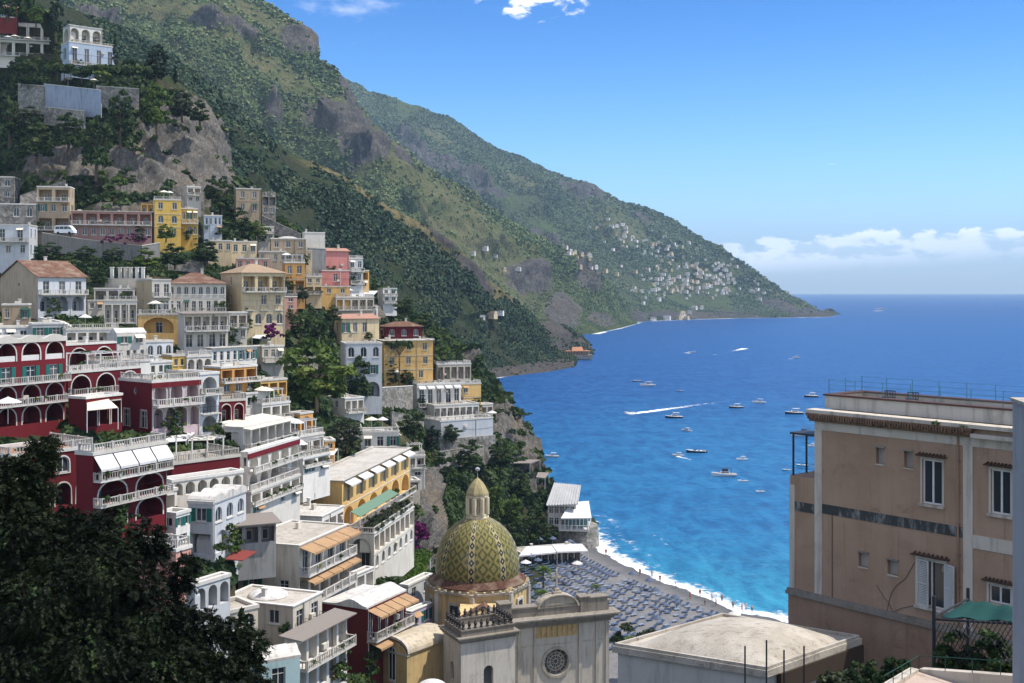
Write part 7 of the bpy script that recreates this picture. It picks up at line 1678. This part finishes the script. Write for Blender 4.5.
# bathing platform under the spur
bp_ = empty('bathing_pavilion', P(564, 357, 985), R(6)); tag(bp_, 'long low bathing pavilion with orange roof at the waterline under the spur', 'pavilion'); k_ = 985 / F
m = MB(); m.box(-1 * k_, 29 * k_, 0, 12, -2, 1.6); m.build('platform', STONE, bp_)
for k in range(10): m = MB(); x = (1 + 2.6 * k) * k_; m.box(x, x + .4, .3, .7, 1.6, 5); m.build('column', CREAM, bp_)
m = MB(); m.box(0, 27 * k_, .1, 9, 4.6, 5.2); m.prism([(8 * k_, .4, 5.2), (20 * k_, .4, 5.2), (20 * k_, 8, 5.2), (8 * k_, 8, 5.2)], [(9 * k_, 3, 8.4), (19 * k_, 3, 8.4), (19 * k_, 5, 8.4), (9 * k_, 5, 8.4)]); m.build('roof', stucco('orange_roof', (.5, .24, .13), .3), bp_)
m = MB(); m.box(1 * k_, 26 * k_, 5, 8.6, 1.6, 4.6); m.build('wall', SALM, bp_)

# ------------------------------------------------------------------ beach pavilion on its rock, canopies
rb = empty('beach_restaurant', P(548, 530, 266), R(-6)); tag(rb, 'white glazed beach restaurant with ribbed awning roof on a rock above the surf', 'restaurant'); k_ = 266 / F
zz_ = lambda py: P(0, py, 266).z - rb.location.z
m = MB(); m.lathe([(5.9, zz_(560)), (5.3, zz_(545)), (5.0, zz_(527))], 28 * k_, 3.6, 18); m.box(0, 26 * k_, 0, 9, zz_(552), zz_(527.2)); m.build('stone_base', STONE, rb)
m = MB(); m.box(0, 28 * k_, .4, 8, zz_(527), zz_(503)); m.build('wall', WHITE, rb)
for r0, (z0, z1) in enumerate(((525, 517), (514, 505))):
    for k in range(5): fr, pn = win_mesh('w', 4.4 * k_, 7 * k_); o = link('window', fr, rb, ((1 + 5.4 * k) * k_, .36, zz_(z0 - .6))); link('pane', pn, o)
m = MB(); m.prism([(-1 * k_, -1.5, zz_(505)), (30 * k_, -1.5, zz_(503)), (31 * k_, 9, zz_(492)), (4 * k_, 9, zz_(490))], [(-1 * k_, -1.5, zz_(504.3)), (30 * k_, -1.5, zz_(502.3)), (31 * k_, 9, zz_(491.3)), (4 * k_, 9, zz_(489.3))])
for k in range(12): a = Vector((-1 * k_ + 31 * k_ * k / 11, -1.5, zz_(504.3) + .1 + k * .045)); b = Vector((4 * k_ + 27 * k_ * k / 11, 9, zz_(489.3) + .1 + k * -.045)); m.tube(a, b, .12, 4)
m.build('ribbed_awning', plain('grey_ribbed_canvas', (.42, .42, .41), .8, var=.3, sc=.8), rb)
m = MB(); m.prism([(14 * k_, -4.6, zz_(515)), (44 * k_, -3.5, zz_(515)), (40 * k_, 5, zz_(505)), (22 * k_, 3, zz_(505))], [(14 * k_, -4.6, zz_(514)), (44 * k_, -3.5, zz_(514)), (40 * k_, 5, zz_(504)), (22 * k_, 3, zz_(504))]); m.build('awning', AWNW, rb)
m = MB(); m.box(12 * k_, 42 * k_, -4.2, 6, zz_(527), zz_(525.6)); m.build('terrace', TRIM, rb); railing('balustrade', rb, [(12 * k_, 3), (12 * k_, -4.1), (42 * k_, -4.1), (42 * k_, 5)], FRAMEW, 1., zz_(525.5), .8, post=1.5)
m = MB()
for k in range(8): x = (14 + 3.7 * k) * k_; m.tube((x, -3.9, zz_(525.6)), (x, -3.9, zz_(515)), .07, 5)
m.build('post', FRAMEW, rb); m = MB(); m.box(18 * k_, 40 * k_, -1, 4, zz_(525.6), zz_(515)); m.build('glazing', plain('greenish_glass', (.12, .26, .28), .15, spec=.5), rb)
for i, (pp, lab) in enumerate((([(519, 557, 238), (562, 553, 243), (567, 546, 250), (526, 548, 247)], 'long white canvas canopy of the beach restaurant nearer the dome'), ([(557, 553, 242), (588, 552, 245), (582, 545, 252), (552, 546, 249)], 'white canvas canopy of the beach restaurant nearer the surf'))):
    o = canopy('canopy', lab, pp, AWNW, drop=3., thick=.3)
h2 = dict(name='restaurant', label='low dark restaurant front under the white beach canopies', l=520, c=522, r=584, yt=553, yb=566, th=70, wall=PALE, floors='o9', end='', roof='flat', low=1)
h2['Y'] = 243; th = R(80); C = P(522, 567, 243); kk = (584 - 512) / F; h2.update(C=C, Y=243, H=13 * 243 / F, L=(kk * C.y - C.x) / (math.sin(th) - kk * math.cos(th)), Wd=6); make_house(h2)

# ------------------------------------------------------------------ beach: loungers, parasols, people
LB = plain('blue_lounger_cloth', (.06, .095, .165), .8); LG = plain('pale_lounger_cloth', (.2, .24, .3), .8)
def lounger_meshes(mat):
    m = MB(); m.box(-.35, .35, -1., .35, .3, .38); m.prism([(-.35, .35, .3), (.35, .35, .3), (.35, .95, .7), (-.35, .95, .7)], [(-.35, .35, .38), (.35, .35, .38), (.35, .9, .78), (-.35, .9, .78)])
    for x in (-.32, .26):
        for y in (-.9, .25): m.box(x, x + .06, y, y + .06, 0, .3)
    return m.mesh('sun_lounger', mat)
LM = [lounger_meshes(LB), lounger_meshes(LB), lounger_meshes(LG)]
SHa = np.array([tuple(p) for p in pts]); SNa = nrm; cum = np.concatenate([[0], np.cumsum(np.linalg.norm(np.diff(SHa[:, :2], axis=0), axis=1))])
def on_beach(s, off):
    x = np.array([np.interp(s, cum, SHa[:, k]) for k in range(3)]); nn = np.array([np.interp(s, cum, SNa[:, k]) for k in range(3)]); p = x + nn * -off; z = np.interp(off, [0, 5, 12, 22, 34, 60], [.12, .55, 1.3, 2.0, 2.3, 2.6]); return Vector((p[0], p[1], z + .02)), math.atan2(nn[1], nn[0])
rr = random.Random(12); cand = []
for row, off in enumerate((8.5, 12, 15.5, 19, 22.5, 26, 29.5, 33, 36.5, 40)):
    s = 24 + row * 1.1; k = 0
    while s < 106:
        if rr.random() < .93:
            p, a = on_beach(s + rr.uniform(-.08, .08), off + rr.uniform(-.12, .12)); px = 512 + F * p.x / p.y
            if px < 740: cand.append((p.y, p, a + rr.uniform(-.06, .06), k))
        s += 1.2 if k % 2 else 1.75; k += 1
cand.sort(key=lambda c: c[0]); far_l = MB()
for i, (_, p, a, k) in enumerate(cand):
    rz_ = a + math.pi * 1.5
    if i < 295: o = link('sun_lounger', LM[rr.randrange(3)], loc=p, rot=(0, 0, rz_), scale=(.9, .86, .9)); tag(o, 'blue grey sun lounger in the close rows on the beach', 'sun lounger', 'rows of sun loungers on the beach')
    else:
        c_, s_ = math.cos(rz_), math.sin(rz_); f = lambda x, y, z: (p.x + x * c_ - y * s_, p.y + x * s_ + y * c_, p.z + z)
        far_l.prism([f(-.35, -1, .3), f(.35, -1, .3), f(.35, .35, .3), f(-.35, .35, .3)], [f(-.35, -1, .38), f(.35, -1, .38), f(.35, .35, .38), f(-.35, .35, .38)]); far_l.prism([f(-.35, .35, .3), f(.35, .35, .3), f(.35, .95, .7), f(-.35, .95, .7)], [f(-.35, .35, .38), f(.35, .35, .38), f(.35, .9, .78), f(-.35, .9, .78)])
if far_l.v: tag(far_l.build('far_sun_loungers', LB), kind='stuff')
for i, (_, p, a, k) in enumerate(cand):
    if k % 2 == 0 and rr.random() < .2:
        wht = rr.random() < .16; parasol(PWS if wht else PB, p + Vector((math.cos(a + 1.57) * .75, math.sin(a + 1.57) * .75, 0)), 'open white parasol among the beach loungers' if wht else 'blue grey parasol among the beach loungers', 'white parasols on the beach' if wht else 'blue grey parasols on the beach', 'beach_parasol')
# people by the water
def person_mesh(seed):
    r_ = random.Random(seed); me = bpy.data.meshes.new('person'); st = r_.uniform(.05, .16)
    J = [(0, 0, .93), (0, 0, 1.2), (0, 0, 1.42), (0, 0, 1.52), (0, .01, 1.66), (-.19, 0, 1.38), (-.27, .02, 1.12), (-.25, -.08, .88), (.19, 0, 1.38), (.27, .03, 1.12), (.25, -.06, .88), (-.1, 0, .88), (-.11, -st, .48), (-.11, st * .3, .06), (-.11, -.14, .02), (.1, 0, .88), (.11, st, .48), (.11, -st * .4, .06), (.11, -.16, .02)]
    E = [(0, 1), (1, 2), (2, 3), (3, 4), (2, 5), (5, 6), (6, 7), (2, 8), (8, 9), (9, 10), (0, 11), (11, 12), (12, 13), (13, 14), (0, 15), (15, 16), (16, 17), (17, 18)]
    rad = [.15, .13, .15, .06, .105, .07, .045, .035, .07, .045, .035, .1, .065, .045, .04, .1, .065, .045, .04]
    me.from_pydata(J, E, []); o = bpy.data.objects.new('tmp', me); COL.objects.link(o); sk = o.modifiers.new('s', 'SKIN'); sv = me.skin_vertices[0].data
    for i, v in enumerate(rad): sv[i].radius = (v, v)
    sv[0].use_root = True; su = o.modifiers.new('u', 'SUBSURF'); su.levels = 1; dg = bpy.context.evaluated_depsgraph_get(); bm_ = bpy.data.meshes.new_from_object(o.evaluated_get(dg)); bm_.name = 'person'; bpy.data.objects.remove(o); bm_.polygons.foreach_set('use_smooth', [True] * len(bm_.polygons)); return bm_
SKIN = plain('tanned_skin', (.4, .22, .14), .6); PM = []
for s in (1, 2, 3):
    me = person_mesh(s); me.materials.append(SKIN); cl_ = (plain('navy_swimwear', (.02, .03, .08), .8), plain('red_shirt', (.35, .04, .03), .8), plain('white_shirt', (.7, .7, .7), .8))[s - 1]; me.materials.append(cl_)
    for p in me.polygons: z_ = p.center.z; p.material_index = 1 if (.7 < z_ < (1.0 if s == 1 else 1.45) and abs(p.center.x) < .26) else 0
    PM.append(me)
for i, (px, py) in enumerate(((733, 609.5), (742, 612), (746, 611), (752, 614), (700, 597), (712, 601), (705, 606), (660, 583), (676, 588), (640, 576), (606, 556), (716, 606), (722, 603), (690, 600), (652, 578))):
    p = Wp(px, py, .35); o = link('person', PM[i % 3], loc=p, rot=(0, 0, i * 1.3)); tag(o, ('bather in dark swimwear standing at the edge of the surf', 'bather in a red shirt standing on the beach', 'bather in a white shirt standing on the beach')[i % 3], 'person', ('bathers in dark swimwear', 'bathers in red shirts', 'bathers in white shirts')[i % 3])

# ------------------------------------------------------------------ boats
HW, HN, HB = plain('white_hull', (.78, .78, .76), .3, spec=.5, var=.06), plain('navy_hull', (.02, .025, .045), .3, spec=.5), plain('wooden_hull', (.16, .08, .04), .4); DECK = plain('teak_deck', (.4, .27, .15), .7); TEAL = plain('turquoise_hull', (.05, .42, .4), .4)
def boat(px, py, wpx, label, hull, style, yaw=180, cat='boat', name='motor_boat'):
    Y = WY(py); L_ = wpx * Y / F; p = Wp(px, py); o = empty(name, p, R(yaw)); tag(o, label, cat); B_ = L_ * (.3 if L_ < 14 else .26); fb = L_ * .105
    st = [(-.5, .9, .8), (-.3, 1., .85), (0, 1., .95), (.2, .86, 1.08), (.36, .55, 1.22), (.46, .2, 1.34), (.5, .02, 1.4)]
    m = MB(); rings = [[(x * L_, -b * B_ / 2, h_ * fb), (x * L_ * .97, -b * B_ * .36, .15 * fb), (x * L_ * .95, -b * B_ * .12, -.35), (x * L_ * .95, b * B_ * .12, -.35), (x * L_ * .97, b * B_ * .36, .15 * fb), (x * L_, b * B_ / 2, h_ * fb)] for x, b, h_ in st]
    for r0, r1 in zip(rings[:-1], rings[1:]):
        for k in range(5): m.poly([r0[k], r1[k], r1[k + 1], r0[k + 1]])
    m.poly(rings[0]); m.build('hull', hull, o)
    m = MB()
    for (x0, b0, h0), (x1, b1, h1) in zip(st[:-1], st[1:]): m.poly([(x0 * L_, -b0 * B_ * .47, h0 * fb - .06), (x1 * L_, -b1 * B_ * .47, h1 * fb - .06), (x1 * L_, b1 * B_ * .47, h1 * fb - .06), (x0 * L_, b0 * B_ * .47, h0 * fb - .06)])
    m.build('deck', DECK if style != 'open' else HW, o)
    m = MB()                                                # gunwale
    for sg in (-1, 1):
        for (x0, b0, h0), (x1, b1, h1) in zip(st[:-1], st[1:]): m.tube((x0 * L_, sg * b0 * B_ / 2, h0 * fb), (x1 * L_, sg * b1 * B_ / 2, h1 * fb), .06 + L_ * .004, 5)
    m.build('gunwale', HW, o)
    def cab(x0, x1, b, z0, hh, rk, nm='cabin', mt=HW):
        m = MB(); bb = b * B_ / 2; m.prism([(x0 * L_, -bb, z0), (x1 * L_, -bb * .8, z0), (x1 * L_, bb * .8, z0), (x0 * L_, bb, z0)], [(x0 * L_ + .1, -bb * .85, z0 + hh), (x1 * L_ - rk, -bb * .65, z0 + hh), (x1 * L_ - rk, bb * .65, z0 + hh), (x0 * L_ + .1, bb * .85, z0 + hh)]); c = m.build(nm, mt, o); return c
    if style in ('cabin', 'gozzo', 'yacht'):
        z0 = fb * .92; c = cab(-.22, .22, .74, z0, L_ * .1, L_ * .06); wn = MB(); bb = B_ / 2
        for sg in (-1, 1): wn.poly([(-.18 * L_, sg * (.74 * bb * .94 + .02), z0 + L_ * .04), (.13 * L_, sg * (.64 * bb * .93 + .04), z0 + L_ * .04), (.11 * L_, sg * (.6 * bb * .92 + .04), z0 + L_ * .082), (-.18 * L_, sg * (.74 * bb * .87 + .03), z0 + L_ * .082)])
        wn.poly([(.2 * L_ - .02, -.5 * bb, z0 + L_ * .03), (.2 * L_ - .02, .5 * bb, z0 + L_ * .03), (.17 * L_ + .03, .45 * bb, z0 + L_ * .085), (.17 * L_ + .03, -.45 * bb, z0 + L_ * .085)]); wn.build('window', PANE, c)
        m = MB(); zt_ = z0 + L_ * (.19 if style != 'yacht' else .23); m.box(-.3 * L_, .08 * L_, -.36 * B_, .36 * B_, zt_, zt_ + .08)
        for x in (-.28, .05):
            for y in (-.33, .33): m.tube((x * L_, y * B_, fb * .8), (x * L_, y * B_, zt_), .035, 4)
        m.build('canopy', AWNW if style != 'yacht' else HN, o)
        if style == 'yacht': cab(-.16, .08, .5, z0 + L_ * .1, L_ * .09, .3, 'flybridge', HN)
    else:
        m = MB(); m.prism([(.02 * L_, -.3 * B_, fb), (.16 * L_, -.2 * B_, fb), (.16 * L_, .2 * B_, fb), (.02 * L_, .3 * B_, fb)], [(-.02 * L_, -.28 * B_, fb + L_ * .06), (-.0 * L_, -.2 * B_, fb + L_ * .07), (-.0 * L_, .2 * B_, fb + L_ * .07), (-.02 * L_, .28 * B_, fb + L_ * .06)]); m.build('windshield', PANE, o)
        m = MB(); m.box(-.44 * L_, -.34 * L_, -.36 * B_, .36 * B_, fb * .6, fb * 1.15); m.box(-.2 * L_, -.1 * L_, -.3 * B_, .3 * B_, fb * .7, fb * 1.2); m.build('seat', LG, o)
        m = MB(); m.box(-.56 * L_, -.5 * L_, -.1 * B_, .1 * B_, -.2, fb * 1.1); m.build('outboard_motor', HN, o)
    return o
for a in ((637, 381.5, 9, 'small dark motor boat just behind a larger pale cabin boat', HN, 'open', 175), (647.5, 386, 16, 'pale cabin boat with dark waterline beside a small dark boat', HW, 'cabin', 185), (680, 391, 6, 'tiny dark rowing boat alone between two groups of boats', HN, 'open', 190),
          (692, 352.5, 8, 'far white speedboat throwing a big splash', HW, 'open', 170), (715, 355, 4, 'tiny white speedboat at the end of a thin wake', HW, 'open', 180), (796, 358, 8, 'far white boat heading alone beyond the others', HW, 'cabin', 175),
          (630, 413.5, 13, 'white speedboat trailing a very long white wake', HW, 'open', 196), (674, 418, 18, 'dark hulled cabin boat between the long wake and a small boat', HN, 'gozzo', 185), (686.5, 431, 11, 'small white cabin boat below the dark hulled one', HW, 'gozzo', 150),
          (736, 408, 15, 'cabin boat with dark hull moored next to a white one', HN, 'gozzo', 188), (759, 403, 14, 'white cabin boat moored beyond the dark hulled pair', HW, 'cabin', 175), (811, 397, 15, 'dark hulled cabin boat beyond the tan house roof corner', HN, 'cabin', 190), (794, 414, 19, 'long dark motor yacht close to the tan house', HN, 'cabin', 185),
          (696, 452.5, 20, 'long sleek boat with dark hull and white deck', HN, 'open', 180), (678, 456, 12, 'white cabin boat under way with a short wake behind it', HW, 'cabin', 170), (742, 460, 12, 'small white cruiser in the turquoise water', HW, 'cabin', 190), (724, 476, 25, 'largest white motor yacht with dark flybridge in the bay', HW, 'yacht', 178), (743, 481.5, 11, 'small white open boat right beside the largest yacht', HW, 'open', 185), (760, 492, 10, 'small white open boat nearest the beach', HW, 'open', 200),
          (803, 436, 24, 'white motor yacht half hidden by the pergola of the tan house', HW, 'yacht', 175), (812, 446.5, 10, 'white boat partly behind the tan house pilaster', HW, 'cabin', 175), (802, 466, 12, 'slim turquoise dinghy seen through the pergola', TEAL, 'open', 180), (787, 470.5, 9, 'dark turquoise dinghy just outside the pergola post', TEAL, 'open', 172), (552, 457, 14, 'grey cabin boat near the headland cliff', PALE, 'cabin', 180), (880, 310, 10, 'white ferry far out near the horizon', HW, 'cabin', 180)): boat(*a)
# wakes: foam lying on the water behind moving boats
def wake(label, p0, ctrl, w0, w1, strength=.8):
    n, c = 60, 5; P_ = np.array([tuple(Wp(*p)) for p in ctrl]); t = np.linspace(0, 1, n); s = np.linspace(0, 1, len(P_)); ctr = np.stack([np.interp(t, s, P_[:, k]) for k in range(3)], 1); d = np.gradient(ctr, axis=0); d /= np.linalg.norm(d, axis=1, keepdims=True); nn = np.stack([-d[:, 1], d[:, 0], 0 * t], 1)
    V, tn = [], []
    for k in range(c): f = k / (c - 1) * 2 - 1; V.append(ctr + nn * (f * (w0 + (w1 - w0) * t))[:, None] + np.array([0, 0, .06])); tn.append((1 - abs(f) ** 2) * (strength * (1 - t) ** 1.9 + .14 * (1 - t)) + .04)
    o = link('wake', np_mesh('wake', np.array(V).reshape(-1, 3), grid_quads(c, n), WAKE, {'tint': np.array(tn).ravel()})); o['kind'] = 'stuff'; return o
wake('', 0, [(628, 414), (650, 411.5), (690, 406), (740, 399), (780, 387), (830, 372)], 3.2, 8, 1.15)
wake('', 0, [(677, 456.5), (690, 459.5), (702, 463), (716, 465)], 1.2, 3.5, .75)
wake('', 0, [(686, 353), (692, 352.8), (700, 351.8)], 6, 5, 1.1)
wake('', 0, [(745, 348.5), (736, 350.5), (722, 353.5), (714, 355)], 6, 3, 1.)
wake('', 0, [(874, 311), (888, 310.6), (905, 311.2)], 22, 30, .8)
wake('', 0, [(789, 359), (797, 358.6), (806, 358)], 2.5, 3, .7)
# rough white water at the foot of the cliffs
for ctrl, w_, st_ in (([(592, 545), (578, 525), (566, 505), (556, 490)], 5, .75), ([(497, 378), (515, 375), (545, 371.5), (574, 366.5)], 4, .62), ([(640, 322), (620, 328), (606, 331), (595, 334)], 12, .7), ([(645, 321.5), (680, 319.8), (740, 318.3), (800, 317.6), (836, 316.8)], 12, .6), ([(575, 520), (590, 515), (606, 517)], 3, .55)):
    n = 50; P_ = np.array([tuple(Wp(*p)) for p in ctrl]); t = np.linspace(0, 1, n); s = np.linspace(0, 1, len(P_)); ctr = np.stack([np.interp(t, s, P_[:, k]) for k in range(3)], 1); d = np.gradient(ctr, axis=0); d /= np.linalg.norm(d, axis=1, keepdims=True); nn = np.stack([-d[:, 1], d[:, 0], 0 * t], 1)
    V = np.array([ctr + nn * f * w_ + np.array([0, 0, .07]) for f in (-1, -.3, .3, 1)]); tn = np.array([np.full(n, a) + fbm(ctr / 14, 2) * .3 for a in (.1, st_, st_, .1)])
    o = link('surf_foam', np_mesh('surf_foam', V.reshape(-1, 3), grid_quads(4, n), FOAM, {'tint': tn.ravel()})); o['kind'] = 'stuff'

# ------------------------------------------------------------------ haze over the sea and the far hills
def haze(dens):
    m = bpy.data.materials.new('haze'); m.use_nodes = True; m.node_tree.nodes.clear(); t = NT(m.node_tree); v = t.n('VolumePrincipled'); o = t.n('OutputMaterial'); t.link(v.outputs[0], o.inputs[1]); v.inputs['Color'].default_value = (.5, .74, 1., 1); v.inputs['Density'].default_value = dens; v.inputs['Anisotropy'].default_value = 0
    b = MB(); b.box(-23000, 23000, -400, 23000, -40, 1100); ob = b.build('haze', m); ob['kind'] = 'stuff'
if HAZE > 0: haze(HAZE)
